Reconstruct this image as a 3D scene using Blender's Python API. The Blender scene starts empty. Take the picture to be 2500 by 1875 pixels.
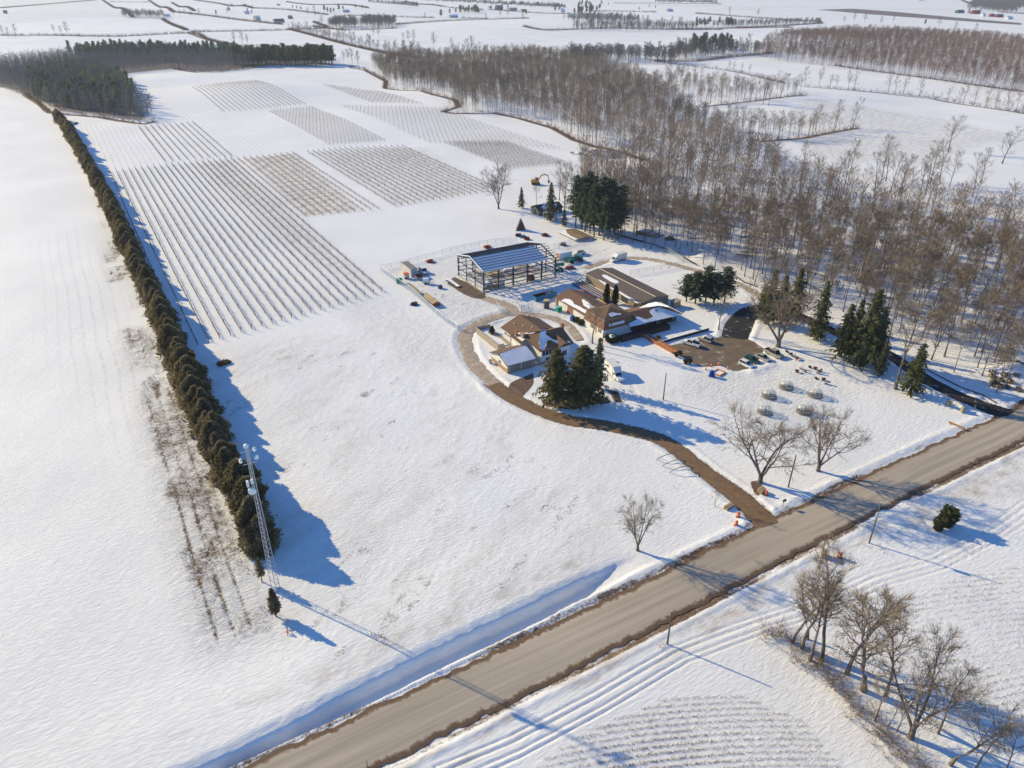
import bpy, math, random
import numpy as np
from math import radians as R, sin, cos, pi, sqrt, atan2
from mathutils import Vector
random.seed(7)
RNG = np.random.default_rng(11)
scene = bpy.context.scene
col = scene.collection

# ---------------------------------------------------------------- camera, light, exposure
# world X runs along the road, world Y along the vineyard rows; metres
CAM_H, FPX, PITCH, YAW = 95.0, 1800.0, R(28.8), R(60)
cam_d = bpy.data.cameras.new("camera"); cam = bpy.data.objects.new("camera", cam_d); col.objects.link(cam)
cam_d.sensor_width = 36; cam_d.lens = FPX / 2500 * 36; cam_d.clip_start = 1; cam_d.clip_end = 30000
cam.location = (0, 0, CAM_H); cam.rotation_euler = (pi / 2 - PITCH, 0, -(pi / 2 - YAW))
scene.camera = cam
SUN_EL = R(24.0)
SUN_FROM = Vector((-0.5, 0.866, 0)).normalized()          # horizontal direction towards the sun
w = bpy.data.worlds.new("World"); scene.world = w; w.use_nodes = True
nt = w.node_tree; nt.nodes.clear()
sky = nt.nodes.new('ShaderNodeTexSky'); sky.sky_type = 'NISHITA'; sky.sun_disc = False
sky.sun_elevation = SUN_EL; sky.sun_rotation = atan2(SUN_FROM.x, SUN_FROM.y)
sky.altitude = 100; sky.air_density = 1.0; sky.dust_density = 0.0; sky.ozone_density = 10.0
bg = nt.nodes.new('ShaderNodeBackground'); bg.inputs[1].default_value = 0.15
wo = nt.nodes.new('ShaderNodeOutputWorld')
nt.links.new(sky.outputs[0], bg.inputs[0]); nt.links.new(bg.outputs[0], wo.inputs[0])
sl = bpy.data.lights.new("sun", 'SUN'); sl.energy = 4.7; sl.angle = R(0.5); sl.color = (1.0, 0.83, 0.48)
so = bpy.data.objects.new("sun", sl); col.objects.link(so)
sd = Vector((SUN_FROM.x * cos(SUN_EL), SUN_FROM.y * cos(SUN_EL), sin(SUN_EL)))
so.rotation_euler = sd.to_track_quat('Z', 'Y').to_euler()
so.location = (0, 0, 300)
scene.view_settings.view_transform = 'Standard'; scene.view_settings.look = 'None'
scene.view_settings.exposure = 0.46; scene.view_settings.gamma = 1

# ---------------------------------------------------------------- terrain and pixel-to-ground
_fw = np.array([0, cos(PITCH), -sin(PITCH)]); _rt = np.array([1., 0, 0]); _up = np.cross(_rt, _fw)
_U = np.array([sin(YAW), cos(YAW)]); _V = np.array([-cos(YAW), sin(YAW)])
def _ray(px, py):
    d = _fw + _rt * (px - 1250) / FPX - _up * (py - 937.5) / FPX
    return np.array([d[:2] @ _U, d[:2] @ _V, d[2]])
HILLS = [(150, 770, 5.5, 75, 75), (60, 900, 4, 90, 60), (300, 640, 3.0, 60, 70), (205, 560, 2.0, 60, 50),
         (1010, 900, 9, 160, 120), (560, 470, 3, 80, 70), (700, 420, -3, 90, 60),
         (900, 1500, 10, 350, 250), (0, 1700, 8, 400, 250), (1900, 1900, 14, 500, 400), (800, 2600, 18, 700, 500), (-300, 2600, 16, 600, 500)]
def terr(x, y):
    z = 0.0 * x
    for a, b, h, sx, sy in HILLS:
        z = z + h * np.exp(-((x - a) / sx) ** 2 - ((y - b) / sy) ** 2)
    return z
def at(px, py, h=0.0):
    d = _ray(px, py); z = 0.0; t = 0
    for _ in range(60):
        t = (z + h - CAM_H) / d[2]
        zn = float(terr(t * d[0], t * d[1])); z = z + 0.5 * (zn - z)
    return float(t * d[0]), float(t * d[1])
def at3(px, py, h=0.0):
    x, y = at(px, py, h); return (x, y, float(terr(x, y)))
def on_plane(px, py, p0, p1, p2, lift=0.0):
    p0, p1, p2 = map(np.array, (p0, p1, p2)); n = np.cross(p1 - p0, p2 - p0); n = n / np.linalg.norm(n)
    if n[2] < 0: n = -n
    o = np.array([0, 0, CAM_H]); d = _ray(px, py); t = ((p0 + n * lift - o) @ n) / (d @ n); q = o + t * d
    return tuple(float(c) for c in q)
def height_to(x, y, py):
    z0 = float(terr(x, y)); lo, hi = 0.0, 90.0
    g = np.array([x * _U[0] + y * _V[0], x * _U[1] + y * _V[1]])
    for _ in range(40):
        m = (lo + hi) / 2; P = np.array([g[0], g[1], z0 + m - CAM_H])
        yy = 937.5 - FPX * (P @ _up) / (P @ _fw)
        if yy > py: lo = m
        else: hi = m
    return lo

# ---------------------------------------------------------------- numpy noise
def _hash(ix, iy, s):
    h = (ix * 374761393 + iy * 668265263 + s * 974634777) & 0xffffffff
    h = ((h ^ (h >> 13)) * 1274126177) & 0xffffffff
    return ((h ^ (h >> 16)) & 0xffff) / 65535.0
def vn(x, y, s=0):
    ix = np.floor(x).astype(np.int64); iy = np.floor(y).astype(np.int64); fx = x - ix; fy = y - iy
    fx = fx * fx * (3 - 2 * fx); fy = fy * fy * (3 - 2 * fy)
    a = _hash(ix, iy, s); b = _hash(ix + 1, iy, s); c = _hash(ix, iy + 1, s); d = _hash(ix + 1, iy + 1, s)
    return a + (b - a) * fx + (c - a) * fy + (a - b - c + d) * fx * fy
def fbm(x, y, s=0, o=3):
    r = 0; a = 0.5
    for i in range(o):
        r = r + a * vn(x * 2 ** i, y * 2 ** i, s + i); a *= 0.5
    return r / (1 - 0.5 ** o)
def smooth(e0, e1, x):
    t = np.clip((x - e0) / (e1 - e0), 0, 1); return t * t * (3 - 2 * t)
def dist_poly(x, y, pts, closed=False):
    best = np.full(x.shape, 1e9); n = len(pts)
    for i in range(n if closed else n - 1):
        ax, ay = pts[i][:2]; bx, by = pts[(i + 1) % n][:2]
        dx, dy = bx - ax, by - ay; L = dx * dx + dy * dy + 1e-9
        t = np.clip(((x - ax) * dx + (y - ay) * dy) / L, 0, 1)
        best = np.minimum(best, np.hypot(x - ax - t * dx, y - ay - t * dy))
    return best
def inside(x, y, pts):
    c = np.zeros(x.shape, bool); n = len(pts); j = n - 1
    for i in range(n):
        xi, yi = pts[i][:2]; xj, yj = pts[j][:2]
        if yi != yj:
            c ^= ((yi > y) != (yj > y)) & (x < (xj - xi) * (y - yi) / (yj - yi) + xi)
        j = i
    return c
def sdist(x, y, pts):                                        # negative inside
    d = dist_poly(x, y, pts, True); return np.where(inside(x, y, pts), -d, d)
def P(*l): return [at(a, b) for a, b in l]

# ---------------------------------------------------------------- materials
MATS = {}
def mat(name, c, rough=0.8, var=0.15, scale=1.0, metal=0.0, c2=None, bump=0.0, alpha=1.0, spec=0.3, transl=0.0):
    if name in MATS: return MATS[name]
    if transl == 0 and ('needles' in name or 'foliage' in name): transl = .35
    m = bpy.data.materials.new(name); m.use_nodes = True; n = m.node_tree.nodes; l = m.node_tree.links
    b = n['Principled BSDF']; b.inputs['Roughness'].default_value = rough; b.inputs['Metallic'].default_value = metal
    b.inputs['Specular IOR Level'].default_value = spec; b.inputs['Alpha'].default_value = alpha
    if var > 0 or c2:
        tc = n.new('ShaderNodeTexCoord'); no = n.new('ShaderNodeTexNoise'); no.inputs['Scale'].default_value = scale; no.inputs['Detail'].default_value = 5
        l.new(tc.outputs['Object'], no.inputs['Vector'])
        r = n.new('ShaderNodeValToRGB'); c2 = c2 or tuple(min(1, x * (1 + var)) for x in c); c1 = tuple(x * (1 - var) for x in c)
        r.color_ramp.elements[0].position = 0.35; r.color_ramp.elements[1].position = 0.65
        r.color_ramp.elements[0].color = (*c1, 1); r.color_ramp.elements[1].color = (*c2, 1)
        l.new(no.outputs['Fac'], r.inputs['Fac']); l.new(r.outputs['Color'], b.inputs['Base Color'])
        if bump:
            bu = n.new('ShaderNodeBump'); bu.inputs['Strength'].default_value = bump; bu.inputs['Distance'].default_value = 0.1
            l.new(no.outputs['Fac'], bu.inputs['Height']); l.new(bu.outputs['Normal'], b.inputs['Normal'])
        if transl:                                           # light passing through thin needle sprays
            tr = n.new('ShaderNodeBsdfTranslucent'); ms = n.new('ShaderNodeMixShader'); ms.inputs[0].default_value = transl; o_ = n['Material Output']
            l.new(r.outputs['Color'], tr.inputs['Color']); l.new(b.outputs[0], ms.inputs[1]); l.new(tr.outputs[0], ms.inputs[2]); l.new(ms.outputs[0], o_.inputs['Surface'])
    else: b.inputs['Base Color'].default_value = (*c, 1)
    MATS[name] = m; return m
def rib_mat(name, c, c2, per, axis='X', rough=0.5):          # ribbed metal sheet / boards, stripes in object space
    if name in MATS: return MATS[name]
    m = bpy.data.materials.new(name); m.use_nodes = True; n = m.node_tree.nodes; l = m.node_tree.links
    b = n['Principled BSDF']; b.inputs['Roughness'].default_value = rough; b.inputs['Specular IOR Level'].default_value = 0.3
    tc = n.new('ShaderNodeTexCoord'); wv = n.new('ShaderNodeTexWave'); wv.bands_direction = axis; wv.inputs['Scale'].default_value = 1.0 / per / 3.18 * 1.0
    wv.inputs['Distortion'].default_value = 0.0
    l.new(tc.outputs['Object'], wv.inputs['Vector'])
    r = n.new('ShaderNodeMixRGB'); r.inputs[1].default_value = (*c, 1); r.inputs[2].default_value = (*c2, 1)
    l.new(wv.outputs['Fac'], r.inputs[0]); l.new(r.outputs[0], b.inputs['Base Color'])
    MATS[name] = m; return m

# ---------------------------------------------------------------- mesh builder
class MB:
    def __init__(s): s.v = []; s.f = []
    def poly(s, pts):
        k = len(s.v); s.v += [tuple(p) for p in pts]; s.f.append(tuple(range(k, k + len(pts)))); return s
    def box(s, c, d, rz=0.0, ry=0.0):
        k = len(s.v); cx, cy, cz = c; a, b = cos(rz), sin(rz); e, g = cos(ry), sin(ry)
        for i in (-.5, .5):
            for j in (-.5, .5):
                for q in (-.5, .5):
                    x, y, z = i * d[0], j * d[1], q * d[2]
                    x, z = x * e + z * g, -x * g + z * e
                    s.v.append((cx + x * a - y * b, cy + x * b + y * a, cz + z))
        for f in ((0, 1, 3, 2), (4, 6, 7, 5), (0, 4, 5, 1), (2, 3, 7, 6), (0, 2, 6, 4), (1, 5, 7, 3)): s.f.append(tuple(k + i for i in f))
        return s
    def bb(s, x0, x1, y0, y1, z0, z1): return s.box(((x0 + x1) / 2, (y0 + y1) / 2, (z0 + z1) / 2), (x1 - x0, y1 - y0, z1 - z0))
    def tube(s, path, rad, n=6, cap=True):
        k = len(s.v); m = len(path)
        if not hasattr(rad, '__len__'): rad = [rad] * m
        for i, p in enumerate(path):
            q0 = path[max(0, i - 1)]; q1 = path[min(m - 1, i + 1)]
            d = Vector((q1[0] - q0[0], q1[1] - q0[1], q1[2] - q0[2])); d = d.normalized() if d.length > 1e-9 else Vector((0, 0, 1))
            a = d.cross(Vector((0, 0, 1)) if abs(d.z) < .95 else Vector((1, 0, 0))).normalized(); b = d.cross(a)
            for j in range(n):
                t = 2 * pi * j / n; r = rad[i]
                s.v.append((p[0] + r * (a.x * cos(t) + b.x * sin(t)), p[1] + r * (a.y * cos(t) + b.y * sin(t)), p[2] + r * (a.z * cos(t) + b.z * sin(t))))
        for i in range(m - 1):
            for j in range(n):
                j2 = (j + 1) % n; s.f.append((k + i * n + j, k + i * n + j2, k + (i + 1) * n + j2, k + (i + 1) * n + j))
        if cap: s.f.append(tuple(k + j for j in range(n))[::-1]); s.f.append(tuple(k + (m - 1) * n + j for j in range(n)))
        return s
    def cyl(s, p0, p1, r0, r1=None, n=10): return s.tube([p0, p1], [r0, r0 if r1 is None else r1], n)
    def prism(s, prof, y0, y1, taper=None):                  # profile in x,z extruded along y
        k = len(s.v); n = len(prof)
        for y in (y0, y1):
            for (x, z) in prof: s.v.append((x, y, z))
        s.f.append(tuple(k + i for i in range(n))); s.f.append(tuple(k + n + i for i in range(n))[::-1])
        for i in range(n):
            j = (i + 1) % n; s.f.append((k + j, k + i, k + n + i, k + n + j))
        return s
    def slab(s, pts, th=0.2):
        k = len(s.v); n = len(pts); s.v += [tuple(p) for p in pts] + [(p[0], p[1], p[2] - th) for p in pts]
        s.f.append(tuple(k + i for i in range(n))); s.f.append(tuple(k + n + i for i in range(n))[::-1])
        for i in range(n):
            j = (i + 1) % n; s.f.append((k + i, k + n + i, k + n + j, k + j))
        return s
    def tri(s, a, b, c): k = len(s.v); s.v += [a, b, c]; s.f.append((k, k + 1, k + 2)); return s
    def lathe(s, prof, n=16, c=(0, 0, 0)):
        k = len(s.v)
        for (r, z) in prof:
            for j in range(n): s.v.append((c[0] + r * cos(2 * pi * j / n), c[1] + r * sin(2 * pi * j / n), c[2] + z))
        for i in range(len(prof) - 1):
            for j in range(n):
                j2 = (j + 1) % n; s.f.append((k + i * n + j, k + i * n + j2, k + (i + 1) * n + j2, k + (i + 1) * n + j))
        return s
    def mesh(s, name, m=None, sm=False):
        me = bpy.data.meshes.new(name); me.from_pydata(s.v, [], s.f); me.update()
        if m: me.materials.append(m)
        if sm: me.polygons.foreach_set('use_smooth', [True] * len(me.polygons))
        return me
def np_mesh(name, V, F, m, sm=False):                        # F: (n,3) or (n,4)
    me = bpy.data.meshes.new(name); n, k = F.shape
    me.vertices.add(len(V)); me.vertices.foreach_set('co', V.astype(np.float32).ravel())
    me.loops.add(n * k); me.loops.foreach_set('vertex_index', F.astype(np.int32).ravel())
    me.polygons.add(n); me.polygons.foreach_set('loop_start', np.arange(0, n * k, k, dtype=np.int32))
    if sm: me.polygons.foreach_set('use_smooth', np.ones(n, bool))
    me.update(calc_edges=True)
    if m: me.materials.append(m)
    return me
def ob(name, me, parent=None, loc=(0, 0, 0), rz=0.0, sc=None):
    o = bpy.data.objects.new(name, me); col.objects.link(o); o.location = loc; o.rotation_euler = (0, 0, rz)
    if sc: o.scale = sc if hasattr(sc, '__len__') else (sc, sc, sc)
    if parent: o.parent = parent
    return o
def part(name, mb, m, parent, label=None, sm=False):
    o = ob(name, mb.mesh(name, m, sm), parent)
    if label: o['label'] = label
    return o
def tag(o, label=None, cat=None, group=None, kind=None):
    if label: o['label'] = label
    if cat: o['category'] = cat
    if group: o['group'] = group
    if kind: o['kind'] = kind
    return o
def thing(name, label, cat, loc=(0, 0, 0), rz=0.0, group=None, sc=None):
    return tag(ob(name, None, None, loc, rz, sc), label, cat, group)
def copy_tree(o, loc=None, rz=None, sc=None, label=None, parent=None):
    c = o.copy(); col.objects.link(c)
    if parent: c.parent = parent
    if loc is not None: c.location = loc
    if rz is not None: c.rotation_euler = (0, 0, rz)
    if sc is not None: c.scale = sc if hasattr(sc, '__len__') else (sc, sc, sc)
    if label: c['label'] = label
    for ch in list(o.children): copy_tree(ch, parent=c)
    return c

# shared materials
SNOWP = mat('roof_snow', (0.8, 0.8, 0.8), 0.7, 0.04, 0.8, c2=(.85, .85, .85))
SHINGLE = mat('brown_shingle', (0.15, 0.085, 0.05), 0.9, 0.25, 6.0, c2=(.2, .12, .075))
WHITEW = mat('white_siding', (0.7, 0.68, 0.62), 0.7, 0.05, 1.0)
BRICK = mat('tan_brick', (0.36, 0.24, 0.15), 0.9, 0.2, 5.0)
GLASS = mat('dark_glass', (0.015, 0.02, 0.03), 0.08, 0, spec=0.6)
WOOD = mat('grey_wood', (0.35, 0.29, 0.22), 0.8, 0.2, 3.0)
NEWWOOD = mat('new_lumber', (0.55, 0.38, 0.2), 0.8, 0.12, 3.0)
CEDARWOOD = mat('orange_wood', (0.42, 0.14, 0.05), 0.8, 0.2, 3.0)  # orange wood tone of the ramp railings and the bench
STEEL = mat('dark_steel', (0.035, 0.045, 0.07), 0.6, 0.1, 2.0)
WHITEP = mat('white_paint', (0.78, 0.78, 0.76), 0.4, 0, spec=0.5)
TYRE = mat('tyre_rubber', (0.02, 0.02, 0.02), 0.9, 0)
GALV = mat('galvanised_steel', (0.42, 0.45, 0.48), 0.5, 0.05, metal=0.3)
ORANGE = mat('orange_plastic', (0.75, 0.1, 0.02), 0.5, 0)
BARK = mat('bark', (0.14, 0.11, 0.09), 0.95, 0.3, 2.0, c2=(.24, .20, .165))
TWIG = mat('twigs', (0.20, 0.155, 0.105), 0.95, 0.2, 0.6, c2=(.35, .26, .165))
# ================================================================= SETTING: ground, road, drives
def resample(pts, step):
    pts = [np.array(p[:2], float) for p in pts]; out = []
    n = len(pts)
    for i in range(n - 1):
        p0 = pts[max(0, i - 1)]; p1 = pts[i]; p2 = pts[i + 1]; p3 = pts[min(n - 1, i + 2)]
        k = max(1, int(np.linalg.norm(p2 - p1) / step))
        for j in range(k):
            t = j / k
            out.append(0.5 * (2 * p1 + (p2 - p0) * t + (2 * p0 - 5 * p1 + 4 * p2 - p3) * t * t + (3 * p1 - p0 - 3 * p2 + p3) * t ** 3))
    out.append(pts[-1]); return np.array(out)
def ribbon(name, pts, width, m, z=0.0, step=0.6, jit=0.25, rows=9, seed=1):
    c = resample(pts, step); n = len(c)
    d = np.gradient(c, axis=0); d /= np.linalg.norm(d, axis=1)[:, None] + 1e-9; nr = np.stack([-d[:, 1], d[:, 0]], 1)
    if not hasattr(width, '__len__'): width = [width, width]
    wd = np.interp(np.linspace(0, 1, n), np.linspace(0, 1, len(width)), width)
    s = np.arange(n) * step; V = []; T = []
    for r in range(rows):
        t = -1 + 2 * r / (rows - 1)
        j = (fbm(s / 1.7, s * 0 + 3.3 * (1 if t > 0 else -1), seed + (5 if t > 0 else 9)) - .5) * 2 * jit * abs(t) * 1.6
        off = t * wd / 2 + np.sign(t) * j
        p = c + nr * off[:, None]; V.append(np.column_stack([p, terr(p[:, 0], p[:, 1]) + z - 0.10 * abs(t) ** 6])); T.append(np.full(n, t))
    V = np.concatenate(V); T = np.concatenate(T)
    a = (np.arange(rows - 1)[:, None] * n + np.arange(n - 1)[None]).ravel()
    F = np.stack([a, a + n, a + n + 1, a + 1], 1)
    me = np_mesh(name, V, F[:, ::-1], m, True)
    at_ = me.attributes.new('t', 'FLOAT', 'POINT'); at_.data.foreach_set('value', T.astype(np.float32))
    o = ob(name, me); tag(o, kind='structure'); return o, c, wd

def track_mat(name, mid, edge, dark, edge_at=0.75, along=(0.05, 1.2), spots=(0.5, 0.48), snow=0.0, rough=0.9):
    m = bpy.data.materials.new(name); m.use_nodes = True; n = m.node_tree.nodes; l = m.node_tree.links
    b = n['Principled BSDF']; b.inputs['Roughness'].default_value = rough; b.inputs['Specular IOR Level'].default_value = 0.2
    tc = n.new('ShaderNodeTexCoord'); mp = n.new('ShaderNodeMapping'); mp.inputs['Scale'].default_value = (along[0], along[1], 1)
    l.new(tc.outputs['Object'], mp.inputs['Vector'])
    n1 = n.new('ShaderNodeTexNoise'); n1.inputs['Scale'].default_value = 1.0; n1.inputs['Detail'].default_value = 6; l.new(mp.outputs[0], n1.inputs['Vector'])
    n2 = n.new('ShaderNodeTexNoise'); n2.inputs['Scale'].default_value = 1.3; n2.inputs['Detail'].default_value = 8; n2.inputs['Roughness'].default_value = 0.7; l.new(tc.outputs['Object'], n2.inputs['Vector'])
    r1 = n.new('ShaderNodeValToRGB'); r1.color_ramp.elements[0].position = 0.35; r1.color_ramp.elements[1].position = 0.7
    r1.color_ramp.elements[0].color = (*[x * 0.82 for x in mid], 1); r1.color_ramp.elements[1].color = (*[min(1, x * 1.18) for x in mid], 1)
    l.new(n1.outputs['Fac'], r1.inputs['Fac'])
    at_ = n.new('ShaderNodeAttribute'); at_.attribute_name = 't'
    ab = n.new('ShaderNodeMath'); ab.operation = 'ABSOLUTE'; l.new(at_.outputs['Fac'], ab.inputs[0])
    ad = n.new('ShaderNodeMath'); ad.operation = 'MULTIPLY_ADD'; l.new(n2.outputs['Fac'], ad.inputs[0]); ad.inputs[1].default_value = 0.5; l.new(ab.outputs[0], ad.inputs[2])
    mr = n.new('ShaderNodeMapRange'); mr.inputs['From Min'].default_value = edge_at + 0.2; mr.inputs['From Max'].default_value = edge_at + 0.3; l.new(ad.outputs[0], mr.inputs['Value'])
    mx = n.new('ShaderNodeMixRGB'); l.new(mr.outputs[0], mx.inputs[0]); l.new(r1.outputs[0], mx.inputs[1])
    r2 = n.new('ShaderNodeValToRGB'); r2.color_ramp.elements[0].position = 0.4; r2.color_ramp.elements[1].position = 0.62
    r2.color_ramp.elements[0].color = (*dark, 1); r2.color_ramp.elements[1].color = (*edge, 1); l.new(n2.outputs['Fac'], r2.inputs['Fac']); l.new(r2.outputs[0], mx.inputs[2])
    last = mx
    if snow > 0:
        n3 = n.new('ShaderNodeTexNoise'); n3.inputs['Scale'].default_value = 0.35; n3.inputs['Detail'].default_value = 7; l.new(tc.outputs['Object'], n3.inputs['Vector'])
        m3 = n.new('ShaderNodeMapRange'); m3.inputs['From Min'].default_value = 0.62 - snow * .2; m3.inputs['From Max'].default_value = 0.72 - snow * .2; l.new(n3.outputs['Fac'], m3.inputs['Value'])
        mm = n.new('ShaderNodeMath'); mm.operation = 'MULTIPLY'; mm.inputs[1].default_value = min(1, .4 + snow); l.new(m3.outputs[0], mm.inputs[0])
        sx = n.new('ShaderNodeMixRGB'); sx.inputs[2].default_value = (.75, .73, .7, 1); l.new(mm.outputs[0], sx.inputs[0]); l.new(mx.outputs[0], sx.inputs[1]); last = sx
    l.new(last.outputs[0], b.inputs['Base Color'])
    bu = n.new('ShaderNodeBump'); bu.inputs['Strength'].default_value = 0.35; bu.inputs['Distance'].default_value = 0.12; l.new(n2.outputs['Fac'], bu.inputs['Height']); l.new(bu.outputs['Normal'], b.inputs['Normal'])
    return m
GRAVEL = track_mat('gravel_road', (0.41, 0.345, 0.265), (0.17, 0.105, 0.06), (0.12, 0.08, 0.052), 0.80, (0.03, 0.9))
MUD = track_mat('muddy_drive', (0.20, 0.125, 0.07), (0.26, 0.17, 0.10), (0.07, 0.045, 0.03), 0.8, (0.8, 0.8))
SANDY = track_mat('sandy_drive', (0.40, 0.32, 0.24), (0.52, 0.45, 0.37), (0.30, 0.22, 0.15), 0.45, (0.5, 0.5), snow=0.2)
ASPH = track_mat('asphalt', (0.03, 0.03, 0.032), (0.05, 0.045, 0.04), (0.03, 0.028, 0.026), 0.85, (0.5, 0.5), snow=0.05)
LOT = track_mat('gravel_lot', (0.175, 0.13, 0.09), (0.2, 0.15, 0.11), (0.09, 0.065, 0.05), 0.9, (0.35, 0.35), snow=0.06)

road_pts = [(-260, 68.3), (-60, 68.6), (0, 68.8), (20, 68.8), (60, 69.2), (110, 70.3), (150, 70.6), (200, 70.4), (320, 70.4), (700, 70.4), (1600, 70.4)]
_, rc, rw = ribbon('road', road_pts, [9.6, 9.8, 10.6, 10.8, 10.8], GRAVEL, 0.03, 0.8, 0.5, 25, 3)
drv = P((1880, 1283), (1848, 1253), (1808, 1215), (1771, 1188), (1699, 1134), (1655, 1098), (1608, 1070), (1550, 1054), (1469, 1037), (1390, 1026), (1311, 1000), (1243, 966), (1205, 938))
_, dc, dw = ribbon('driveway', drv, [5.8, 4.6, 4.4, 4.6, 4.4, 4.6], MUD, 0.035, 0.6, 0.3, 9, 21)
snd = P((1212, 943), (1180, 912), (1153, 881), (1136, 842), (1138, 815), (1160, 795), (1187, 781), (1226, 769), (1250, 760), (1245, 748), (1215, 738), (1185, 727))
_, sc_, sw = ribbon('lane', snd, [4.4, 4.4, 4.6, 4.4, 4.2], SANDY, 0.02, 0.6, 0.5, 9, 31)
snd2 = P((1235, 768), (1280, 766), (1330, 772), (1370, 784), (1400, 808), (1415, 830))
_, s2c, s2w = ribbon('lane', snd2, [3.5, 3.6, 3.0], SANDY, 0.012, 0.6, 0.5, 9, 41)
lane3 = P((1430, 655), (1500, 632), (1560, 630), (1610, 637), (1690, 657), (1781, 684), (1840, 712), (1865, 735))
_, s3c, s3w = ribbon('lane', lane3, [3.4, 3.6, 3.4], SANDY, 0.0, 0.6, 0.5, 9, 51)
asp = P((1793, 835), (1796, 815), (1806, 790), (1830, 762), (1870, 752), (1920, 762), (1971, 779), (2042, 812), (2105, 836), (2165, 862), (2250, 918), (2326, 960), (2400, 990), (2450, 1008), (2520, 1030))
_, ac, aw = ribbon('asphalt_drive', asp, [7.5, 8.5, 7.0, 5.0, 4.6, 4.6, 4.8, 5.0, 5.5, 8.0], ASPH, 0.015, 0.6, 0.15, 9, 61)
lot_poly = P((1627, 845), (1700, 832), (1762, 822), (1800, 822), (1835, 832), (1864, 852), (1850, 878), (1825, 900), (1795, 906), (1758, 892), (1712, 896), (1680, 880), (1652, 864))
def sheet(name, poly, m, z, step=0.5, jit=0.35):
    c = resample(poly + [poly[0]], step)[:-1]; cen = c.mean(0); s = np.arange(len(c)) * step
    j = 1 + (fbm(s / 2.0, s * 0, 77) - .5) * jit * 0.25
    rings = [cen + (c - cen) * (k * (j if k == 1 else j)[:, None]) for k in (1.0, .8, .5, .2)]
    V = np.concatenate([np.column_stack([r, terr(r[:, 0], r[:, 1]) + z - (0.08 if i == 0 else 0)]) for i, r in enumerate(rings)]); n = len(c); F = []
    for q in range(3):
        a = np.arange(n); b = (a + 1) % n; F.append(np.stack([q * n + a, q * n + b, (q + 1) * n + b, (q + 1) * n + a], 1))
    me = bpy.data.meshes.new(name); me.from_pydata(V.tolist(), [], np.concatenate(F).tolist() + [list(range(3 * n, 4 * n))]); me.materials.append(m); me.update()
    o = ob(name, me); tag(o, kind='structure'); return o
sheet('parking_lot', lot_poly, LOT, 0.045)

# ---- the snow covered ground: one sheet
NR, NC = 1150, 1000
yy = np.concatenate([np.linspace(-60, 50, 30)[:-1], 50 * (12000 / 50) ** (np.linspace(0, 1, NR - 29) ** 1.12)])
ss = np.sinh(np.linspace(-1.9, 1.9, NC)) / np.sinh(1.9) * 1.5
GY, GS = np.meshgrid(yy, ss, indexing='ij'); GX = (GY + 75) * GS
X = GX * _U[0] + GY * _U[1]; Y = GX * _V[0] + GY * _V[1]
DS = GY
near = X.ravel(); 
def dl(c, wd, lim=40):                                       # distance to a ribbon edge
    x0, y0 = c.min(0) - lim; x1, y1 = c.max(0) + lim; r = np.full(X.shape, 99.0)
    m = (X > x0) & (X < x1) & (Y > y0) & (Y < y1); st = max(1, len(c) // 60)
    cc = np.vstack([c[::st], c[-1:]]); ww = np.concatenate([wd[::st], wd[-1:]])
    xm, ym = X[m], Y[m]; best = np.full(xm.shape, 99.0)
    for i in range(len(cc) - 1):
        ax, ay = cc[i]; dx, dy = cc[i + 1] - cc[i]; L = dx * dx + dy * dy + 1e-9
        t = np.clip(((xm - ax) * dx + (ym - ay) * dy) / L, 0, 1)
        best = np.minimum(best, np.hypot(xm - ax - t * dx, ym - ay - t * dy) - (ww[i] * (1 - t) + ww[i + 1] * t) / 2)
    r[m] = best; return r
rcy = np.interp(X, [p[0] for p in road_pts], [p[1] for p in road_pts]); rwd = np.interp(X, [-260, 60, 200, 1600], [9.6, 10.6, 10.8, 10.8])
D_road = np.abs(Y - rcy) - rwd / 2
D_drv = dl(dc, dw); D_snd = np.minimum(np.minimum(dl(sc_, sw), dl(s2c, s2w)), dl(s3c, s3w)); D_asp = dl(ac, aw)
D_lot = np.full(X.shape, 99.0); mlot = (np.hypot(X - 148, Y - 145) < 70); D_lot[mlot] = sdist(X[mlot], Y[mlot], lot_poly)
D_any = np.minimum(np.minimum(D_road, D_drv), np.minimum(np.minimum(D_snd, D_asp), D_lot))
def zone(px, feather=2.0, uv=False):
    p = px if uv else P(*px); q = np.array(p); m = (X > q[:, 0].min() - feather) & (X < q[:, 0].max() + feather) & (Y > q[:, 1].min() - feather) & (Y < q[:, 1].max() + feather)
    r = np.zeros(X.shape)
    if m.any(): r[m] = smooth(feather, -feather, sdist(X[m], Y[m], p))
    return r
def line(px, width, uv=False):
    p = px if uv else P(*px); q = np.array(p); f = width * 2.5; m = (X > q[:, 0].min() - f) & (X < q[:, 0].max() + f) & (Y > q[:, 1].min() - f) & (Y < q[:, 1].max() + f)
    r = np.zeros(X.shape)
    if m.any(): r[m] = smooth(width * 1.3, width * .3, dist_poly(X[m], Y[m], p))
    return r
flat = smooth(0.1, 2.2, D_any)
lod = smooth(600, 200, DS)
Z = terr(X, Y)
Z += flat * 0.5 * (fbm(X / 22, Y / 30, 5) - .5) * smooth(900, 400, DS)
rx = X * .82 + Y * .57; ry = -X * .57 + Y * .82
sas = fbm(rx / 2.0, ry / .8, 9, 3); sas = smooth(.5, .78, sas)
drift = fbm(X / 40, Y / 60, 33)
fieldmask = smooth(78, 84, Y) * smooth(215, 200, Y) * smooth(6, 16, X) * smooth(104, 70, X + (Y - 80) * .1)
Z += flat * lod * sas * (0.015 + 0.035 * fieldmask * smooth(.3, .6, drift) + 0.015 * smooth(.4, .7, drift))
rough = zone([(930, 660), (1180, 610), (1420, 590), (1480, 620), (1440, 700), (1420, 760), (1260, 800), (1120, 805), (1000, 720)], 4)
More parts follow.
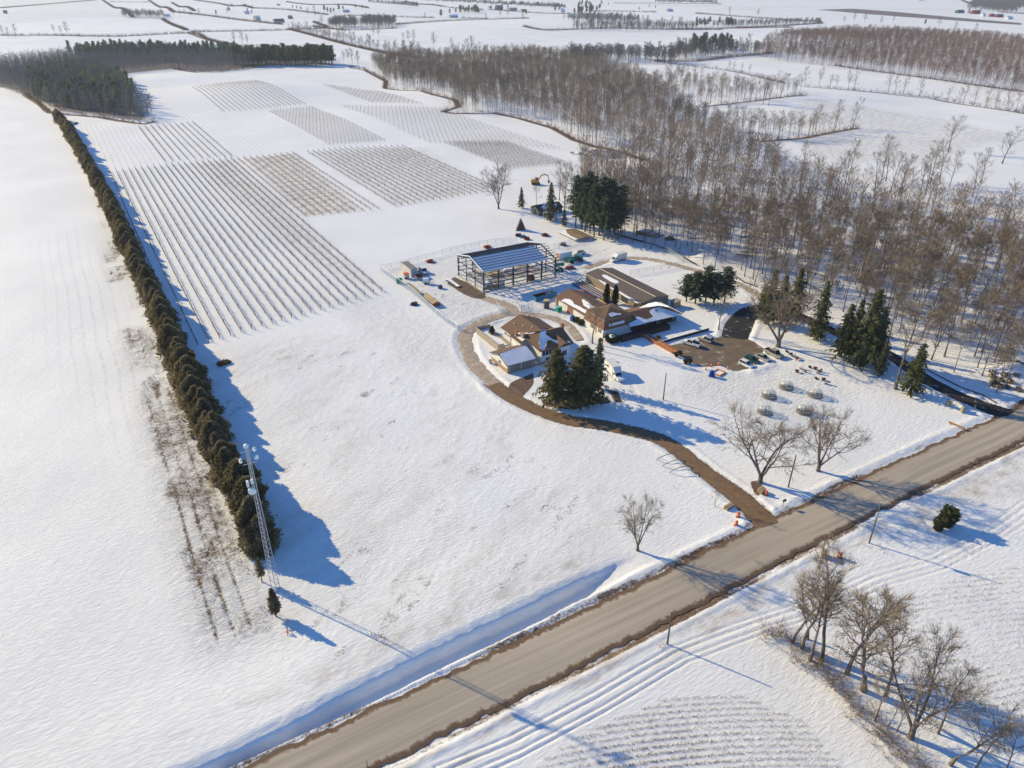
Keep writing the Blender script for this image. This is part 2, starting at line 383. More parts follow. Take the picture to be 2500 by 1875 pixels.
rough = np.maximum(rough, .8 * zone([(1640, 960), (1700, 900), (1830, 905), (1960, 905), (2060, 960), (1990, 1030), (1800, 1040), (1730, 980)], 5))
rough = np.maximum(rough, .7 * zone([(800, 740), (930, 700), (1110, 830), (1120, 900), (1000, 880), (880, 800)], 6))
west = smooth(12, 8, X) * smooth(-6, 1, X) * smooth(90, 100, Y) * smooth(420, 300, Y)
west2 = west * np.maximum(smooth(205, 190, Y), smooth(.45, .6, fbm(X / 15, Y / 18, 81)))
rough = np.maximum(rough, west2)
Z += flat * lod * rough * 0.13 * (fbm(X / 1.6, Y / 1.6, 21, 3) - .5) * 2
# wheel ruts west of the hedge, along it
for uo in (1.0, 3.6, 6.4): Z -= 0.06 * west2 * np.exp(-((X - uo - 0.6 * (fbm(Y / 20, Y * 0, 3) - .5)) / 1.0) ** 2) * smooth(92, 100, Y)
# snow banks along the drives and the road
for D, h in ((D_road, .30), (D_drv, .32), (D_snd, .22), (D_asp, .3), (D_lot, .25)):
    Z += h * np.exp(-((D - 1.2) / .75) ** 2) * (0.4 + 1.2 * fbm(X / 2.2, Y / 2.2, 41, 2)) * flat
# ditch on the north side of the road, ends at the drive
dit = np.interp(X, [-40, 0, 9, 19, 29, 46, 61, 72], [74.6, 74.7, 75.2, 76.2, 77.0, 77.4, 78.2, 79.0]); dm = smooth(75, 56, X) * smooth(-60, -40, X)
ww_ = (Y - dit)
ww_ = ww_ + (fbm(X / 1.8, Y / 1.8, 101) - .5) * .6
prof = np.where(ww_ > 0, -1.7 * smooth(1.9, .7, ww_), -1.7 * smooth(-2.4, -1.5, ww_))
Z += prof * dm * smooth(0.2, 1.4, D_road)
Z += 0.4 * dm * smooth(1.6, 3.5, ww_) * smooth(22, 6, ww_)
# shallow snow gully on the right side of the field beyond the sign, snow-mobile tracks south of the road
for off in (0, 1.1, 2.6, 3.6):
    tl = P((1060, 1875), (1240, 1800), (1450, 1690), (1640, 1580), (1830, 1510), (2000, 1455), (2120, 1400), (2260, 1360), (2400, 1290), (2520, 1210)); tl = [(a, b - off) for a, b in tl]
    Z -= 0.13 * line(tl, .28, True); Z += 0.06 * (line(tl, .7, True) - line(tl, .3, True))
tl = P((1985, 1640), (2080, 1730), (2180, 1860), (2230, 1900))
Z -= 0.10 * line(tl, .25, True) + 0.10 * line([(a + 1.5, b) for a, b in tl], .25, True)
# footpaths and wheel tracks in the snow
for t_ in ([(1190, 800), (1160, 830), (1165, 880), (1200, 925)], [(1500, 930), (1530, 960), (1600, 1010), (1640, 1060)], [(1530, 915), (1560, 980), (1640, 1040), (1700, 1090)], [(1480, 640), (1400, 700), (1330, 720), (1260, 745)], [(1500, 650), (1430, 680), (1350, 690)],
           [(1690, 1090), (1760, 1150), (1850, 1210)], [(1300, 620), (1400, 600), (1500, 610), (1560, 640)]):
    a = P(*t_); Z -= 0.10 * line(a, .3, True) + 0.10 * line([(p[0] + 1.2, p[1] + 1.2) for p in a], .3, True)
# mounds: earth pile beside the wood lane, snow piles at the lot edge, stone heap at the vineyard corner
for (px, py, r, h) in ((1730, 628, 4.5, 1.6), (1712, 632, 3, 1.0), (1745, 640, 3, .8), (1860, 900, 1.6, .6), (1840, 908, 1.5, .5), (1880, 893, 1.5, .5), (1450, 378, 10, .9), (1500, 380, 8, .7), (2470, 905, 4, 2.2)):
    a, b = at(px, py); Z += h * np.exp(-(((X - a) ** 2 + (Y - b) ** 2) / r ** 2)) * (0.7 + .6 * fbm(X / 1.5, Y / 1.5, 61, 2))
# under the sheets, just below them
Z = np.where(D_any < 0.05, np.minimum(Z, terr(X, Y) - 0.16), Z)

# ---- masks
wood_a = [(905, 160), (945, 208), (975, 216), (1025, 218), (1060, 226), (1112, 246), (1122, 258), (1085, 273), (1180, 274), (1268, 286), (1345, 308), (1400, 338), (1450, 355), (1560, 384), (1500, 400), (1425, 402), (1395, 460), (1440, 520), (1490, 570), (1560, 600), (1700, 650), (1800, 688), (1950, 750), (2080, 800), (2200, 865), (2330, 930), (2420, 965), (2520, 985), (2760, 930), (2760, 560), (2500, 535), (2300, 520), (2120, 488), (1990, 460), (1900, 410), (1800, 350), (1730, 318), (1690, 292), (1660, 262), (1600, 215), (1500, 175), (1440, 150), (1300, 138), (1180, 146), (1080, 152), (1000, 140)]
wood_b = [(1840, 135), (1890, 150), (2000, 162), (2040, 170), (2110, 177), (2210, 188), (2300, 203), (2400, 222), (2520, 240), (2700, 262), (2700, 118), (2500, 108), (2400, 96), (2200, 84), (2060, 82), (1960, 90), (1880, 105)]
wood_c = [(-80, 205), (0, 215), (60, 240), (95, 252), (130, 272), (250, 284), (330, 296), (372, 292), (372, 270), (330, 240), (290, 205), (290, 182), (420, 169), (480, 176), (540, 174), (610, 166), (670, 158), (800, 158), (800, 140), (600, 138), (450, 132), (300, 128), (130, 150), (0, 165), (-80, 170)]
WA, WB, WC = zone(wood_a, 4), zone(wood_b, 10), zone(wood_c, 8)
edges = [[(61, 232), (94, 252), (122, 276), (183, 281), (244, 287), (305, 297), (354, 303), (378, 297)], [(427, 169), (480, 177), (541, 175), (610, 167), (671, 160)],
         [(853, 165), (890, 171), (942, 199), (940, 216), (975, 220), (1028, 222), (1060, 232), (1109, 244), (1121, 260), (1081, 273), (1109, 277), (1207, 277), (1268, 289), (1349, 313), (1402, 342), (1451, 358), (1492, 366), (1573, 390)]]
hedges = [[(-40, 90), (0, 87), (145, 87), (289, 89), (463, 81), (506, 96), (561, 110)], [(470, 78), (687, 74), (800, 69)], [(250, 0), (325, 42)], [(362, 0), (423, 29)], [(398, 47), (456, 74)],
          [(707, 72), (845, 108), (953, 132), (1025, 143)], [(765, 65), (845, 74), (968, 69)], [(968, 60), (1098, 51), (1290, 45)], [(1279, 65), (1337, 74), (1500, 69), (1640, 72), (1800, 69), (2007, 57)],
          [(1600, 150), (1702, 163), (1771, 171), (1832, 183), (1917, 203)], [(1966, 212), (2072, 220), (2271, 240), (2500, 277)], [(2039, 159), (2088, 167), (2324, 199), (2500, 224)], [(1722, 260), (1850, 246), (1966, 232)], [(1860, 345), (1960, 338), (2040, 322), (2092, 313)],
          [(0, 20), (240, 0)], [(470, 0), (540, 10), (615, 20)], [(420, 7), (474, 27)], [(268, 5), (362, 6)], [(767, 54), (800, 66)], [(989, 4), (1080, 16), (1180, 24)], [(1195, 24), (1315, 32), (1440, 36)], [(1130, 44), (1190, 46)], [(1441, 27), (1600, 30)], [(1700, 33), (1850, 44), (2004, 54)], [(1801, 69), (1931, 67)], [(1640, 72), (1760, 73)], [(2347, 0), (2373, 12)], [(2440, 30), (2500, 34)], [(615, 20), (700, 24), (800, 36)], [(840, 38), (930, 40), (1060, 44)], [(423, 29), (520, 40), (690, 60)], [(1000, 140), (1148, 136)], [(1885, 130), (1780, 140), (1700, 150), (1600, 150)], [(1500, 8), (1760, 10)], [(700, 5), (900, 20)]]
dirt = np.zeros(X.shape)
for e in edges: dirt = np.maximum(dirt, .95 * line(e, 3.2))
for i, e in enumerate(hedges): dirt = np.maximum(dirt, .9 * line(e, (8.0 if min(p[1] for p in e) < 100 else 3.2) ))
dirt = np.maximum(dirt, .30 * WA + .12 * WA * rough); dirt = np.maximum(dirt, .45 * WB); dirt = np.maximum(dirt, .6 * WC)
for zz, s_ in (([(1108, 675), (1140, 688), (1184, 716), (1190, 728), (1160, 730), (1130, 718), (1090, 692)], .9), ([(1250, 932), (1302, 910), (1305, 935), (1285, 962), (1262, 980), (1225, 965)], 1.0),
               ([(1318, 975), (1360, 968), (1412, 955), (1448, 966), (1480, 968), (1500, 985), (1440, 990), (1403, 1002), (1360, 999), (1325, 990)], .9), ([(1480, 950), (1510, 955), (1525, 985), (1500, 985)], .8),
               ([(1125, 665), (1180, 700), (1345, 662), (1290, 640)], .55), ([(360, 935), (395, 925), (400, 965), (380, 985)], .6), ([(1830, 1175), (1850, 1172), (1872, 1195), (1850, 1215), (1835, 1200)], .9),
               ([(1650, 745), (1690, 760), (1740, 790), (1720, 800), (1640, 765)], .4), ([(1955, 225), (2010, 245), (1960, 262), (1930, 240)], .0)):
    dirt = np.maximum(dirt, s_ * zone(zz, 1.2))
dirt = np.maximum(dirt, .64 * smooth(2.0, .4, D_road) * (0.35 + .9 * fbm(X / 14, Y / 3, 51)) * np.where(Y > rcy, 1.0, 1.05))
dirt = np.maximum(dirt, .55 * smooth(1.3, .2, D_drv)); dirt = np.maximum(dirt, .35 * smooth(1.0, .1, D_snd)); dirt = np.maximum(dirt, .5 * smooth(1.2, .2, D_lot))
dirt = np.maximum(dirt, west2 * (.38 + .22 * fbm(X / 9, Y / 11, 71)))
for uo in (1.0, 3.6, 6.4): dirt = np.maximum(dirt, west2 * .62 * np.exp(-((X - uo - 0.6 * (fbm(Y / 20, Y * 0, 3) - .5)) / .8) ** 2) * (.75 + .35 * fbm(X * 0 + uo, Y / 9, 73)))
dirt = np.maximum(dirt, .43 * rough * (WA < .1) * smooth(.3, .6, fbm(X / 6, Y / 6, 91)))
dirt = np.maximum(dirt, fieldmask * (.35 + .13 * smooth(.5, .85, fbm(rx / 9, ry / 2.5, 93))))
dirt = np.maximum(dirt, .42 * zone([(790, 575), (880, 560), (900, 575), (800, 600)], 4)); dirt = np.maximum(dirt, .38 * zone([(810, 620), (870, 640), (880, 680), (840, 660)], 4))
dirt = np.maximum(dirt, .4 * zone([(920, 1300), (945, 1310), (965, 1360), (935, 1350)], 1)); dirt = np.maximum(dirt, .4 * zone([(1020, 1300), (1035, 1300), (1055, 1345), (1035, 1340)], 1))
for t_ in ([(1480, 640), (1420, 655), (1370, 690), (1290, 715), (1245, 742)], [(1000, 690), (1060, 720), (1120, 745), (1200, 742)], [(1040, 700), (1090, 730), (1160, 750)], [(1440, 625), (1500, 600), (1560, 625)], [(1200, 735), (1280, 745), (1300, 760), (1380, 800)], [(950, 675), (1000, 700), (1050, 735), (1100, 770)], [(1410, 690), (1440, 650), (1480, 628)], [(1640, 650), (1580, 690), (1640, 720), (1700, 735)]):
    a = P(*t_)
    for o_ in (-.9, .9): dirt = np.maximum(dirt, .50 * line([(q[0] + o_, q[1] + o_ * .6) for q in a], .45, True))
dirt = np.maximum(dirt, .46 * line([(1015, 588), (1030, 582), (1090, 566), (1140, 568)], .8)); dirt = np.maximum(dirt, .44 * line([(1140, 568), (1180, 590)], .6))
dirt = np.maximum(dirt, .44 * zone([(1290, 545), (1380, 590), (1250, 560)], 3) * 0)
# tilled brown fields far away
dirt = np.maximum(dirt, .44 * zone([(1560, 10), (2480, 22), (2500, 30), (2100, 22), (1700, 18)], 20)); dirt = np.maximum(dirt, .42 * zone([(330, 30), (420, 34), (560, 42), (540, 38), (400, 24)], 10)); dirt = np.maximum(dirt, .45 * zone([(1330, 52), (1560, 58), (1720, 62), (1700, 56), (1450, 48)], 12)); dirt = np.maximum(dirt, .62 * zone([(1990, 24), (2080, 21), (2500, 56), (2500, 62), (2300, 48)], 8)); dirt = np.maximum(dirt, .45 * zone([(1700, 25), (1990, 12), (2010, 16), (1850, 28)], 12)); dirt = np.maximum(dirt, .36 * zone([(1130, 84), (1340, 92), (1330, 98), (1200, 96)], 14))
dirt = np.maximum(dirt, .40 * zone([(0, 62), (150, 46), (150, 49), (0, 66)], 5)); dirt = np.maximum(dirt, .40 * line([(0, 63), (145, 47), (289, 43), (543, 46), (720, 56)], 2.5))
dirt = np.maximum(dirt, .5 * zone([(1875, 1195), (1905, 1205), (1900, 1212), (1880, 1205)], .5))
# grass / stubble showing faintly
grass = .95 * zone([(598, 388), (724, 374), (880, 515), (745, 528)], 3); grass = np.maximum(grass, .6 * zone([(480, 402), (571, 392), (900, 690), (760, 640)], 6))
grass = np.maximum(grass, .5 * zone([(775, 372), (1030, 360), (1200, 460), (965, 500)], 6)); grass = np.maximum(grass, .4 * zone([(1103, 346), (1225, 346), (1386, 400), (1230, 412)], 3))
grass = np.maximum(grass, .55 * zone([(1900, 300), (1980, 240), (2300, 290), (2480, 330), (2250, 400), (2000, 390)], 8))
grass = np.maximum(grass, .35 * zone([(0, 0), (240, 0), (320, 42), (150, 45), (0, 60)], 20))
grass = np.maximum(grass, .8 * zone([(2330, 1180), (2500, 1130), (2500, 1200), (2380, 1230)], 3)); grass = np.maximum(grass, .6 * (smooth(3.6, 2.4, np.abs(Y - 61.5)) * smooth(.45, .6, fbm(X / 8, Y / 2, 15))))
grass = np.maximum(grass, .55 * dm * smooth(2.5, 5, ww_) * smooth(11, 6, ww_) * smooth(.45, .62, fbm(X / 14, Y / 5, 16)))
grass = np.maximum(grass, .35 * zone([(1560, 420), (1600, 430), (1850, 560), (1850, 700), (1600, 620), (1450, 540)], 10))
# faint row stripes of the snowed-in vineyard and crop rows
grass = np.maximum(grass, .30 * fieldmask * smooth(.4, .7, fbm(rx / 14, ry / 5, 97)))
stripe = np.maximum.reduce([.8 * zone([(190, 300), (326, 311), (419, 395), (250, 412)], 4), .7 * zone([(380, 175), (460, 170), (620, 195), (460, 212), (557, 275), (560, 300), (450, 300), (385, 240)], 4), .55 * zone([(618, 195), (700, 168), (850, 185), (1000, 240), (1080, 272), (1000, 300), (770, 262)], 4), .6 * zone([(470, 305), (560, 290), (650, 275), (800, 352), (600, 378)], 4),
                     .5 * zone([(100, 600), (170, 560), (290, 700), (370, 900), (330, 1100), (150, 900)], 12)])
me = np_mesh('ground', np.column_stack([X.ravel(), Y.ravel(), Z.ravel()]),
             (lambda a: np.stack([a, a + 1, a + NC + 1, a + NC], 1))((np.arange(NR - 1)[:, None] * NC + np.arange(NC - 1)[None]).ravel()), None, True)
nrm = me.polygons[1000].normal.z
if nrm < 0: me.flip_normals()
ca = me.color_attributes.new('mask', 'FLOAT_COLOR', 'POINT')
ca.data.foreach_set('color', np.stack([dirt, stripe, rough, grass], -1).reshape(-1).astype(np.float32))

def snow_ground_mat():
    m = bpy.data.materials.new('snow_ground'); m.use_nodes = True; n = m.node_tree.nodes; l = m.node_tree.links
    b = n['Principled BSDF']; b.inputs['Roughness'].default_value = 0.65; b.inputs['Specular IOR Level'].default_value = 0.25
    def N(t, **k):
        x = n.new(t)
        for a, v in k.items(): setattr(x, a, v)
        return x
    def math_(op, a, bb, c=None):
        x = N('ShaderNodeMath', operation=op)
        for i, q in enumerate((a, bb, c)):
            if q is None: continue
            if isinstance(q, (int, float)): x.inputs[i].default_value = q
            else: l.new(q, x.inputs[i])
        return x.outputs[0]
    def noise(sc, det=6, rg=.6, vec=None):
        x = N('ShaderNodeTexNoise'); x.inputs['Scale'].default_value = sc; x.inputs['Detail'].default_value = det; x.inputs['Roughness'].default_value = rg; l.new(vec or tc.outputs['Object'], x.inputs['Vector']); return x.outputs['Fac']
    def mr(v, a, bb, c=0.0, d=1.0):
        x = N('ShaderNodeMapRange'); l.new(v, x.inputs['Value'])
        for nm, q in (('From Min', a), ('From Max', bb), ('To Min', c), ('To Max', d)): x.inputs[nm].default_value = q
        return x.outputs[0]
    tc = N('ShaderNodeTexCoord'); at_ = N('ShaderNodeAttribute', attribute_name='mask')
    sp = N('ShaderNodeSeparateColor'); l.new(at_.outputs['Color'], sp.inputs[0]); dirt_, stripe_, rough_ = sp.outputs[0], sp.outputs[1], sp.outputs[2]; grass_ = at_.outputs['Alpha']
    mp = N('ShaderNodeMapping'); mp.inputs['Rotation'].default_value = (0, 0, 0.5); mp.inputs['Scale'].default_value = (0.35, 1.1, 1); l.new(tc.outputs['Object'], mp.inputs['Vector'])
    nb = noise(0.02, 4, .5); nm_ = noise(.35, 8, .72); nf = noise(1.8, 8, .75); na = noise(1.7, 10, .75, mp.outputs[0])
    snowc = N('ShaderNodeMixRGB'); snowc.inputs[1].default_value = (.80, .79, .755, 1); snowc.inputs[2].default_value = (.87, .86, .82, 1); l.new(mr(nb, .35, .65), snowc.inputs[0])
    brownr = N('ShaderNodeValToRGB'); brownr.color_ramp.elements[0].color = (.07, .04, .025, 1); brownr.color_ramp.elements[1].color = (.25, .165, .10, 1); brownr.color_ramp.elements[0].position = .35; brownr.color_ramp.elements[1].position = .68; l.new(nf, brownr.inputs['Fac'])
    dd = math_('SUBTRACT', dirt_, math_('MULTIPLY', math_('ADD', math_('MULTIPLY', nm_, .5), math_('MULTIPLY', nf, .5)), 1.0)); df = mr(dd, -.04, .10)
    m1 = N('ShaderNodeMixRGB'); l.new(df, m1.inputs[0]); l.new(snowc.outputs[0], m1.inputs[1]); l.new(brownr.outputs[0], m1.inputs[2])
    # stubble stripes across the right hand field, faint rows in the vineyard
    sx = N('ShaderNodeSeparateXYZ'); l.new(tc.outputs['Object'], sx.inputs[0])
    st = math_('SINE', math_('MULTIPLY', math_('ADD', sx.outputs[0], math_('MULTIPLY', nb, 4.0)), 2 * pi / 3.3), None)
    sm_ = math_('MULTIPLY', math_('MULTIPLY', mr(st, .5, 1.0), stripe_), mr(nm_, .38, .6, 0, .5))
    m2 = N('ShaderNodeMixRGB'); l.new(sm_, m2.inputs[0]); l.new(m1.outputs[0], m2.inputs[1]); m2.inputs[2].default_value = (.28, .25, .23, 1)
    dirn = math_('ADD', math_('MULTIPLY', sx.outputs[0], -.45), math_('MULTIPLY', sx.outputs[1], .9))
    s2 = math_('SINE', math_('MULTIPLY', math_('ADD', dirn, math_('MULTIPLY', nb, 60.0)), 2 * pi / 7.5), None)
    g = math_('MULTIPLY', grass_, math_('ADD', mr(s2, -.2, 1.0, .06, .34), mr(nm_, .42, .62, 0, .6)))
    m3 = N('ShaderNodeMixRGB'); l.new(g, m3.inputs[0]); l.new(m2.outputs[0], m3.inputs[1]); m3.inputs[2].default_value = (.38, .30, .2, 1)
    l.new(m3.outputs[0], b.inputs['Base Color'])
    hgt = math_('ADD', math_('MULTIPLY', mr(na, .45, .75), math_('MULTIPLY_ADD', rough_, 1.3, .45)), math_('MULTIPLY', nf, math_('MULTIPLY_ADD', rough_, 1.2, .24)))
    bu = N('ShaderNodeBump'); bu.inputs['Strength'].default_value = .7; bu.inputs['Distance'].default_value = .26; l.new(hgt, bu.inputs['Height']); l.new(bu.outputs['Normal'], b.inputs['Normal'])
    return m
me.materials.append(snow_ground_mat())
ground = tag(ob('ground', me), kind='structure')
# ================================================================= VEGETATION
def bare_tree(seed, h, clear=.45, spread=.28, limbs=14, subs=5, twigs=6, ang=(28, 55), wob=.03, rtrunk=None, tw=(.8, 1.7), tww=.045, forks=1, droop=0.0, lean=0.0):
    """trunk + limbs in one mesh, fine twigs in another; origin at the foot of the trunk"""
    rng = random.Random(seed); tr = MB(); cr = MB(); rt = rtrunk or h * .016
    def rdir(d, a):
        d = Vector(d).normalized(); o = d.cross(Vector((rng.uniform(-1, 1), rng.uniform(-1, 1), rng.uniform(-1, 1)))).normalized()
        return (d * cos(a) + o * sin(a)).normalized()
    def path(p, d, L, n, w, up=0.0):
        pts = [Vector(p)]; d = Vector(d)
        for i in range(n):
            d = (d + Vector((rng.gauss(0, w), rng.gauss(0, w), rng.gauss(0, w) + up))).normalized(); pts.append(pts[-1] + d * (L / n))
        return pts, d
    def twiggy(p, d, L, n):
        for _ in range(n):
            dd = rdir(d, rng.uniform(.15, .9)); l = L * rng.uniform(.6, 1.2); q = Vector(p) + dd * l; q.z -= droop * l * .8
            s = dd.cross(Vector((rng.uniform(-1, 1), rng.uniform(-1, 1), rng.uniform(-1, 1)))).normalized() * tww * .5
            cr.tri(tuple(Vector(p) - s), tuple(Vector(p) + s), tuple(q))
            m = Vector(p) + dd * l * rng.uniform(.3, .6); q2 = m + rdir(dd, rng.uniform(.4, .8)) * l * .6; q2.z -= droop * l * .5
            cr.tri(tuple(m - s * .7), tuple(m + s * .7), tuple(q2))
    def branch(p, d, L, r, lev):
        n = 4 if lev == 1 else 3
        pts, de = path(p, d, L, n, .16 if lev == 1 else .2, .06 - droop * .05 * lev)
        rr = [r * (1 - .75 * i / n) for i in range(n + 1)]
        tr.tube([tuple(q) for q in pts], rr, 5 if lev == 1 and r > .07 else 3, False)
        if lev >= 2:
            for i in range(1, n + 1): twiggy(pts[i], (pts[i] - pts[i - 1]), rng.uniform(*tw), max(1, round(twigs / n)))
            return
        for k in range(subs):
            t = rng.uniform(.25, 1); i = min(n - 1, int(t * n)); q = pts[i].lerp(pts[i + 1], t * n - i)
            branch(q, rdir(pts[i + 1] - pts[i], rng.uniform(.35, .85)), L * rng.uniform(.35, .6) * (1.15 - .4 * t), r * .5 * (1 - .5 * t), 2)
        twiggy(pts[-1], de, rng.uniform(*tw), twigs)
    top = []
    a0 = rng.uniform(0, 6.28)
    for f in range(forks):
        if forks == 1: base = Vector((0, 0, 0)); d0 = Vector((lean, 0, 1)); hh = h; r0 = rt
        else: a = a0 + 6.28 * f / forks; base = Vector((0, 0, clear * h * .55)); tl = rng.uniform(.25, .6); d0 = Vector((cos(a) * tl, sin(a) * tl, 1)); hh = h * rng.uniform(.8, 1.0) - base.z; r0 = rt * .62
        n = 7; pts, _ = path(base, d0, hh, n, wob, .02); rr = [r0 * (1 - .85 * (i / n) ** .9) for i in range(n + 1)]
        if forks == 1: rr[0] *= 1.25
        tr.tube([tuple(q) for q in pts], rr, 7 if rt > .2 else 5, False)
        for k in range(max(3, limbs // forks)):
            t = (clear if forks == 1 else .12) + (1 - (clear if forks == 1 else .12)) * ((k + rng.random()) / max(3, limbs // forks)) ** .9
            t = min(.985, t); i = min(n - 1, int(t * n)); q = pts[i].lerp(pts[i + 1], t * n - i)
            L = h * spread * (1.15 - .75 * t) * rng.uniform(.7, 1.2); a = R(rng.uniform(*ang)) ; az = k * 2.4 + rng.uniform(-.5, .5)
            d = Vector((sin(a) * cos(az), sin(a) * sin(az), cos(a)))
            branch(q, d, L, r0 * (.42 - .28 * t) + .012, 1)
    if forks > 1: tr.tube([(0, 0, 0), (rng.uniform(-.1, .1), 0, clear * h * .3), (0, 0, clear * h * .6)], [rt * 1.35, rt, rt * .95], 9, False)
    return tr, cr
def tree_meshes(tag_, n, mt=BARK, mc=TWIG, **k):
    out = []
    for i in range(n):
        a, b = bare_tree(k.get('seed', 0) * 31 + i, **{q: v for q, v in k.items() if q != 'seed'}); out.append((a.mesh('trunk', mt), b.mesh('crown', mc)))
    return out
def place_tree(v, name, label, cat, x, y, sc, rz, group=None, z=None):
    t = thing(name, label, cat, (x, y, float(terr(x, y)) - .05 if z is None else z), rz, group, sc)
    ob('trunk', v[0], t); ob('crown', v[1], t); return t

FOREST = tree_meshes('f', 7, seed=3, h=16.5, clear=.46, spread=.36, limbs=19, subs=7, twigs=10, ang=(28, 62), rtrunk=.19, tw=(.9, 2.0), tww=.05)
OPEN = tree_meshes('o', 3, seed=9, h=12, clear=.22, spread=.42, limbs=15, subs=6, twigs=7, ang=(25, 60), rtrunk=.2, tw=(.6, 1.3), tww=.045)

def poly_points(px, spacing, seed, wobble=.45, extra=None):
    p = P(*px) if px else extra; q = np.array(p); rg = np.random.default_rng(seed); x0, y0 = q.min(0); x1, y1 = q.max(0)
    gx, gy = np.meshgrid(np.arange(x0, x1, spacing), np.arange(y0, y1, spacing)); gx = gx.ravel() + rg.uniform(-wobble, wobble, gx.size) * spacing; gy = gy.ravel() + rg.uniform(-wobble, wobble, gy.size) * spacing
    m = inside(gx, gy, p); return gx[m], gy[m]
def tri_variant(seed, h, nl, nt, clear=.42, spread=.26, w=.13, tww=.11, tl=(1.2, 2.4), bush=False):
    """cheap all-triangle bare tree for the distant wood mass"""
    rg = random.Random(seed); T = []
    def blade(p, q, w_):
        d = (q - p).normalized(); s = d.cross(Vector((rg.uniform(-1, 1), rg.uniform(-1, 1), rg.uniform(-.3, .3)))).normalized() * w_ / 2; T.append((p - s, p + s, q))
    if not bush:
        for k in range(3):
            a = k * 2.1; s = Vector((cos(a), sin(a), 0)) * h * .0085; s2 = Vector((cos(a + 2.1), sin(a + 2.1), 0)) * h * .0085
            T.append((s, s2, Vector((0, 0, h * .97)))); T.append((s, s2, Vector((rg.gauss(0, .3), rg.gauss(0, .3), h * .8))))
    for k in range(nl):
        t = clear + (1 - clear) * (k + rg.random()) / nl; az = k * 2.4 + rg.random(); L = h * spread * (1.2 - .75 * t) * rg.uniform(.7, 1.2); a = rg.uniform(.45, .95)
        p = Vector((0, 0, h * t * .97 if not bush else .1)); d = Vector((sin(a) * cos(az), sin(a) * sin(az), cos(a))); q = p + d * L; blade(p, q, w)
        for j in range(nt):
            u_ = rg.uniform(.3, 1); m = p.lerp(q, u_); dd = (d + Vector((rg.gauss(0, .55), rg.gauss(0, .55), rg.gauss(.1, .45)))).normalized(); blade(m, m + dd * rg.uniform(*tl) * (h / 17 if not bush else 1), tww)
    return np.array([[tuple(v) for v in t] for t in T], dtype=np.float32).reshape(-1, 3)
def mass(name, label, cat, variants, xs, ys, smin, smax, m, seed=0, attr=None):
    rg = np.random.default_rng(seed); n = len(xs); zs = terr(np.array(xs), np.array(ys)); out = []
    vi = rg.integers(0, len(variants), n)
    for k, V in enumerate(variants):
        idx = np.where(vi == k)[0]
        if not len(idx): continue
        a = rg.uniform(0, 6.28, len(idx)); s = rg.uniform(smin, smax, len(idx)); c, si = np.cos(a) * s, np.sin(a) * s
        W = np.empty((len(idx), len(V), 3), np.float32)
        W[..., 0] = V[None, :, 0] * c[:, None] - V[None, :, 1] * si[:, None] + np.array(xs)[idx][:, None]
        W[..., 1] = V[None, :, 0] * si[:, None] + V[None, :, 1] * c[:, None] + np.array(ys)[idx][:, None]
        W[..., 2] = V[None, :, 2] * s[:, None] + zs[idx][:, None]; out.append(W.reshape(-1, 3))
    A = np.concatenate(out); me = np_mesh(name, A, np.arange(len(A)).reshape(-1, 3), m)
    return tag(ob(name, me), label, cat, None, 'stuff')
TWIGFAR = mat('far_twigs', (0.20, 0.155, 0.11), 0.95, 0.25, .03, c2=(.35, .26, .17))
TWIGB = mat('far_twigs_reddish', (0.20, 0.13, 0.095), 0.95, 0.2, .02, c2=(.27, .18, .13))
FV = [tri_variant(100 + i, 16, 22, 17, clear=.45, spread=.40, w=.09, tww=.085, tl=(1.0, 2.3)) for i in range(5)]

# --- main wood: the 300 nearest trees are objects, the rest one mass
fx, fy = poly_points(wood_a, 6.5, 5)
okm = np.ones(len(fx), bool)
for L in (lane3, asp): 
    c_ = np.array(L); okm &= dist_poly(fx, fy, L) > 4.5
fx, fy = fx[okm], fy[okm]; dd_ = np.hypot(fx, fy); o_ = np.argsort(dd_); vis = []
for i in o_:
    g = np.array([fx[i] * _U[0] + fy[i] * _V[0], fx[i] * _U[1] + fy[i] * _V[1]])
    if abs(g[0] / g[1]) < .84: vis.append(i)
ind = vis[:300]; rest = [i for i in o_ if i not in set(ind)]
rr = random.Random(4)
for k, i in enumerate(ind):
    s = rr.uniform(.66, 1.12); v = FOREST[rr.randrange(7)] if rr.random() < .8 else OPEN[rr.randrange(3)]; s *= 1.0 if v in FOREST else 1.25
    place_tree(v, 'woodland_tree', 'tall bare grey-brown tree with clear trunk in the leafless wood right of the farm', 'tree', fx[i], fy[i], (s * .95, s * .95, s), rr.uniform(0, 6.28), 'bare trees of the wood')
mass('wood', 'grey-brown leafless wood spreading behind the nearest trees up to the vineyard', 'wood', FV, fx[rest], fy[rest], .55, 1.08, TWIGFAR, 3)
bx, by = poly_points(wood_b, 9.5, 6); mass('wood', 'reddish-brown leafless wood filling the upper right beyond the white field', 'wood', FV, bx, by, .7, 1.05, TWIGB, 4)
BV = [tri_variant(140 + i, 15, 18, 12, clear=.15, spread=.34) for i in range(3)]
ORD = 'first second third fourth fifth sixth seventh eighth ninth tenth eleventh twelfth thirteenth fourteenth fifteenth sixteenth seventeenth eighteenth nineteenth twentieth twenty-first twenty-second twenty-third twenty-fourth twenty-fifth twenty-sixth'.split()
cx_, cy_ = poly_points(wood_c, 6.5, 7); mass('wood', 'leafless thicket mixed with evergreens at the upper left end of the vineyard', 'wood', BV, cx_, cy_, .75, 1.1, mat('far_twigs_grey', (.22, .20, .18), .95, .2, .03), 5)
UV_ = [tri_variant(170 + i, 4, 14, 5, clear=.02, spread=.8, w=.06, tww=.06, tl=(.4, .9), bush=True) for i in range(3)]
bxs, bys = [], []
rb = np.random.default_rng(9)
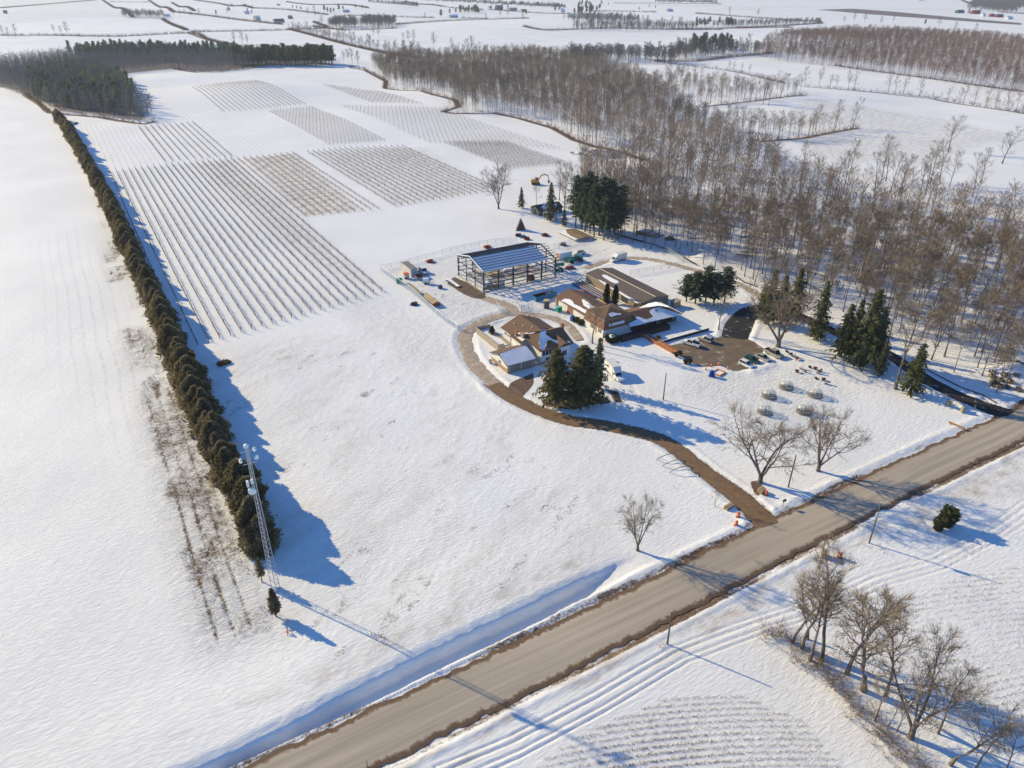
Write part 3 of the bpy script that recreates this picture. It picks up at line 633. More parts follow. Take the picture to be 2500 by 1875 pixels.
for e in hedges + edges:
    far = min(p[1] for p in e) < 135; c = resample(P(*e), 2.2 if far else 2.4); k = 3 if far else 1
    for _ in range(k):
        bxs += list(c[:, 0] + rb.normal(0, 2.4 if far else 1.4, len(c))); bys += list(c[:, 1] + rb.normal(0, 2.4 if far else 1.4, len(c)))
mass('brush', 'low rust-brown brush and weeds along the field edges', 'brush', UV_, np.array(bxs), np.array(bys), .6, 1.7, mat('dry_brush', (.20, .11, .065), .95, .25, .1), 8)
# undergrowth at the foot of the wood
ux, uy = poly_points(wood_a, 9, 15); kk = np.hypot(ux, uy) < 420; mass('undergrowth', 'low leafless undergrowth on the snowy floor of the wood', 'undergrowth', UV_, ux[kk], uy[kk], .25, .7, mat('undergrowth_twigs', (.17, .12, .08), .95, .2, .1), 18)

# --- individual bare trees: (base px, base py, top py, spread scale, kind, label)
def tree_at(px, py, top, kind, label, wide=1.0, group=None, name='bare_tree', rz=None):
    x, y = at(px, py); h = height_to(x, y, top); v, h0 = kind; s = h / h0
    return place_tree(v, name, label, 'tree', x, y, (s * wide, s * wide, s), rz if rz is not None else rr.uniform(0, 6.28), group)
BIG = [tree_meshes('b', 1, seed=50 + i, h=16, clear=.16, spread=.46, limbs=28, subs=10, twigs=13, ang=(35, 66), rtrunk=.42, tw=(.8, 1.7), tww=.045, forks=4, droop=.25 if i == 0 else .05, wob=.07)[0] for i in range(3)]
COP = [tree_meshes('c', 1, seed=70 + i, h=14, clear=.34, spread=.34, limbs=16, subs=7, twigs=10, ang=(28, 58), rtrunk=.26, tw=(.6, 1.3), tww=.04, wob=.09, lean=.08)[0] for i in range(4)]
tree_at(1855, 1178, 1010, (BIG[0], 16), 'large spreading bare tree with drooping branches at the mouth of the brown driveway', 1.15)
tree_at(1997, 1150, 1010, (BIG[1], 16), 'smaller vase-shaped bare tree right of the big spreading tree beside the road', 1.05)
tree_at(1556, 1343, 1222, (BIG[2], 16), 'lone small bare tree at the road edge beyond the end of the ditch', .8)
tree_at(1899, 847, 690, (BIG[1], 16), 'broad pale bare maple standing behind the parked cars', 1.25)
tree_at(1446, 838, 730, (COP[1], 14), 'spindly bare tree between the brown-roofed house and the mansard building', .9)
tree_at(1754, 806, 716, (OPEN[0], 12), 'round-headed bare tree beside the black asphalt drive', 1.0)
tree_at(1745, 1236, 1182, (OPEN[1], 12), 'sapling with thin upright twigs beside the left driveway block', .7)
tree_at(2185, 950, 760, (COP[0], 14), 'bare tree with leaning grey trunk beside the last spruce before the sign', .9)
for q in ((2183, 950, 800),): pass
cop = [(1934, 1568, 1400, 1.0), (1958, 1583, 1390, .9), (1972, 1560, 1420, .8), (1978, 1612, 1430, .9), (2005, 1610, 1395, 1.0), (2068, 1644, 1425, 1.0), (2108, 1685, 1425, 1.15), (2160, 1700, 1520, .9), (2222, 1800, 1600, 1.0), (2290, 1790, 1640, .7), (2320, 1868, 1700, .9), (2136, 1760, 1640, .7), (2190, 1785, 1700, .7), (2380, 1880, 1760, .8), (2168, 1775, 1690, .6), (2450, 1890, 1790, .8)]
clab = ['thin', 'straight', 'forked', 'crooked', 'tall', 'wide-crowned', 'tallest', 'slender', 'thick-trunked']
for k, (a, b, c, wdt) in enumerate(cop):
    pos = ['first from the road', 'second from the road', 'third from the road', 'fourth from the road', 'fifth from the road', 'leaning right before the tallest', 'tallest, two-stemmed in the middle', 'behind the tallest, low-branched'][k] if k < 8 else ['thick brown trunk with dense fan crown', 'thin, right of the thick fan-crowned one', 'near the bottom edge, left of two', 'short, with pale bark in the brush', 'short, beside the fan-crowned one', 'at the bottom edge, middle of the last three', 'smallest, tangled in the brush', 'lowest of all, at the bottom right corner'][k - 8]
    tree_at(a, b, c, (COP[k % 4] if k != 8 else BIG[1], 14 if k != 8 else 16), 'bare tree in the lower right row, ' + pos, wdt, 'bare trees along the lower right field edge')
# brush beneath the lower right row
c = resample(P((1885, 1545), (1960, 1595), (2040, 1670), (2110, 1760), (2190, 1830), (2260, 1895)), .9); rb = np.random.default_rng(3)
nx = np.concatenate([c[:, 0] + rb.normal(0, 1.1, len(c)) for _ in range(5)]); ny = np.concatenate([c[:, 1] + rb.normal(0, 1.1, len(c)) for _ in range(5)])
UW = [tri_variant(180 + i, 2.2, 14, 7, clear=.02, spread=.9, w=.035, tww=.03, tl=(.3, .8), bush=True) for i in range(3)]
mass('brush', 'tangle of bare brown brush under the lower right row of trees', 'brush', UW, nx, ny, .4, 1.2, mat('near_brush', (.19, .125, .085), .95, .25, .5), 12)
tufts = [(2107, 1330), (2145, 1335), (2150, 1345), (1990, 1370), (2000, 1380), (1620, 1575), (1610, 1580), (1845, 1372), (1880, 1255), (1850, 1250), (1560, 1345), (1645, 1190), (680, 1500), (700, 1520), (640, 1490), (625, 1530)]
tx, ty = zip(*[at(*q) for q in tufts]); mass('dry_grass', 'scattered tufts of dry grass around the road poles and tower foot', 'dry grass', UW, np.array(tx), np.array(ty), .3, .7, mat('dry_grass_blades', (.32, .23, .13), .95, .2, .5), 13)
# tree lines in the right-hand fields
OF = OPEN + [FOREST[0], FOREST[3]]
def tline(pts, lab, group, hs=(9, 13)):
    hs = (hs[0] * 1.25, hs[1] * 1.3)
    for (a, b) in pts:
        x, y = at(a, b); v = rr.choice(OPEN); s = rr.uniform(*hs) / 12
        place_tree(v, 'bare_tree', lab, 'tree', x, y, (s * .85, s * .85, s), rr.uniform(0, 6.28), group)
tline([(1628 + 21 * i + rr.uniform(-8, 8), 213 + 1.2 * i + rr.uniform(-16, 34)) for i in range(15)], 'bare tree in the ragged strip reaching right into the upper field', 'trees of the upper strip', (11, 15))
tline([(1722, 258), (1760, 253), (1800, 250), (1832, 246), (1868, 243), (1905, 240), (1940, 236)], 'bare tree in the ragged strip reaching right into the upper field', 'trees of the upper strip', (11, 15))
tline([(1965, 208), (1999, 212), (2026, 217), (2040, 217), (2085, 220), (2070, 219), (2168, 226), (2185, 228), (2205, 230), (2244, 234), (2312, 248), (2340, 251), (2352, 252), (2378, 256), (2407, 260), (2430, 263), (2455, 268), (2480, 272), (2495, 274)], 'bare tree on the brushy line between the two white fields at the right', 'trees between the right fields', (9, 13))
tline([(1780, 172), (1790, 174), (1810, 177), (1828, 180)], 'small bare tree on the short hedgerow in the upper field', 'small hedgerow trees', (6, 8))
tline([(1750, 318), (1770, 320), (1790, 325), (1812, 330), (1830, 332), (1850, 336), (1868, 338), (1885, 337), (1900, 340), (1925, 338), (1948, 336), (1973, 333), (1990, 322), (2040, 312), (2082, 312), (1720, 312), (1700, 308)], 'bare tree on the brushy tongue pointing into the striped field', 'trees of the lower strip', (10, 14))
tree_at(2314, 370, 288, (OPEN[0], 12), 'lone wide bare tree with dark trunk in the striped field', 1.1)
tree_at(2446, 400, 320, (OPEN[1], 12), 'lone leaning bare tree at the right edge of the striped field', 1.25)
tree_at(1217, 510, 405, (BIG[2], 16), 'lone bare tree with dark trunk at the lower corner of the vineyard', .85)
tree_at(1310, 505, 440, (OPEN[2], 12), 'thin bare tree left of the green cabin behind a bent pine', .6)
tree_at(1378, 500, 415, (OPEN[1], 12), 'bare tree right behind the green cabin', .8)
tline([(1365 + 17 * i + rr.uniform(-6, 6), 485 + rr.uniform(-22, 22) + i * .6) for i in range(15)], 'slim bare tree behind the tall dark pine group', 'trees behind the pines', (12, 16))
tline([(1495 + 16 * i, 512 + rr.uniform(-15, 25)) for i in range(8)], 'slim bare tree behind the tall dark pine group', 'trees behind the pines', (13, 17))
tline([(1928 + rr.uniform(0, 480), 462 + rr.uniform(-30, 40)) for i in range(18)], 'bare tree along the upper margin of the wood against the striped field', 'trees on the wood margin', (12, 16))
for k, (pp, sp, lo_, hi_, lb) in enumerate((([(1610, 212), (1700, 264), (1850, 252), (1968, 236), (1940, 226), (1830, 222), (1720, 200), (1640, 182)], 12, .6, .95, 'bare trees and brush of the upper strip reaching into the field'), ([(1720, 322), (1880, 347), (2000, 336), (2090, 318), (2060, 309), (1900, 320), (1740, 298)], 9, .5, .85, 'bare trees and brush of the lower strip in the striped field'),
    ([(1090, 132), (1300, 136), (1300, 128), (1100, 122)], 12, .4, .8, 'low bare trees behind the left end of the wood'), ([(2230, 242), (2290, 250), (2300, 244), (2240, 237)], 6, .3, .5, 'bushy bit of the line between the right fields'), ([(2400, 268), (2500, 284), (2500, 276), (2400, 261)], 7, .35, .7, 'thicker brush at the right end of the field line'), ([(700, 74), (830, 108), (950, 136), (1030, 146), (1020, 138), (930, 122), (820, 94), (720, 70)], 11, .3, .75, 'scrubby hedgerow running to the wood at the upper centre'))):
    q = poly_points(pp, sp, 90 + k); mass('tree_strip', lb, 'trees', FV, q[0], q[1], lo_, hi_, TWIGFAR, 95 + k)
# far bare trees
farb = [(133, 82), (150, 84), (165, 86), (8, 88), (22, 90), (40, 88), (322, 42), (335, 42), (352, 38), (374, 40), (425, 40), (440, 39), (452, 38), (487, 37), (555, 35), (617, 28), (573, 108), (592, 108), (605, 108), (752, 38), (768, 36), (738, 76), (806, 70), (815, 66), (823, 68), (830, 66), (842, 70), (852, 72), (865, 70), (875, 68), (883, 70), (897, 69), (905, 68), (915, 70), (925, 70), (937, 68), (950, 68), (1038, 48), (985, 100), (997, 104), (1011, 102), (1059, 118), (1103, 122), (1140, 128), (1152, 128), (925, 92), (912, 88), (850, 150), (860, 155), (875, 160), (840, 152)]
farb += [(1185 + i * 28 + rr.uniform(-10, 10), 46 + rr.uniform(-4, 4)) for i in range(4)] + [(1400 + rr.uniform(0, 300), 66 + rr.uniform(-6, 6)) for i in range(26)] + [(1390 + rr.uniform(0, 300), 150 + rr.uniform(-12, 8)) for i in range(34)] + [(1640 + rr.uniform(0, 220), 128 + rr.uniform(-8, 10)) for i in range(30)] + [(2085, 52), (2110, 55), (2150, 60), (2180, 55), (2290, 68), (2330, 76), (2380, 80), (2060, 58), (1780, 38), (1850, 42)]
farb += [(780 + rr.uniform(0, 180), 62 + rr.uniform(-3, 8)) for i in range(26)] + [(720 + rr.uniform(0, 300), 80 + rr.uniform(0, 1)) for i in range(0)]
for t in np.linspace(0, 1, 30): farb.append((715 + 310 * t + rr.uniform(-5, 5), 76 + 66 * t + rr.uniform(-3, 3)))
DTV = [tri_variant(190 + i, 11, 18, 16, clear=.22, spread=.42, w=.2, tww=.17, tl=(1.0, 2.0)) for i in range(4)]
DTM = mat('copse_twigs', (.14, .125, .115), .95, .2, .03)
for k, (pp, sp, lo_, hi_, lb) in enumerate((([(885, 66), (962, 66), (968, 58), (885, 56)], 11, 1.2, 1.9, 'dense bare copse on the lane at the top left centre'), ([(810, 68), (870, 70), (870, 64), (812, 62)], 9, 1.3, 1.9, 'bare copse left of the dense copse'), ([(1390, 152), (1500, 154), (1650, 157), (1650, 147), (1500, 138), (1390, 140)], 9, 1.1, 1.7, 'grey tree band behind the left end of the wood'),
    ([(1650, 150), (1800, 138), (1880, 140), (1880, 128), (1650, 128)], 10, 1.1, 1.6, 'grey trees behind the small conifer stand'), ([(1400, 76), (1560, 78), (1700, 74), (1700, 66), (1540, 62), (1400, 64)], 12, .7, 1.3, 'brushy far tree belt above the big white field'), ([(1740, 68), (1860, 66), (2010, 58), (1990, 52), (1850, 56), (1740, 60)], 12, .6, 1.1, 'brushy far belt above the brown wood'),
    ([(1375, 52), (1450, 56), (1560, 58), (1560, 50), (1450, 44)], 14, .9, 1.6, 'trees around the far lane houses'), ([(2360, 22), (2460, 34), (2500, 20), (2500, 6), (2380, 4)], 16, 1.0, 1.9, 'bare trees behind the red farm'), ([(300, 44), (400, 46), (400, 40), (300, 38)], 10, 1.0, 1.6, 'bare trees on the lane at the upper left'))):
    q = poly_points(pp, sp, 50 + k)
    if len(q[0]): mass('copse', lb, 'trees', DTV, q[0], q[1], lo_, hi_, DTM, 60 + k)
fa = [at(*q) for q in farb]; mass('distant_trees', 'small far-off bare trees on the lanes and hedgerows near the top', 'trees', DTV, np.array([q[0] for q in fa]), np.array([q[1] for q in fa]), 1.1, 1.9, mat('distant_twigs', (.14, .12, .11), .95, .2, .03), 23)

# ---------------------------------------------------------------- conifers
NEED = mat('spruce_needles', (0.07, 0.085, 0.033), 0.9, 0.35, .35, c2=(.17, .17, .06))
NEEDB = mat('blue_green_needles', (0.06, 0.10, 0.06), 0.9, 0.3, .35, c2=(.14, .18, .10))
NEEDG = mat('olive_needles', (0.07, 0.055, 0.025), 0.9, 0.3, .5, c2=(.14, .10, .04))
CEDN = mat('cedar_foliage', (0.14, 0.112, 0.052), 0.95, 0.3, .25, c2=(.36, .285, .155))
def spruce(seed, h, rad, whorls=30, per=7, spr=9, droop=.25, clear=.08, size=.55, ragged=.25, top=.04, pw=.85):
    rg = random.Random(seed); tr = MB(); cr = MB(); tr.tube([(0, 0, 0), (0, 0, h * .5), (0, 0, h)], [h * .014 + .05, h * .01, .02], 6, False)
    for wv in range(whorls):
        t = clear + (1 - clear - top * .3) * (wv + rg.random() * .6) / whorls; z = h * t; L = rad * (1 - t) ** pw * (1 + top) * rg.uniform(1 - ragged, 1 + ragged * .6) + .15
        if t < clear + .12: L *= .75
        for k in range(per):
            az = wv * 1.1 + k * 6.283 / per + rg.uniform(-.3, .3); l = L * rg.uniform(.7, 1.1); d = Vector((cos(az), sin(az), 0))
            if rg.random() < .10: continue
            e = Vector((0, 0, z)) + d * l + Vector((0, 0, -droop * l * rg.uniform(.6, 1.4) + .25 * l * t))
            s = Vector((-d.y, d.x, 0)) * .03; p0 = Vector((0, 0, z)); tr.tri(tuple(p0 - s), tuple(p0 + s), tuple(e))
            for j in range(spr):
                u_ = rg.uniform(.15, 1.03); c = p0.lerp(e, u_); w_ = size * rg.uniform(.6, 1.3) * (1.15 - .4 * u_) * min(1, .45 + l / rad)
                a2 = az + rg.choice((-1, 1)) * rg.uniform(.2, 1.2); o = Vector((cos(a2), sin(a2), rg.uniform(-.75, .1))).normalized() * w_ * 1.5
                q = Vector((-o.y, o.x, rg.uniform(-.6, .6) * w_)).normalized() * w_ * .45
                cr.tri(tuple(c - q), tuple(c + q), tuple(c + o)); c2 = c + o * .4; cr.tri(tuple(c2 - q * .8), tuple(c2 + q * .8), tuple(c2 + Vector((o.x * .3, o.y * .3, -w_ * 1.1))))
    return tr, cr
def blobby(seed, h, rx, n, size, shape, core=.62, z0=0.0):
    """dense foliage: small faces through the outer part of a shaped volume, with a ragged outline"""
    rg = random.Random(seed); cr = MB(); ph = [rg.uniform(0, 6.28) for _ in range(6)]
    def rad(az, t): return rx * shape(t) * (1 + .20 * sin(2 * az + ph[0] + 5 * t) + .16 * sin(3 * az + ph[1] - 9 * t) + .12 * sin(5 * az + ph[2] + 17 * t))
    for _ in range(n):
        t = rg.random() ** .85; az = rg.uniform(0, 6.283); r = rad(az, t) * (core + (1 - core) * rg.random() ** .5) * rg.uniform(.86, 1.12); z = z0 + (h - z0) * t
        c = Vector((r * cos(az), r * sin(az), z)); w_ = size * rg.uniform(.5, 1.3)
        o = Vector((cos(az) + rg.gauss(0, .6), sin(az) + rg.gauss(0, .6), rg.gauss(.35, .7))).normalized() * w_; q = o.cross(Vector((rg.uniform(-1, 1), rg.uniform(-1, 1), rg.uniform(-1, 1)))).normalized() * w_ * .5
        cr.tri(tuple(c - q), tuple(c + q), tuple(c + o))
    k = len(cr.v); nn, mm = 9, 6
    for i in range(mm + 1):
        t = i / mm
        for j in range(nn): az = 6.283 * j / nn; r = rad(az, t) * core * .93; cr.v.append((r * cos(az), r * sin(az), z0 + (h * .97 - z0) * t))
    for i in range(mm):
        for j in range(nn): a, b = k + i * nn + j, k + i * nn + (j + 1) % nn; cr.f.append((a, b, b + nn, a + nn))
    return cr
def conif(v, name, label, px, py, top, wide=1.0, group=None, cat='tree', h0=16.0, scale=None, rz=None):
    x, y = at(px, py); h = height_to(x, y, top) if scale is None else scale; s = h / h0
    t = thing(name, label, cat, (x, y, float(terr(x, y)) - .05), rr.uniform(0, 6.28) if rz is None else rz, group, (s * wide, s * wide, s))
    if v[0]: ob('trunk', v[0], t)
    ob('crown', v[1], t); return t
def sm(args, mc=NEED): a, b = spruce(*args[0], **args[1]); return (a.mesh('trunk', BARK), b.mesh('crown', mc))
NEEDH = mat('olive_green_needles', (.085, .09, .03), .9, .35, .35, c2=(.20, .18, .065))
HERO = [sm(((301 + i, 16, 6.0), dict(whorls=38, per=8, spr=18, droop=.22, clear=.14, size=.6, ragged=.5, top=.1, pw=.7)), NEEDH) for i in range(2)]
SPR = [sm(((311 + i, 16, 3.9), dict(whorls=34, per=6, spr=9, droop=.28, clear=.1, size=.6, ragged=.5)), NEED) for i in range(3)]
SPG = [sm(((321 + i, 16, 4.4), dict(whorls=28, per=6, spr=16, droop=.05, clear=.25, size=.55, ragged=.6, pw=.5)), NEEDB) for i in range(3)]
conif(HERO[0], 'spruce_tree', 'tall spruce with olive-brown foliage in front of the house, left of two', 1356, 990, 845, .95)
conif(HERO[1], 'spruce_tree', 'darker spruce right of its twin, standing on bare brown ground', 1420, 984, 838, 1.15)
conif(SPR[0], 'spruce_tree', 'ragged spruce crown rising behind the two front spruces', 1458, 948, 822, .9)
for k, (a, b, c, wd_, lb) in enumerate([(1872, 790, 655, 1.2, 'rusty-green spruce on the left of the clump behind the maple'), (1900, 792, 668, 1.1, 'middle spruce of the clump behind the maple'), (1935, 780, 650, 1.1, 'tall dark spruce at the right of the clump behind the maple'), (1858, 765, 690, 1.0, 'short spruce at the back left of the clump behind the maple'),
                                 (1992, 830, 682, 1.0, 'narrow spruce alone between the maple clump and the spruce row'), (2052, 872, 738, 1.1, 'first spruce of the row along the asphalt drive'), (2072, 880, 728, .9, 'second spruce of the row, thin-topped'), (2103, 895, 700, 1.2, 'tallest spruce of the row along the asphalt drive'), (2132, 880, 745, 1.1, 'fourth spruce of the row, dense and dark'), (2145, 920, 830, .9, 'small spruce at the right end of the row'), (2222, 962, 835, 1.25, 'yellow-green spruce next to the leaning bare trunk near the sign')]):
    conif(SPR[k % 3], 'spruce_tree', lb, a, b, c, wd_)
for k, (a, b, c, wd_, lb) in enumerate([(1675, 737, 668, 1.7, 'pale left conifer of the clump behind the black-shadowed low building'), (1697, 742, 662, 1.8, 'round dark green conifer in the middle of the clump by the service lane'), (1722, 738, 648, 1.5, 'conifer at the back of the clump by the service lane'), (1742, 745, 664, 1.8, 'dense blue-green conifer of the clump by the service lane'), (1768, 738, 650, 1.5, 'pointed right-hand conifer of the clump by the service lane')]):
    conif(SPG[k % 3], 'conifer_tree', lb, a, b, c, wd_)
pines = [(1405, 555), (1420, 558), (1428, 565), (1440, 570), (1450, 578), (1462, 575), (1474, 586), (1484, 582), (1495, 585), (1508, 583), (1433, 556), (1448, 560), (1470, 565), (1490, 566), (1500, 570), (1515, 570)]
for k, (a, b) in enumerate(pines): conif(SPG[k % 3], 'pine_tree', 'tall dark pine in the dense group behind the construction yard', a, b, b - rr.uniform(112, 140), rr.uniform(.8, 1.1), 'dense group of tall pines')
for a, b, c, lb in ((1273, 508, 455, 'wind-bent small pine left of the green cabin'), (1344, 540, 442, 'bent pine leaning over the green cabin'), (1377, 552, 505, 'small pine beside the white carport')): conif(SPR[1], 'pine_tree', lb, a, b, c, 1.0)
CEDAR = [blobby(401 + i, 8.2 + .25 * (i % 3), 2.6, 4200, .46, (lambda e: lambda t: (1.05 - .25 * t) * (1 - max(0, t - .5) ** e * (1 / .5 ** e) * .96) + .02)(1.1 + .25 * i), core=.78).mesh('crown', CEDN) for i in range(5)]
rh = random.Random(12)
hb = [at(*q) for q in ((640, 1350), (600, 1240), (480, 985), (400, 790), (320, 620), (240, 450), (165, 320), (142, 292))]
hl = resample(hb, 1.0); tot = len(hl); i = 1.0; n_h = 0
while i < tot - 1:
    x, y = hl[int(i)]; sc_h = rh.uniform(.72, 1.2) * (1.0 if y < 240 else .92); x += rh.uniform(-.8, .8)
    t = ob('cedar_tree', CEDAR[rh.randrange(5)], None, (x, y, -.1), rh.uniform(0, 6.28), (sc_h * rh.uniform(.95, 1.2), sc_h * 1.05, sc_h))
    tag(t, 'olive-brown cedar in the long hedge row left of the vineyard', 'tree', 'cedars of the long hedge'); i += rh.uniform(2.2, 3.9) if y < 400 else 4.2; n_h += 1
THUJA = blobby(431, 7, .95, 1800, .3, lambda t: (1 - t) ** .45 * (.75 + .5 * min(1, t * 4)) ).mesh('crown', mat('thuja_foliage', (.03, .04, .018), .95, .2, .8))
for a, b, lb in ((1480, 741, 'left of the two slim columnar cedars in the courtyard'), (1501, 745, 'right of the two slim columnar cedars in the courtyard')):
    x, y = at(a, b); tag(ob('columnar_cedar', THUJA, None, (x, y, 0)), lb, 'tree')
x, y = at(675, 1505); t = thing('young_cedar', 'small sparse cedar standing right below the lattice tower', 'tree', (x, y, 0)); m0, m1 = spruce(441, 6.5, 1.3, whorls=26, per=7, spr=12, droop=-.3, clear=.18, size=.3, ragged=.4); ob('trunk', m0.mesh('trunk', BARK), t); ob('crown', m1.mesh('crown', CEDN), t)
x, y = at(640, 1420); t = thing('young_cedar', 'thin half-bare cedar at the near end of the hedge', 'tree', (x, y, 0)); m0, m1 = spruce(442, 5.5, 1.5, whorls=20, per=6, spr=8, droop=-.1, clear=.3, size=.25, ragged=.5); ob('trunk', m0.mesh('trunk', BARK), t); ob('crown', m1.mesh('crown', CEDN), t)
BUSHM = blobby(451, 2.2, 1.9, 1500, .4, lambda t: max(.05, 1 - (2 * t - .85) ** 2 * .9) ** .5, z0=.1).mesh('foliage', mat('yew_foliage', (.035, .045, .018), .95, .25, 1.0))
x, y = at(1495, 834); b_ = thing('round_bush', 'clipped round evergreen bush with a snow cap by the white wall', 'bush', (x, y, 0)); ob('foliage', BUSHM, b_); part('snow_cap', MB().lathe([(.01, 2.3), (.7, 2.22), (1.2, 1.9), (1.3, 1.75)], 12), SNOWP, b_, sm=True)
for a, b, s_, lb in ((2310, 1283, 1.25, 'larger half of the lone dark evergreen bush south of the road'), (2288, 1294, .85, 'smaller half of the lone evergreen bush south of the road')):
    x, y = at(a, b); tag(ob('juniper_bush', blobby(460 + a, 3.2, 1.15, 1100, .4, lambda t: .5 + .9 * t - 1.1 * max(0, t - .5)).mesh('juniper', NEED), None, (x, y, 0), 0, s_), lb, 'bush')
# plantation conifers, upper left
LOWC = []
for i in range(4):
    a, b = spruce(471 + i, 16, 3.0, whorls=13, per=6, spr=4, droop=.05, clear=.3, size=1.3, ragged=.5, pw=.5); a.v, a.f = a.v[:], a.f[:]
    k = len(b.v); b.v += a.v; b.f += [tuple(k + q for q in f) for f in a.f]; LOWC.append(b)
PLG = [q.mesh('conifer', mat('plantation_needles', (.06, .09, .055), .9, .3, .02, c2=(.15, .18, .08))) for q in LOWC]
def lowc(a, b, h, lab, grp, wide=1.0):
    x, y = at(a, b); s = h / 16; tag(ob('conifer_tree', PLG[rr.randrange(4)], None, (x, y, float(terr(x, y)) - .1), rr.uniform(0, 6.28), (s * wide, s * wide, s)), lab, 'tree', grp)
for i in range(62): lowc(572 + i * 3.95 + rr.uniform(-2, 2), 163 - 1.0 * (i > 20) + rr.uniform(-9, 0), rr.uniform(19, 25), 'dark plantation conifer in the straight block behind the vineyard', 'block of plantation conifers', 1.35)
for i in range(60):
    t = rr.random(); a = 85 + 215 * t; b = 262 + 22 * t + rr.uniform(-48, 0) - 10 * (1 - t); lowc(a, b, rr.uniform(12, 17), 'green conifer in the wood corner above the hedge', 'conifers of the wood corner', 1.3)
cvx = [np.array([LOWC[k].v[q] for f in LOWC[k].f if len(f) == 3 for q in f], dtype=np.float32) for k in range(3)]
e1 = poly_points([(70, 235), (130, 262), (250, 277), (335, 285), (330, 225), (270, 185), (180, 165), (80, 180)], 8.0, 31); mass('evergreen_wood', 'mid-green evergreens filling the lower part of the upper left wood', 'wood', cvx, e1[0], e1[1], .5, 1.05, mat('grove_needles', (.13, .20, .09), .9, .3, .02, c2=(.30, .36, .15)), 32)
e2 = poly_points([(180, 150), (330, 150), (480, 148), (590, 150), (590, 134), (300, 128), (170, 136)], 10, 33); mass('evergreen_wood', 'dark evergreens along the back ridge of the upper left wood', 'wood', cvx, e2[0], e2[1], .85, 1.3, mat('ridge_needles', (.06, .11, .075), .9, .3, .02, c2=(.14, .22, .12)), 34)
lowc(312, 205, 13, 'single conifer at the point of the upper left wood', None, 1.3)
for i in range(34): lowc(1690 + 95 * rr.random(), 108 + rr.uniform(-4, 22), rr.uniform(14, 19), 'dark conifer in the small stand above the brown wood', 'small conifer stand', 1.3)
for i in range(20): lowc(1700 + 95 * rr.random(), 62 + rr.uniform(-4, 5), rr.uniform(13, 17), 'dark conifer of the far stand right of the brush', 'far conifer stand', 1.4)
fc = [(528, 36, 12), (558, 28, 12), (561, 27, 10), (605, 30, 11), (615, 33, 9), (770, 37, 10), (778, 36, 8), (792, 28, 18), (800, 30, 14), (808, 32, 14), (815, 30, 12), (828, 26, 18), (838, 25, 13), (868, 20, 12), (885, 22, 12), (1077, 42, 20), (1098, 34, 14), (1113, 33, 15), (1240, 22, 13), (1285, 36, 9), (1355, 28, 16), (1365, 28, 14), (1372, 30, 12), (1402, 34, 16), (1412, 36, 18), (1420, 38, 16), (1432, 32, 20), (1440, 34, 18), (1470, 10, 10), (1485, 12, 9), (1560, 25, 10), (2258, 60, 12), (466, 38, 10), (715, 20, 9), (725, 22, 9), (735, 24, 10), (1585, 18, 9), (1600, 20, 9), (2480, 30, 12)]
for a, b, h in fc: lowc(a, b, h, 'small dark conifer among the far houses', 'far single conifers', 1.4)
for i in range(22): lowc(1120 + 50 * rr.random(), 30 + rr.uniform(-6, 3), rr.uniform(12, 17), 'conifer in the dark clump beside the far barn', 'conifers beside the far barn', 1.5)
for i in range(26): lowc(1410 + 70 * rr.random(), 20 + rr.uniform(-12, 12), rr.uniform(12, 19), 'conifer in the clump of trees at the far lane', 'conifers at the far lane', 1.5)
wb = [at(1030 + 350 * t, 2 + 20 * t + rr.uniform(-3, 1)) for t in np.linspace(0, 1, 150)] + [at(1600 + 150 * t, 6 + 3 * t + rr.uniform(-2, 2)) for t in np.linspace(0, 1, 60)] + [at(900 + 120 * t, 7 + 11 * t) for t in np.linspace(0, 1, 40)]
wbv = [np.array([LOWC[k].v[q] for f in LOWC[k].f if len(f) == 3 for q in f], dtype=np.float32) for k in range(2)]
mass('windbreak', 'long dark conifer windbreaks near the top edge', 'windbreak', wbv, np.array([q[0] for q in wb]), np.array([q[1] for q in wb]), .7, 1.2, mat('windbreak_needles', (.03, .045, .03), .9, .2, .03), 24)
for i in range(24): lowc(1810 + 190 * rr.random(), 52 + rr.uniform(-3, 4), rr.uniform(5, 9), 'small conifer on the hedgerow above the brown wood', 'hedgerow conifers', 1.5)
# snow-mobile side: corn stubble south of the road
def stubble(px, rowdir, name, label, n, seed, spacing=.9):
    p = P(*px); q = np.array(p); rg = np.random.default_rng(seed); x = rg.uniform(q[:, 0].min(), q[:, 0].max(), n * 3); y = rg.uniform(q[:, 1].min(), q[:, 1].max(), n * 3)
    ca_, sa_ = cos(rowdir), sin(rowdir); s = x * ca_ + y * sa_; t = -x * sa_ + y * ca_; bend = (s - s.min()) ** 2 / 260.0; t = t + bend ; t = np.round(t / spacing) * spacing + rg.normal(0, .12, len(t)); t = t - bend
    x = s * ca_ - t * sa_; y = s * sa_ + t * ca_; m = inside(x, y, p) & (fbm(x / 9, y / 9, seed, 2) > .25); x, y = x[m][:n], y[m][:n]; n = len(x)
    a = rg.uniform(0, 6.28, n); h = rg.uniform(.08, .34, n); ln = rg.uniform(-.3, .3, (n, 2)); wv = .04
    A = np.empty((n, 3, 3), np.float32); A[:, 0] = np.stack([x - wv * np.cos(a), y - wv * np.sin(a), np.full(n, -.08)], 1); A[:, 1] = np.stack([x + wv * np.cos(a), y + wv * np.sin(a), np.full(n, -.08)], 1); A[:, 2] = np.stack([x + ln[:, 0], y + ln[:, 1], h + .05], 1)
    tag(ob(name, np_mesh(name, A.reshape(-1, 3), np.arange(3 * n).reshape(-1, 3), mat('straw', (.22, .15, .09), .95, .2, 1.0))), label, 'stubble', None, 'stuff')
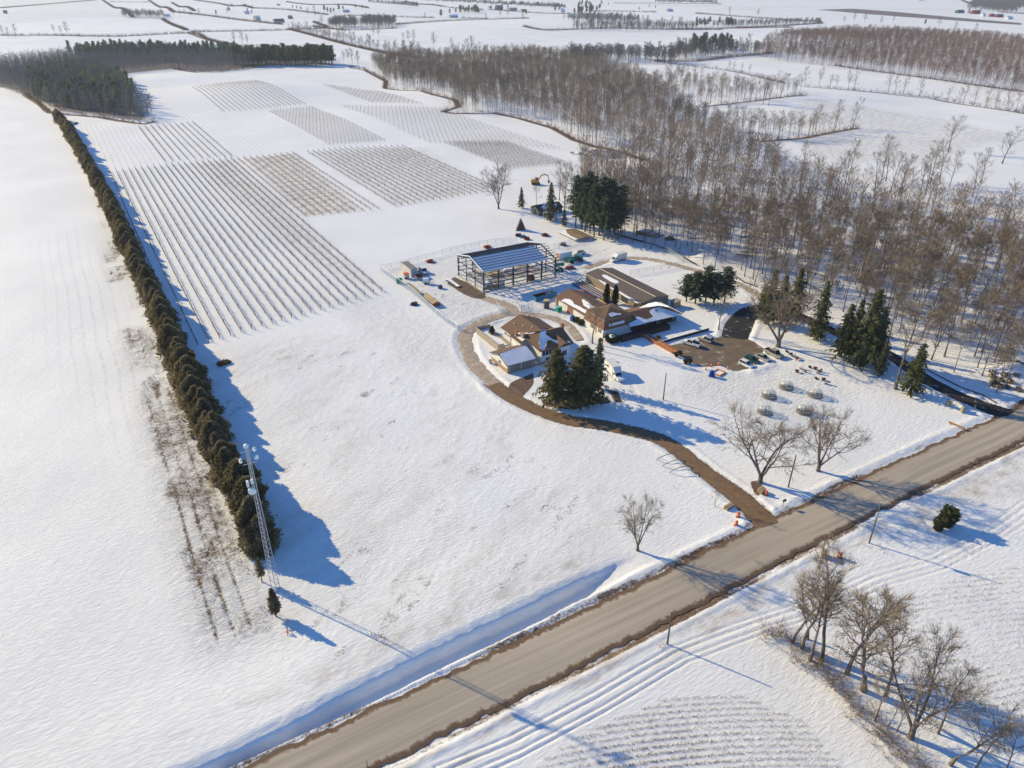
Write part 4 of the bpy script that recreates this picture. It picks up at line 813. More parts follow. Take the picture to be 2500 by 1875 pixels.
stubble([(1290, 1880), (1420, 1790), (1640, 1700), (1820, 1700), (1960, 1760), (2060, 1880)], -0.25, 'corn_stubble', 'curving rows of corn stubble poking out of the snow at the bottom', 7500, 21, 1.05)
stubble([(2120, 1560), (2200, 1470), (2360, 1400), (2520, 1380), (2520, 1800), (2420, 1760), (2250, 1640)], -0.2, 'corn_stubble', 'stubble clusters in the snow right of the bare tree row', 3000, 22, 1.2)
def weeds(zone_uv, n, seed, label, h=(.1, .3)):
    p = zone_uv; q = np.array(p); rg = np.random.default_rng(seed); x = rg.uniform(q[:, 0].min(), q[:, 0].max(), n); y = rg.uniform(q[:, 1].min(), q[:, 1].max(), n); m = inside(x, y, p) & (fbm(x / 6, y / 9, seed, 2) > .47); x, y = x[m], y[m]; n = len(x)
    a = rg.uniform(0, 6.28, n); hh = rg.uniform(*h, n); ln = rg.uniform(-.35, .35, (n, 2)); A = np.empty((n, 3, 3), np.float32)
    A[:, 0] = np.stack([x - .05 * np.cos(a), y - .05 * np.sin(a), np.full(n, -.12)], 1); A[:, 1] = np.stack([x + .05 * np.cos(a), y + .05 * np.sin(a), np.full(n, -.12)], 1); A[:, 2] = np.stack([x + ln[:, 0], y + ln[:, 1], hh + .05], 1)
    tag(ob('dry_weeds', np_mesh('dry_weeds', A.reshape(-1, 3), np.arange(3 * n).reshape(-1, 3), mat('weed_stalks', (.17, .11, .07), .95, .2, 1.0))), label, 'weeds', None, 'stuff')
weeds([(-1, 96), (9.5, 96), (9.5, 210), (2, 210), (-1, 190)], 9000, 31, 'dry weeds poking out of the rutted snow left of the hedge')
weeds([(4, 210), (9.5, 210), (9.5, 420), (2, 420)], 8000, 32, 'dry weeds along the far part of the hedge')

# ---------------------------------------------------------------- vineyard
VINE = mat('vine_wood', (.15, .11, .085), .95, .25, 2.0); POSTM = mat('vineyard_post', (.13, .10, .08), .9, .2, 2.0); VINEB = mat('vine_wood_rust', (.26, .14, .085), .95, .25, 2.0)
POSTME = MB().cyl((0, 0, -.2), (0, 0, 1.75), .07, .06, 5).mesh('post', POSTM)
def vine_mesh(x, y0, y1, seed, m, dens, posts, cordon=.07, h=1.0):
    rg = random.Random(seed); b = MB(); n = max(2, int((y1 - y0) / 4)); path = []
    for i in range(n + 1):
        y = y0 + (y1 - y0) * i / n; path.append((x + rg.gauss(0, .05), y, float(terr(x, y)) + .85 * h + rg.gauss(0, .05)))
    if cordon: b.tube(path, cordon, 4, False)
    k = int((y1 - y0) * dens)
    for i in range(k):
        y = y0 + (y1 - y0) * (i + rg.random()) / k; z = float(terr(x, y)); a = rg.uniform(-.6, .6); zz = z + .8 * h
        b.tri((x + rg.gauss(0, .05), y - .05, zz), (x + rg.gauss(0, .05), y + .05, zz), (x + rg.gauss(0, .25), y + a, zz + rg.uniform(.25, .85) * h))
        if i % 3 == 0: b.tri((x - .05, y, z - .1), (x + .05, y + .04, z - .1), (x, y + a * .2, zz + .05))
    for hz in (1.35,):
        pw = [(x, y0 + (y1 - y0) * i / n, float(terr(x, y0 + (y1 - y0) * i / n)) + hz) for i in range(n + 1)]; b.tube(pw, .012, 3, False)
    if posts:
        j = y0
        while j <= y1 + .1: z = float(terr(x, j)); b.tube([(x, j, z - .2), (x, j, z + 1.8)], .085, 3, False); j += posts
    return b
def block(u0, u1, n, v0f, v1f, label, group, m, dens, sep_posts=0, posts=0, cordon=.07, seed=0, h=1.0):
    base_label = label
    for i in range(n):
        label = ORD[i] + ' from the left ' + base_label
        u = u0 + (u1 - u0) * i / (n - 1); y0, y1 = v0f(u), v1f(u); b = vine_mesh(u, y0, y1, seed + i, m, dens, posts, cordon, h)
        if sep_posts:
            t = thing('vine_row', label, 'vineyard row', (u, y0, 0), 0, group); o = ob('vines', b.mesh('vines', m), t, (-u, -y0, 0)); k = int((y1 - y0) / sep_posts)
            for j in range(k + 1): y = (y1 - y0) * j / k; ob('post', POSTME, t, (rr.gauss(0, .05), y, float(terr(u, y0 + y))), 0, (1.5, 1.5, 1.05 if 0 < j < k else 1.15))
        else: tag(ob('vine_row', b.mesh('vine_row', m)), label, 'vineyard row', group)
block(14.5, 80.5, 21, lambda u: 216 + (u - 14) * .2, lambda u: 477, 'of the dark vine rows beside the cedar hedge', 'vine rows of the big block', VINE, 4.0, 9.5, 0, .085, 100)
block(84, 117, 10, lambda u: 332.8 - (u - 83) * .14, lambda u: 476, 'of the rusty young vine rows in the brownish block', 'vine rows of the brownish block', VINEB, 3.0, 0, 6.5, .08, 200)
block(126, 184, 18, lambda u: 329.5 + (u - 125) * .03, lambda u: 473 - max(0, u - 150) * .4, 'of the vine rows behind the construction yard', 'vine rows of the second block', VINE, 3.0, 12.5, 0, .09, 300)
# remaining blocks from their corners
def block_px(TL, TR, BR, BL, n, label, group, m, dens, posts, cordon, seed, h=1.0):
    a, b, c, d = at(*TL), at(*TR), at(*BR), at(*BL)
    u0, u1 = (a[0] + d[0]) / 2, (b[0] + c[0]) / 2; f = lambda u: (u - u0) / (u1 - u0)
    block(u0, u1, n, lambda u: d[1] + (c[1] - d[1]) * f(u), lambda u: a[1] + (b[1] - a[1]) * f(u), label, group, m, dens, 0, posts, cordon, seed, h)
block_px((326, 311), (450, 301), (590, 380), (419, 395), 10, 'of the dark vine rows just above the big block', 'vine rows of the small upper block', VINE, 1.8, 8, .10, 400)
block_px((460, 214), (618, 197), (749, 256), (557, 273), 17, 'of the vine rows on the knoll below the plantation', 'vine rows of the knoll block', VINE, 1.0, 9, .10, 500)
block_px((653, 271), (761, 260), (934, 344), (808, 354), 15, 'of the vine rows in the middle upper block', 'vine rows of the middle upper block', VINE, 1.0, 9, .07, 600)
block_px((800, 207), (938, 224), (1018, 256), (898, 252), 12, 'of the far vine rows near the wood edge', 'vine rows of the far right block', VINE, .8, 9, .06, 700)
block_px((1103, 346), (1225, 346), (1386, 400), (1225, 415), 16, 'of the tall trellis rows by the excavator', 'trellis rows by the excavator', VINE, 2.2, 6, .05, 800, 1.3)
block_px((790, 262), (1060, 266), (1380, 362), (1100, 345), 26, 'of the faint thin vine rows on the middle slope', 'faint vine rows of the middle slope', VINE, .35, 9, .025, 900)

# fallen trunks on the floor of the wood
for k in range(26):
    a, b = 1560 + rr.uniform(0, 880), 0; b = 560 + (a - 1560) * .33 + rr.uniform(-60, 10); x, y = at(a, b); L_ = rr.uniform(4, 10)
    tag(ob('fallen_trunk', MB().tube([(0, 0, .2), (L_ * .5, rr.uniform(-.3, .3), .3), (L_, 0, .45)], [.22, .17, .08], 6).tube([(L_ * .6, 0, .3), (L_ * .8, .9, .9)], [.08, .03], 4).mesh('fallen_trunk', BARK), None, (x, y, float(terr(x, y))), rr.uniform(0, 6.28)), 'fallen bare trunk lying on the snow inside the wood', 'fallen tree', 'fallen trunks')
# ================================================================= BUILDINGS
def window(parent, c, w_, h, face, panes=2, frame=WHITEP):
    """face: '-x', '-y', '+y'; frame stands 3 cm proud of the wall, glass 2 cm more recessed in it"""
    x, y, z = c; t = .06
    fr = MB()
    def bar(a0, a1, z0, z1, o0, o1, b=fr):
        if face == '-y': b.bb(x + a0, x + a1, y - o1, y - o0, z + z0, z + z1)
        elif face == '-x': b.bb(x - o1, x - o0, y + a0, y + a1, z + z0, z + z1)
        else: b.bb(x + a0, x + a1, y + o0, y + o1, z + z0, z + z1)
    for k in range(panes + 1): a = -w_ / 2 + w_ * k / panes; bar(a - t, a + t, -h / 2, h / 2, 0, .07)
    for k in range(panes):
        a0 = -w_ / 2 + w_ * k / panes + t; a1 = -w_ / 2 + w_ * (k + 1) / panes - t; bar(a0, a1, h / 2 - t, h / 2, 0, .07); bar(a0, a1, -h / 2, -h / 2 + t, 0, .07)
    o = part('window', fr, frame, parent); g = MB(); bar(-w_ / 2 + t * .5, w_ / 2 - t * .5, -h / 2 + t * .5, h / 2 - t * .5, 0.005, .035, g); part('pane', g, GLASS, o); return o
def door(parent, c, w_, h, face, m, handle=True):
    x, y, z = c; b = MB()
    if face == '-y': b.bb(x - w_ / 2, x + w_ / 2, y - .06, y, z, z + h); hb_ = MB().bb(x + w_ / 2 - .2, x + w_ / 2 - .1, y - .12, y - .06, z + 1, z + 1.15)
    else: b.bb(x - .06, x, y - w_ / 2, y + w_ / 2, z, z + h); hb_ = MB().bb(x - .12, x - .06, y + w_ / 2 - .2, y + w_ / 2 - .1, z + 1, z + 1.15)
    o = part('door', b, m, parent)
    if handle: part('handle', hb_, GALV, o)
    return o
def patch(parent, px, p0, p1, p2, m=SNOWP, lift=.10, th=.08, name='roof_snow'):
    """irregular snow lying on a roof slope"""
    pts = [on_plane(a, b, p0, p1, p2, lift) for a, b in px]
    n = len(pts); out = []
    for i in range(n):
        a, b = Vector(pts[i]), Vector(pts[(i + 1) % n]); k = max(1, int((b - a).length / .6))
        for j in range(k):
            q = a.lerp(b, j / k)
            if j: q.x += random.uniform(-.13, .13); q.y += random.uniform(-.13, .13)
            out.append(tuple(q))
    return part(name, MB().slab(out, th), m, parent)
ROOFRIB = rib_mat('tan_ribbed_roof', (.165, .125, .085), (.125, .09, .06), 1.2, 'Y', .5)
WALLRIB = rib_mat('tan_ribbed_wall', (.34, .26, .17), (.22, .16, .10), .9, 'Y', .6)

# ---- steel frame under construction
sf = thing('steel_frame_building', 'unfinished dark steel building frame with white roof sheets between dark purlins', 'building', (111, 211.7, 0))
X0, X1, Y0, Y1, EV, RG = 0, 29.3, 0, 19.6, 7.3, 9.6; YM = 9.8
xs_ = [X0 + (X1 - X0) * i / 5 for i in range(6)]
def ibeam(b, p0, p1, w_=.34, d=.5):
    b.tube([p0, p1], [w_ * .72, w_ * .72], 4)
for x in xs_:
    for y in (Y0, Y1): part('column', MB().bb(x - .2, x + .2, y - .28, y + .28, 0, EV), STEEL, sf)
    rf = MB()
    for ya, yb in ((Y0, YM), (Y1, YM)): s_ = (RG - EV) / (yb - ya); rf.prism([(ya, EV - .45), (yb, RG - .45), (yb, RG - .05), (ya, EV - .05)], x - .12, x + .12)
    rf.v = [(y, x_, z) for (x_, y, z) in rf.v]; part('rafter', rf, STEEL, sf)
for x in (X0, X1):
    for y in (YM - 3.4, YM + 3.4): part('column', MB().bb(x - .15, x + .15, y - .15, y + .15, 0, RG - abs(y - YM) * .235 - .5), STEEL, sf)
for side, ye in ((0, Y0), (1, Y1)):
    for k in range(7):
        t = k / 6.3; y = ye + (YM - ye) * t; z = EV + (RG - EV) * t + .06; part('purlin', MB().bb(X0 - .3, X1 + (1.6 if side == 0 else .4), y - .07, y + .07, z, z + .2), STEEL, sf)
for k in range(1, 5): z = EV * k / 5; part('girt', MB().bb(X0, X1, -.42, -.29, z - .12, z + .12), STEEL, sf); part('girt', MB().bb(X0, X1, Y1 + .29, Y1 + .42, z - .12, z + .12), STEEL, sf)
for k in range(1, 6): z = EV * k / 5.2; part('girt', MB().bb(-.36, -.22, Y0, Y1, z - .12, z + .12), GALV if k % 2 else STEEL, sf); part('girt', MB().bb(X1 + .22, X1 + .36, Y0, Y1, z - .12, z + .12), STEEL, sf)
sh = MB(); 
for i in range(4):
    a, b_ = xs_[i] + .03, xs_[i + 1] - .03
    sh.slab([(a, .1, EV + .05), (b_, .1, EV + .05), (b_, YM - .05, RG + .05 - .02), (a, YM - .05, RG + .03)], .05)
sh.slab([(xs_[4] + .03, .1, EV + .05), (xs_[4] + 2.6, .1, EV + .05), (xs_[4] + 2.6, YM - .05, RG + .03), (xs_[4] + .03, YM - .05, RG + .03)], .05)
part('roof_sheet', sh, mat('white_liner', (.78, .80, .83), .5, .03, .5), sf)
part('eave_trim', MB().prism([(Y0 - .4, EV + .3), (YM, RG + .38), (YM, RG + .5), (Y0 - .4, EV + .42)], 0, .01), WHITEP, sf)
et = MB(); et.tube([(-.35, -.4, EV + .35), (-.35, YM, RG + .45), (-.35, Y1 + .4, EV + .35)], .14, 4); et.tube([(-.35, -.5, EV + .2), (X1 + 1.4, -.5, EV + .2)], .13, 4); part('trim', et, WHITEP, sf)
[bpy.data.objects.remove(o) for o in list(sf.children) if o.name.startswith('eave_trim')]
part('brace', MB().tube([(.1, .3, 0), (.1, 9.5, EV)], .05, 4).tube([(xs_[2], -.1, .2), (xs_[3], -.1, EV - .5)], .04, 4), GALV, sf)
part('foundation', MB().bb(-.7, X1 + .5, -.7, -.45, -.3, .3).bb(-.7, -.45, -.45, Y1 + .5, -.3, .3), mat('concrete', (.38, .35, .3), .9, .1, 1.0), sf)
for k, (x, y, w_, d, h, m_, lb) in enumerate([(113.5, 215, 2.6, 2.2, 1.6, 'w', 'white-wrapped bundle nearest the front left column of the steel frame'), (115.8, 217, 2.4, 2.0, 2.0, 'w', 'tallest white-wrapped bundle inside the steel frame'), (114, 213.3, 1.6, 1.2, 1.0, 'b', 'low brown carton stack at the front left inside the steel frame'), (116.6, 213.6, 1.5, 1.2, .9, 'b', 'brown carton stack right of the bundles inside the steel frame'),
                                      (131, 213.4, 2.4, 1.5, 1.4, 'r', 'dark red-brown crate stack at the front of the steel frame'), (118.8, 212.6, 1.3, 1.3, 2.4, 'g', 'grey steel cabinet at the front of the steel frame'), (122, 224, 5, 2, .6, 'y', 'flat yellowish lumber stack deep inside the steel frame'), (129, 226, 4, 1.6, .5, 'w', 'flat white panel stack at the back of the steel frame')]):
    m_ = {'w': WHITEP, 'b': mat('carton', (.36, .24, .17), .9, .15, 2.0), 'r': mat('red_brown_crate', (.13, .045, .03), .9, .2, 3.0), 'g': GALV, 'y': NEWWOOD}[m_]
    t = thing('material_stack', lb, 'stack', (x, y, .05), rr.uniform(-.3, .3)); part('load', MB().box((0, 0, h / 2 + .12), (w_, d, h)).box((.1, .05, h + .2), (w_ * .8, d * .7, .18)), m_, t); part('pallet', MB().box((0, 0, .06), (w_ * 1.05, d * 1.05, .1)), NEWWOOD, t)

# ---- tan metal barn
bn = thing('metal_barn', 'long tan metal barn with low ribbed gable roof and snow strips', 'building', (147.2, 171.3, 0))
L_, W_ = 31, 11.4
part('wall', MB().prism([(0, 0), (0, 3.0), (W_ / 2, 3.85), (W_, 3.0), (W_, 0)], 0, L_), WALLRIB, bn)
rr0, rr1 = (-.35, -.3, 3.03), (W_ / 2, -.3, 3.95)
part('roof', MB().slab([(-.35, -.3, 3.08), (W_ / 2, -.3, 4.0), (W_ / 2, L_ + .3, 4.0), (-.35, L_ + .3, 3.08)], .1).slab([(W_ / 2 + .01, -.3, 4.0), (W_ + .35, -.3, 3.08), (W_ + .35, L_ + .3, 3.08), (W_ / 2 + .01, L_ + .3, 4.0)], .1), ROOFRIB, bn)
part('ridge_cap', MB().tube([(W_ / 2, -.3, 4.02), (W_ / 2, L_ + .3, 4.02)], .12, 4).tube([(-.4, -.3, 3.1), (-.4, L_ + .3, 3.1)], .07, 4), mat('cream_trim', (.6, .52, .38), .6, 0), bn)
B0, B1, B2 = (147.2 - .35, 171.3, 3.08), (147.2 + W_ / 2, 171.3, 4.0), (147.2 + W_ / 2, 202, 4.0)
def bpatch(px, *a, **k): o = patch(bn, px, *a, **k); o.location = (-147.2, -171.3, 0); return o
bz = lambda X, Y: (1420 + X * .1261, 640 + Y * .1261)
bpatch([bz(*q) for q in ((395, 240), (470, 245), (560, 290), (700, 360), (720, 400), (640, 410), (560, 370), (420, 285))], B0, B1, B2)
bpatch([bz(*q) for q in ((320, 335), (380, 355), (500, 420), (495, 450), (420, 415))], B0, B1, B2)
bpatch([bz(*q) for q in ((560, 480), (640, 525), (640, 545), (555, 498))], B0, B1, B2); bpatch([bz(*q) for q in ((700, 555), (760, 570), (1095, 785), (1100, 800), (1040, 780), (700, 580))], B0, B1, B2)
door(bn, (0, 8.5, .1), 3.4, 2.5, '-x', STEEL, False)
# ---- stacked lumber on a tarp beside the barn
lt = thing('lumber_rack', 'long pale boards laid over blue tarps beside the barn wall', 'lumber', (143.5, 183, 0))
part('tarp', MB().box((0, 9, .3), (4.6, 20, .5)), mat('blue_tarp', (.02, .09, .25), .5, .3, 1.0), lt)
for k in range(4): part('board', MB().box((-1.8 + k * 1.2, 9, .85), (.22, 21, .16)), NEWWOOD, lt)
part('end_frame', MB().tube([(-2.2, 19.5, 0), (-2.2, 19.5, 1.8), (2.2, 19.5, 1.8), (2.2, 19.5, 0)], .07, 4).tube([(-2.2, 19.5, 1), (2.2, 19.5, 1)], .05, 4), GALV, lt)
part('plywood', MB().box((-2.6, .8, .35), (1.8, 5.0, .4)), NEWWOOD, lt)
for a, b, lb in ((1418, 718, 'crumpled orange tarp left of the lumber beside the garage'), (1437, 729, 'bright orange tarp heap at the end of the lumber')):
    x, y = at(a, b); tag(ob('orange_tarp', blobby(600 + a, .7, 1.5, 500, .7, lambda t: 1 - .5 * t, core=.9).mesh('orange_tarp', ORANGE), None, (x, y, 0)), lb, 'tarp')
pl = thing('courtyard_platform', 'low tan wooden platform partly snowed over between barn and mansard building', 'platform', (137.5, 170.3, 0))
part('deck', MB().bb(0, 9.2, 0, 8.0, 0, .5), NEWWOOD, pl); part('snow_layer', MB().slab([(2.2, .6, .62), (8, .5, .62), (8.6, 4, .62), (7.5, 7.2, .62), (3.0, 7.0, .62), (1.6, 4, .62)], .12), SNOWP, pl)

# ---- garage with brown gable roof
ga = thing('garage', 'brown-roofed garage with white walls and brown door beside the dumpster', 'building', (126.3, 170.5, 0)); GL, GW = 19, 10
part('wall', MB().prism([(0, 0), (0, 2.8), (GW / 2, 4.5), (GW, 2.8), (GW, 0)], 0, GL), WHITEW, ga)
part('roof', MB().slab([(-.5, -.4, 2.75), (GW / 2, -.4, 4.65), (GW / 2, GL + .4, 4.65), (-.5, GL + .4, 2.75)], .15).slab([(GW / 2 + .01, -.4, 4.65), (GW + .5, -.4, 2.75), (GW + .5, GL + .4, 2.75), (GW / 2 + .01, GL + .4, 4.65)], .15), SHINGLE, ga)
part('gutter', MB().tube([(-.55, -.4, 2.68), (-.55, GL + .4, 2.68)], .07, 4), mat('brown_trim', (.12, .07, .045), .6, 0), ga)
part('pilaster', MB().bb(-.35, .3, GL - .9, GL + .05, 0, 2.7), mat('pink_brick', (.42, .22, .15), .9, .2, 5.0), ga)
part('garage_door', MB().bb(-.08, 0, 9.0, 12.2, 0, 2.5), mat('brown_door', (.30, .13, .07), .7, .1, 2.0), ga)
G0, G1, G2 = (125.8, 170, 2.75), (131.3, 170, 4.65), (131.3, 189, 4.65)
gz = lambda X, Y: (1300 + X * .1808, 560 + Y * .1808)
def gp(px, base=(126.3, 170.5), P_=(G0, G1, G2), par=None, **k): o = patch(par or ga, px, *P_, **k); o.location = (-base[0], -base[1], 0); return o
gp([gz(*q) for q in ((385, 965), (430, 935), (500, 940), (540, 965), (560, 1010), (640, 1040), (700, 1080), (760, 1085), (880, 1075), (760, 1150), (690, 1120), (420, 975))])
gp([gz(*q) for q in ((665, 945), (700, 950), (760, 990), (830, 1040), (880, 1070), (760, 1070), (690, 1020))])
part('vent', MB().cyl((3.6, 8, 4.0), (3.6, 8, 4.5), .15, .15, 6), WHITEP, ga)

# ---- mansard building and its long wing
mb = thing('mansard_building', 'mansard-roofed building with brown shingle skirt, white wall and white sign board', 'building', (124.8, 161.0, 0)); MW, MD = 10.2, 9.5
part('wall', MB().bb(0, MW, 0, MD, 0, 2.7), WHITEW, mb)
mans = MB(); o0 = .45
lo = [(-o0, -o0, 2.55), (MW + o0, -o0, 2.55), (MW + o0, MD + o0, 2.55), (-o0, MD + o0, 2.55)]; hi = [(0.1, .1, 5.6), (MW - .1, .1, 5.6), (MW - .1, MD - .1, 5.6), (.1, MD - .1, 5.6)]
for i in range(4): j = (i + 1) % 4; mans.poly([lo[i], lo[j], hi[j], hi[i]])
mans.poly(lo[::-1]); part('mansard_skirt', mans, mat('rust_shingle', (.20, .105, .065), .9, .25, 5.0, c2=(.28, .15, .10)), mb)
eh = [(-.15, -.15, 5.6), (MW + .15, -.15, 5.6), (MW + .15, MD + .15, 5.6), (-.15, MD + .15, 5.6)]; ap0, ap1 = (MW / 2, MD / 2 - .2, 7.2), (MW / 2, MD / 2 + .2, 7.2)
rf = MB().poly([eh[0], eh[1], ap0]).poly([eh[1], eh[2], ap1, ap0]).poly([eh[2], eh[3], ap1]).poly([eh[3], eh[0], ap0, ap1]).poly([(p[0], p[1], 5.52) for p in eh][::-1])
for i in range(4): j = (i + 1) % 4; rf.poly([eh[i], (eh[i][0], eh[i][1], 5.52), (eh[j][0], eh[j][1], 5.52), eh[j]])
hr = part('hip_roof', rf, SHINGLE, mb)
part('vent', MB().cyl((3.0, 3.2, 6.2), (3.0, 3.2, 6.8), .14, .14, 6).cyl((6.5, 6.5, 6.2), (6.5, 6.5, 6.9), .12, .12, 6), GALV, mb)
part('edge_trim', MB().tube([eh[0], eh[1]], .06, 4).tube([eh[3], eh[0]], .06, 4).tube([lo[0], lo[1]], .05, 4).tube([lo[3], lo[0]], .05, 4).tube([lo[0], hi[0]], .05, 4), mat('tan_trim', (.45, .34, .24), .7, 0), mb)
wx, wy = 124.8, 161.0; M0 = [(wx + p[0], wy + p[1], p[2]) for p in (eh[0], eh[1], ap0)]
gp([gz(*q) for q in ((1030, 1135), (1075, 1120), (1110, 1125), (1180, 1135), (1175, 1150), (1120, 1160), (1075, 1180), (1040, 1165))], (wx, wy), M0, mb); gp([gz(*q) for q in ((1170, 1132), (1200, 1135), (1195, 1155), (1175, 1150))], (wx, wy), M0, mb)
# sign board fixed on the south skirt
S0 = [(wx + p[0], wy + p[1], p[2]) for p in (lo[0], lo[1], hi[0])]
sb = patch(mb, [(1486.5, 791.5), (1524.5, 781.5), (1524.5, 787.5), (1487, 797.5)], *S0, m=WHITEP, lift=.12, th=.06, name='sign_board'); sb.location = (-wx, -wy, 0)
em = MB(); c = on_plane(1493, 792.4, *S0, .2); nrm_ = Vector((0, -3.05, .55)).normalized(); ux_, uz_ = Vector((1, 0, 0)), Vector((0, .55, 3.05)).normalized()
for k in range(12):
    a0, a1 = k * pi / 6, (k + 1) * pi / 6; P_ = lambda a, r: tuple(Vector(c) + ux_ * cos(a) * r + uz_ * sin(a) * r); em.poly([P_(a0, .22), P_(a1, .22), P_(a1, .32), P_(a0, .32)])
em.tube([tuple(Vector(c) - uz_ * .12), tuple(Vector(c) + uz_ * .14)], .05, 4)
e_ = part('emblem', em, STEEL, sb)
for q in ((.0, 2.0, 1.5), (.0, 6.0, 1.5)): window(mb, (0, q[1], q[2]), 1.6, 1.3, '-x')
door(mb, (0, 4.0, .1), 1.0, 2.1, '-x', mat('tan_door', (.4, .3, .2), .7, 0))
wg = thing('long_low_wing', 'long low dark building with snow-covered hip roof beside the mansard building', 'building', (135.4, 158.3, 0)); WL, WD = 17.8, 11.5
DK = mat('dark_brown_wall', (.06, .035, .03), .9, .2, 2.0)
part('wall', MB().bb(.05, WL - .8, 1.6, WD - .6, 0, 2.8), DK, wg)
e0, e1, e2, e3 = (-.4, 0, 2.8), (WL, -.3, 2.8), (WL, WD, 2.8), (-.4, WD, 2.8); q0, q1 = (-.4, WD / 2, 4.7), (WL - 5.5, WD / 2, 4.7)
part('roof', MB().slab([e0, e1, q1, q0], .16).slab([e1, e2, q1], .16).slab([e2, e3, q0, q1], .16), SHINGLE, wg)
part('fascia', MB().tube([e0, e1], .09, 4).tube([e1, e2], .09, 4), WHITEP, wg)
gw = (135.4, 158.3); W0 = [(gw[0] + p[0], gw[1] + p[1], p[2]) for p in (e0, e1, q0)]; W1 = [(gw[0] + p[0], gw[1] + p[1], p[2]) for p in (e1, e2, q1)]
gp([gz(*q) for q in ((1302, 1270), (1370, 1235), (1410, 1215), (1390, 1180), (1430, 1180), (1540, 1215), (1640, 1180), (1600, 1130), (1585, 1095), (1650, 1060), (1710, 1045), (1790, 1075), (1900, 1110), (2010, 1150), (1800, 1195), (1550, 1250), (1330, 1310))], gw, W0, wg, lift=.16, th=.14)
gp([gz(*q) for q in ((1440, 1062), (1560, 1000), (1600, 970), (1700, 985), (1800, 1025), (1860, 1050), (1715, 1028), (1600, 1045))], gw, [(gw[0] + p[0], gw[1] + p[1], p[2]) for p in (e2, e3, q0)], wg)
part('skylight', MB().box((9.9, 3.6, 4.15), (.8, .8, .25)), mat('dark_red_box', (.1, .02, .02), .6, 0), wg)
for x_ in (2.5, 5.6, 12.5): window(wg, (x_, 1.6, 1.6), 1.9, 1.1, '-y', 3, mat('dark_frame', (.08, .05, .05), .6, 0))
window(wg, (9.6, 1.6, 1.5), 1.0, 1.7, '-y', 2); window(wg, (15.9, 1.6, 1.5), .7, 1.4, '-y', 1)
# ---- terrace, ramp and low wall in front of the wing
tr_ = thing('terrace', 'dark brown wooden terrace with board railing along the low wing', 'terrace', (127.8, 155.6, 0)); part('deck', MB().bb(0, 18.2, 0, 3.6, 0, .55), DK, tr_)
part('railing', MB().bb(0, 7.4, -.12, -.02, 0, 1.5).bb(9.8, 18.2, -.12, -.02, 0, 1.5).bb(18.2, 18.32, -.1, 3.5, 0, 1.5), DK, tr_)
rp = thing('ramp', 'orange wooden ramp with railings leading down to the parking lot', 'ramp', (135.4, 142.0, 0))
part('floor', MB().prism([(0, 0), (0, .1), (13.5, .55), (13.5, 0)], 0, 1.7), WOOD, rp); rp.children[-1].rotation_euler = (0, 0, pi / 2); rp.children[-1].location = (1.7, 0, 0)
for x_ in (0, 1.75):
    rl = MB(); rl.bb(x_ - .05, x_ + .05, 0, 13.5, .85, 1.05); rl.bb(x_ - .03, x_ + .03, 0, 13.5, .1, .7)
    for k in range(9): rl.bb(x_ - .07, x_ + .07, k * 1.68 - .05, k * 1.68 + .05, 0, 1.15)
    part('railing', rl, CEDARWOOD, rp)
lw = thing('low_timber_wall', 'low dark timber wall along the top of the parking lot', 'wall', (137.6, 149.0, 0)); part('timbers', MB().bb(0, 18.5, 0, .35, -.1, .75), DK, lw); part('snow_cap', MB().bb(.1, 18.4, .04, .3, .751, .86), SNOWP, lw)
for a, b, lb in ((1651, 872, 'planter pot with dry shrub at the foot of the ramp, left'), (1659, 868, 'planter pot with dry shrub at the foot of the ramp, right'), (1674, 890, 'planter pot with pale dry shrub at the lot corner'), (1684, 888, 'second planter pot with dry shrub at the lot corner')):
    x, y = at(a, b); t = thing('planter', lb, 'planter', (x, y, 0)); part('pot', MB().lathe([(.01, 0), (.4, 0), (.5, .6), (.42, .6), (.4, .5), (.01, .5)], 10), mat('dark_pot', (.09, .08, .08), .7, 0), t); ob('shrub', blobby(a, 1.3, .55, 260, .35, lambda q: .6 + .5 * q, z0=.5).mesh('shrub', NEEDG), t)
x, y = at(1606, 832); t = thing('ornamental_shrub', 'small dark shrub standing in the snow between ramp and terrace', 'shrub', (x, y, 0)); ob('foliage', blobby(77, 1.5, .6, 300, .35, lambda q: .8, z0=.1).mesh('foliage', NEED), t)

# ---- the house beside the driveway
hs = thing('house', 'large brown-roofed house with brick chimneys, raised deck and snow-filled roof valley', 'house', (0, 0, 0))
part('wall', MB().prism([(97.6, 0), (97.6, 4.4), (103.4, 6.9), (109.8, 4.4), (109.8, 0)], 163.2, 174.3).bb(99.5, 109.4, 155.9, 163.19, 0, 4.3).prism([(0, 0), (0, .01), (.01, .01)], 160, 160.01), WHITEW, hs)
part('gable_wall', (lambda m_: (setattr(m_, 'v', [(y_, x_, z_) for (x_, y_, z_) in m_.v]), m_)[1])(MB().prism([(156.3, 4.3), (161.1, 6.85), (165.8, 4.3)], 109.0, 109.3)), WHITEW, hs)
part('roof', MB().slab([(97.0, 168.6, 4.35), (103.4, 161.6, 7.1), (103.4, 174.8, 7.1), (97.0, 174.8, 4.35)], .18).slab([(103.41, 163.5, 7.1), (110.4, 166.3, 4.35), (110.4, 174.8, 4.35), (103.41, 174.8, 7.1)], .18), SHINGLE, hs)
part('wing_roof', MB().slab([(98.6, 155.2, 4.25), (109.9, 155.2, 4.25), (109.7, 161.1, 7.0), (103.0, 161.1, 7.0), (98.6, 165.2, 5.2)], .18).slab([(103.4, 161.12, 7.0), (109.7, 161.12, 7.0), (109.9, 166.6, 4.4), (108.3, 166.6, 4.9)], .18), SHINGLE, hs)
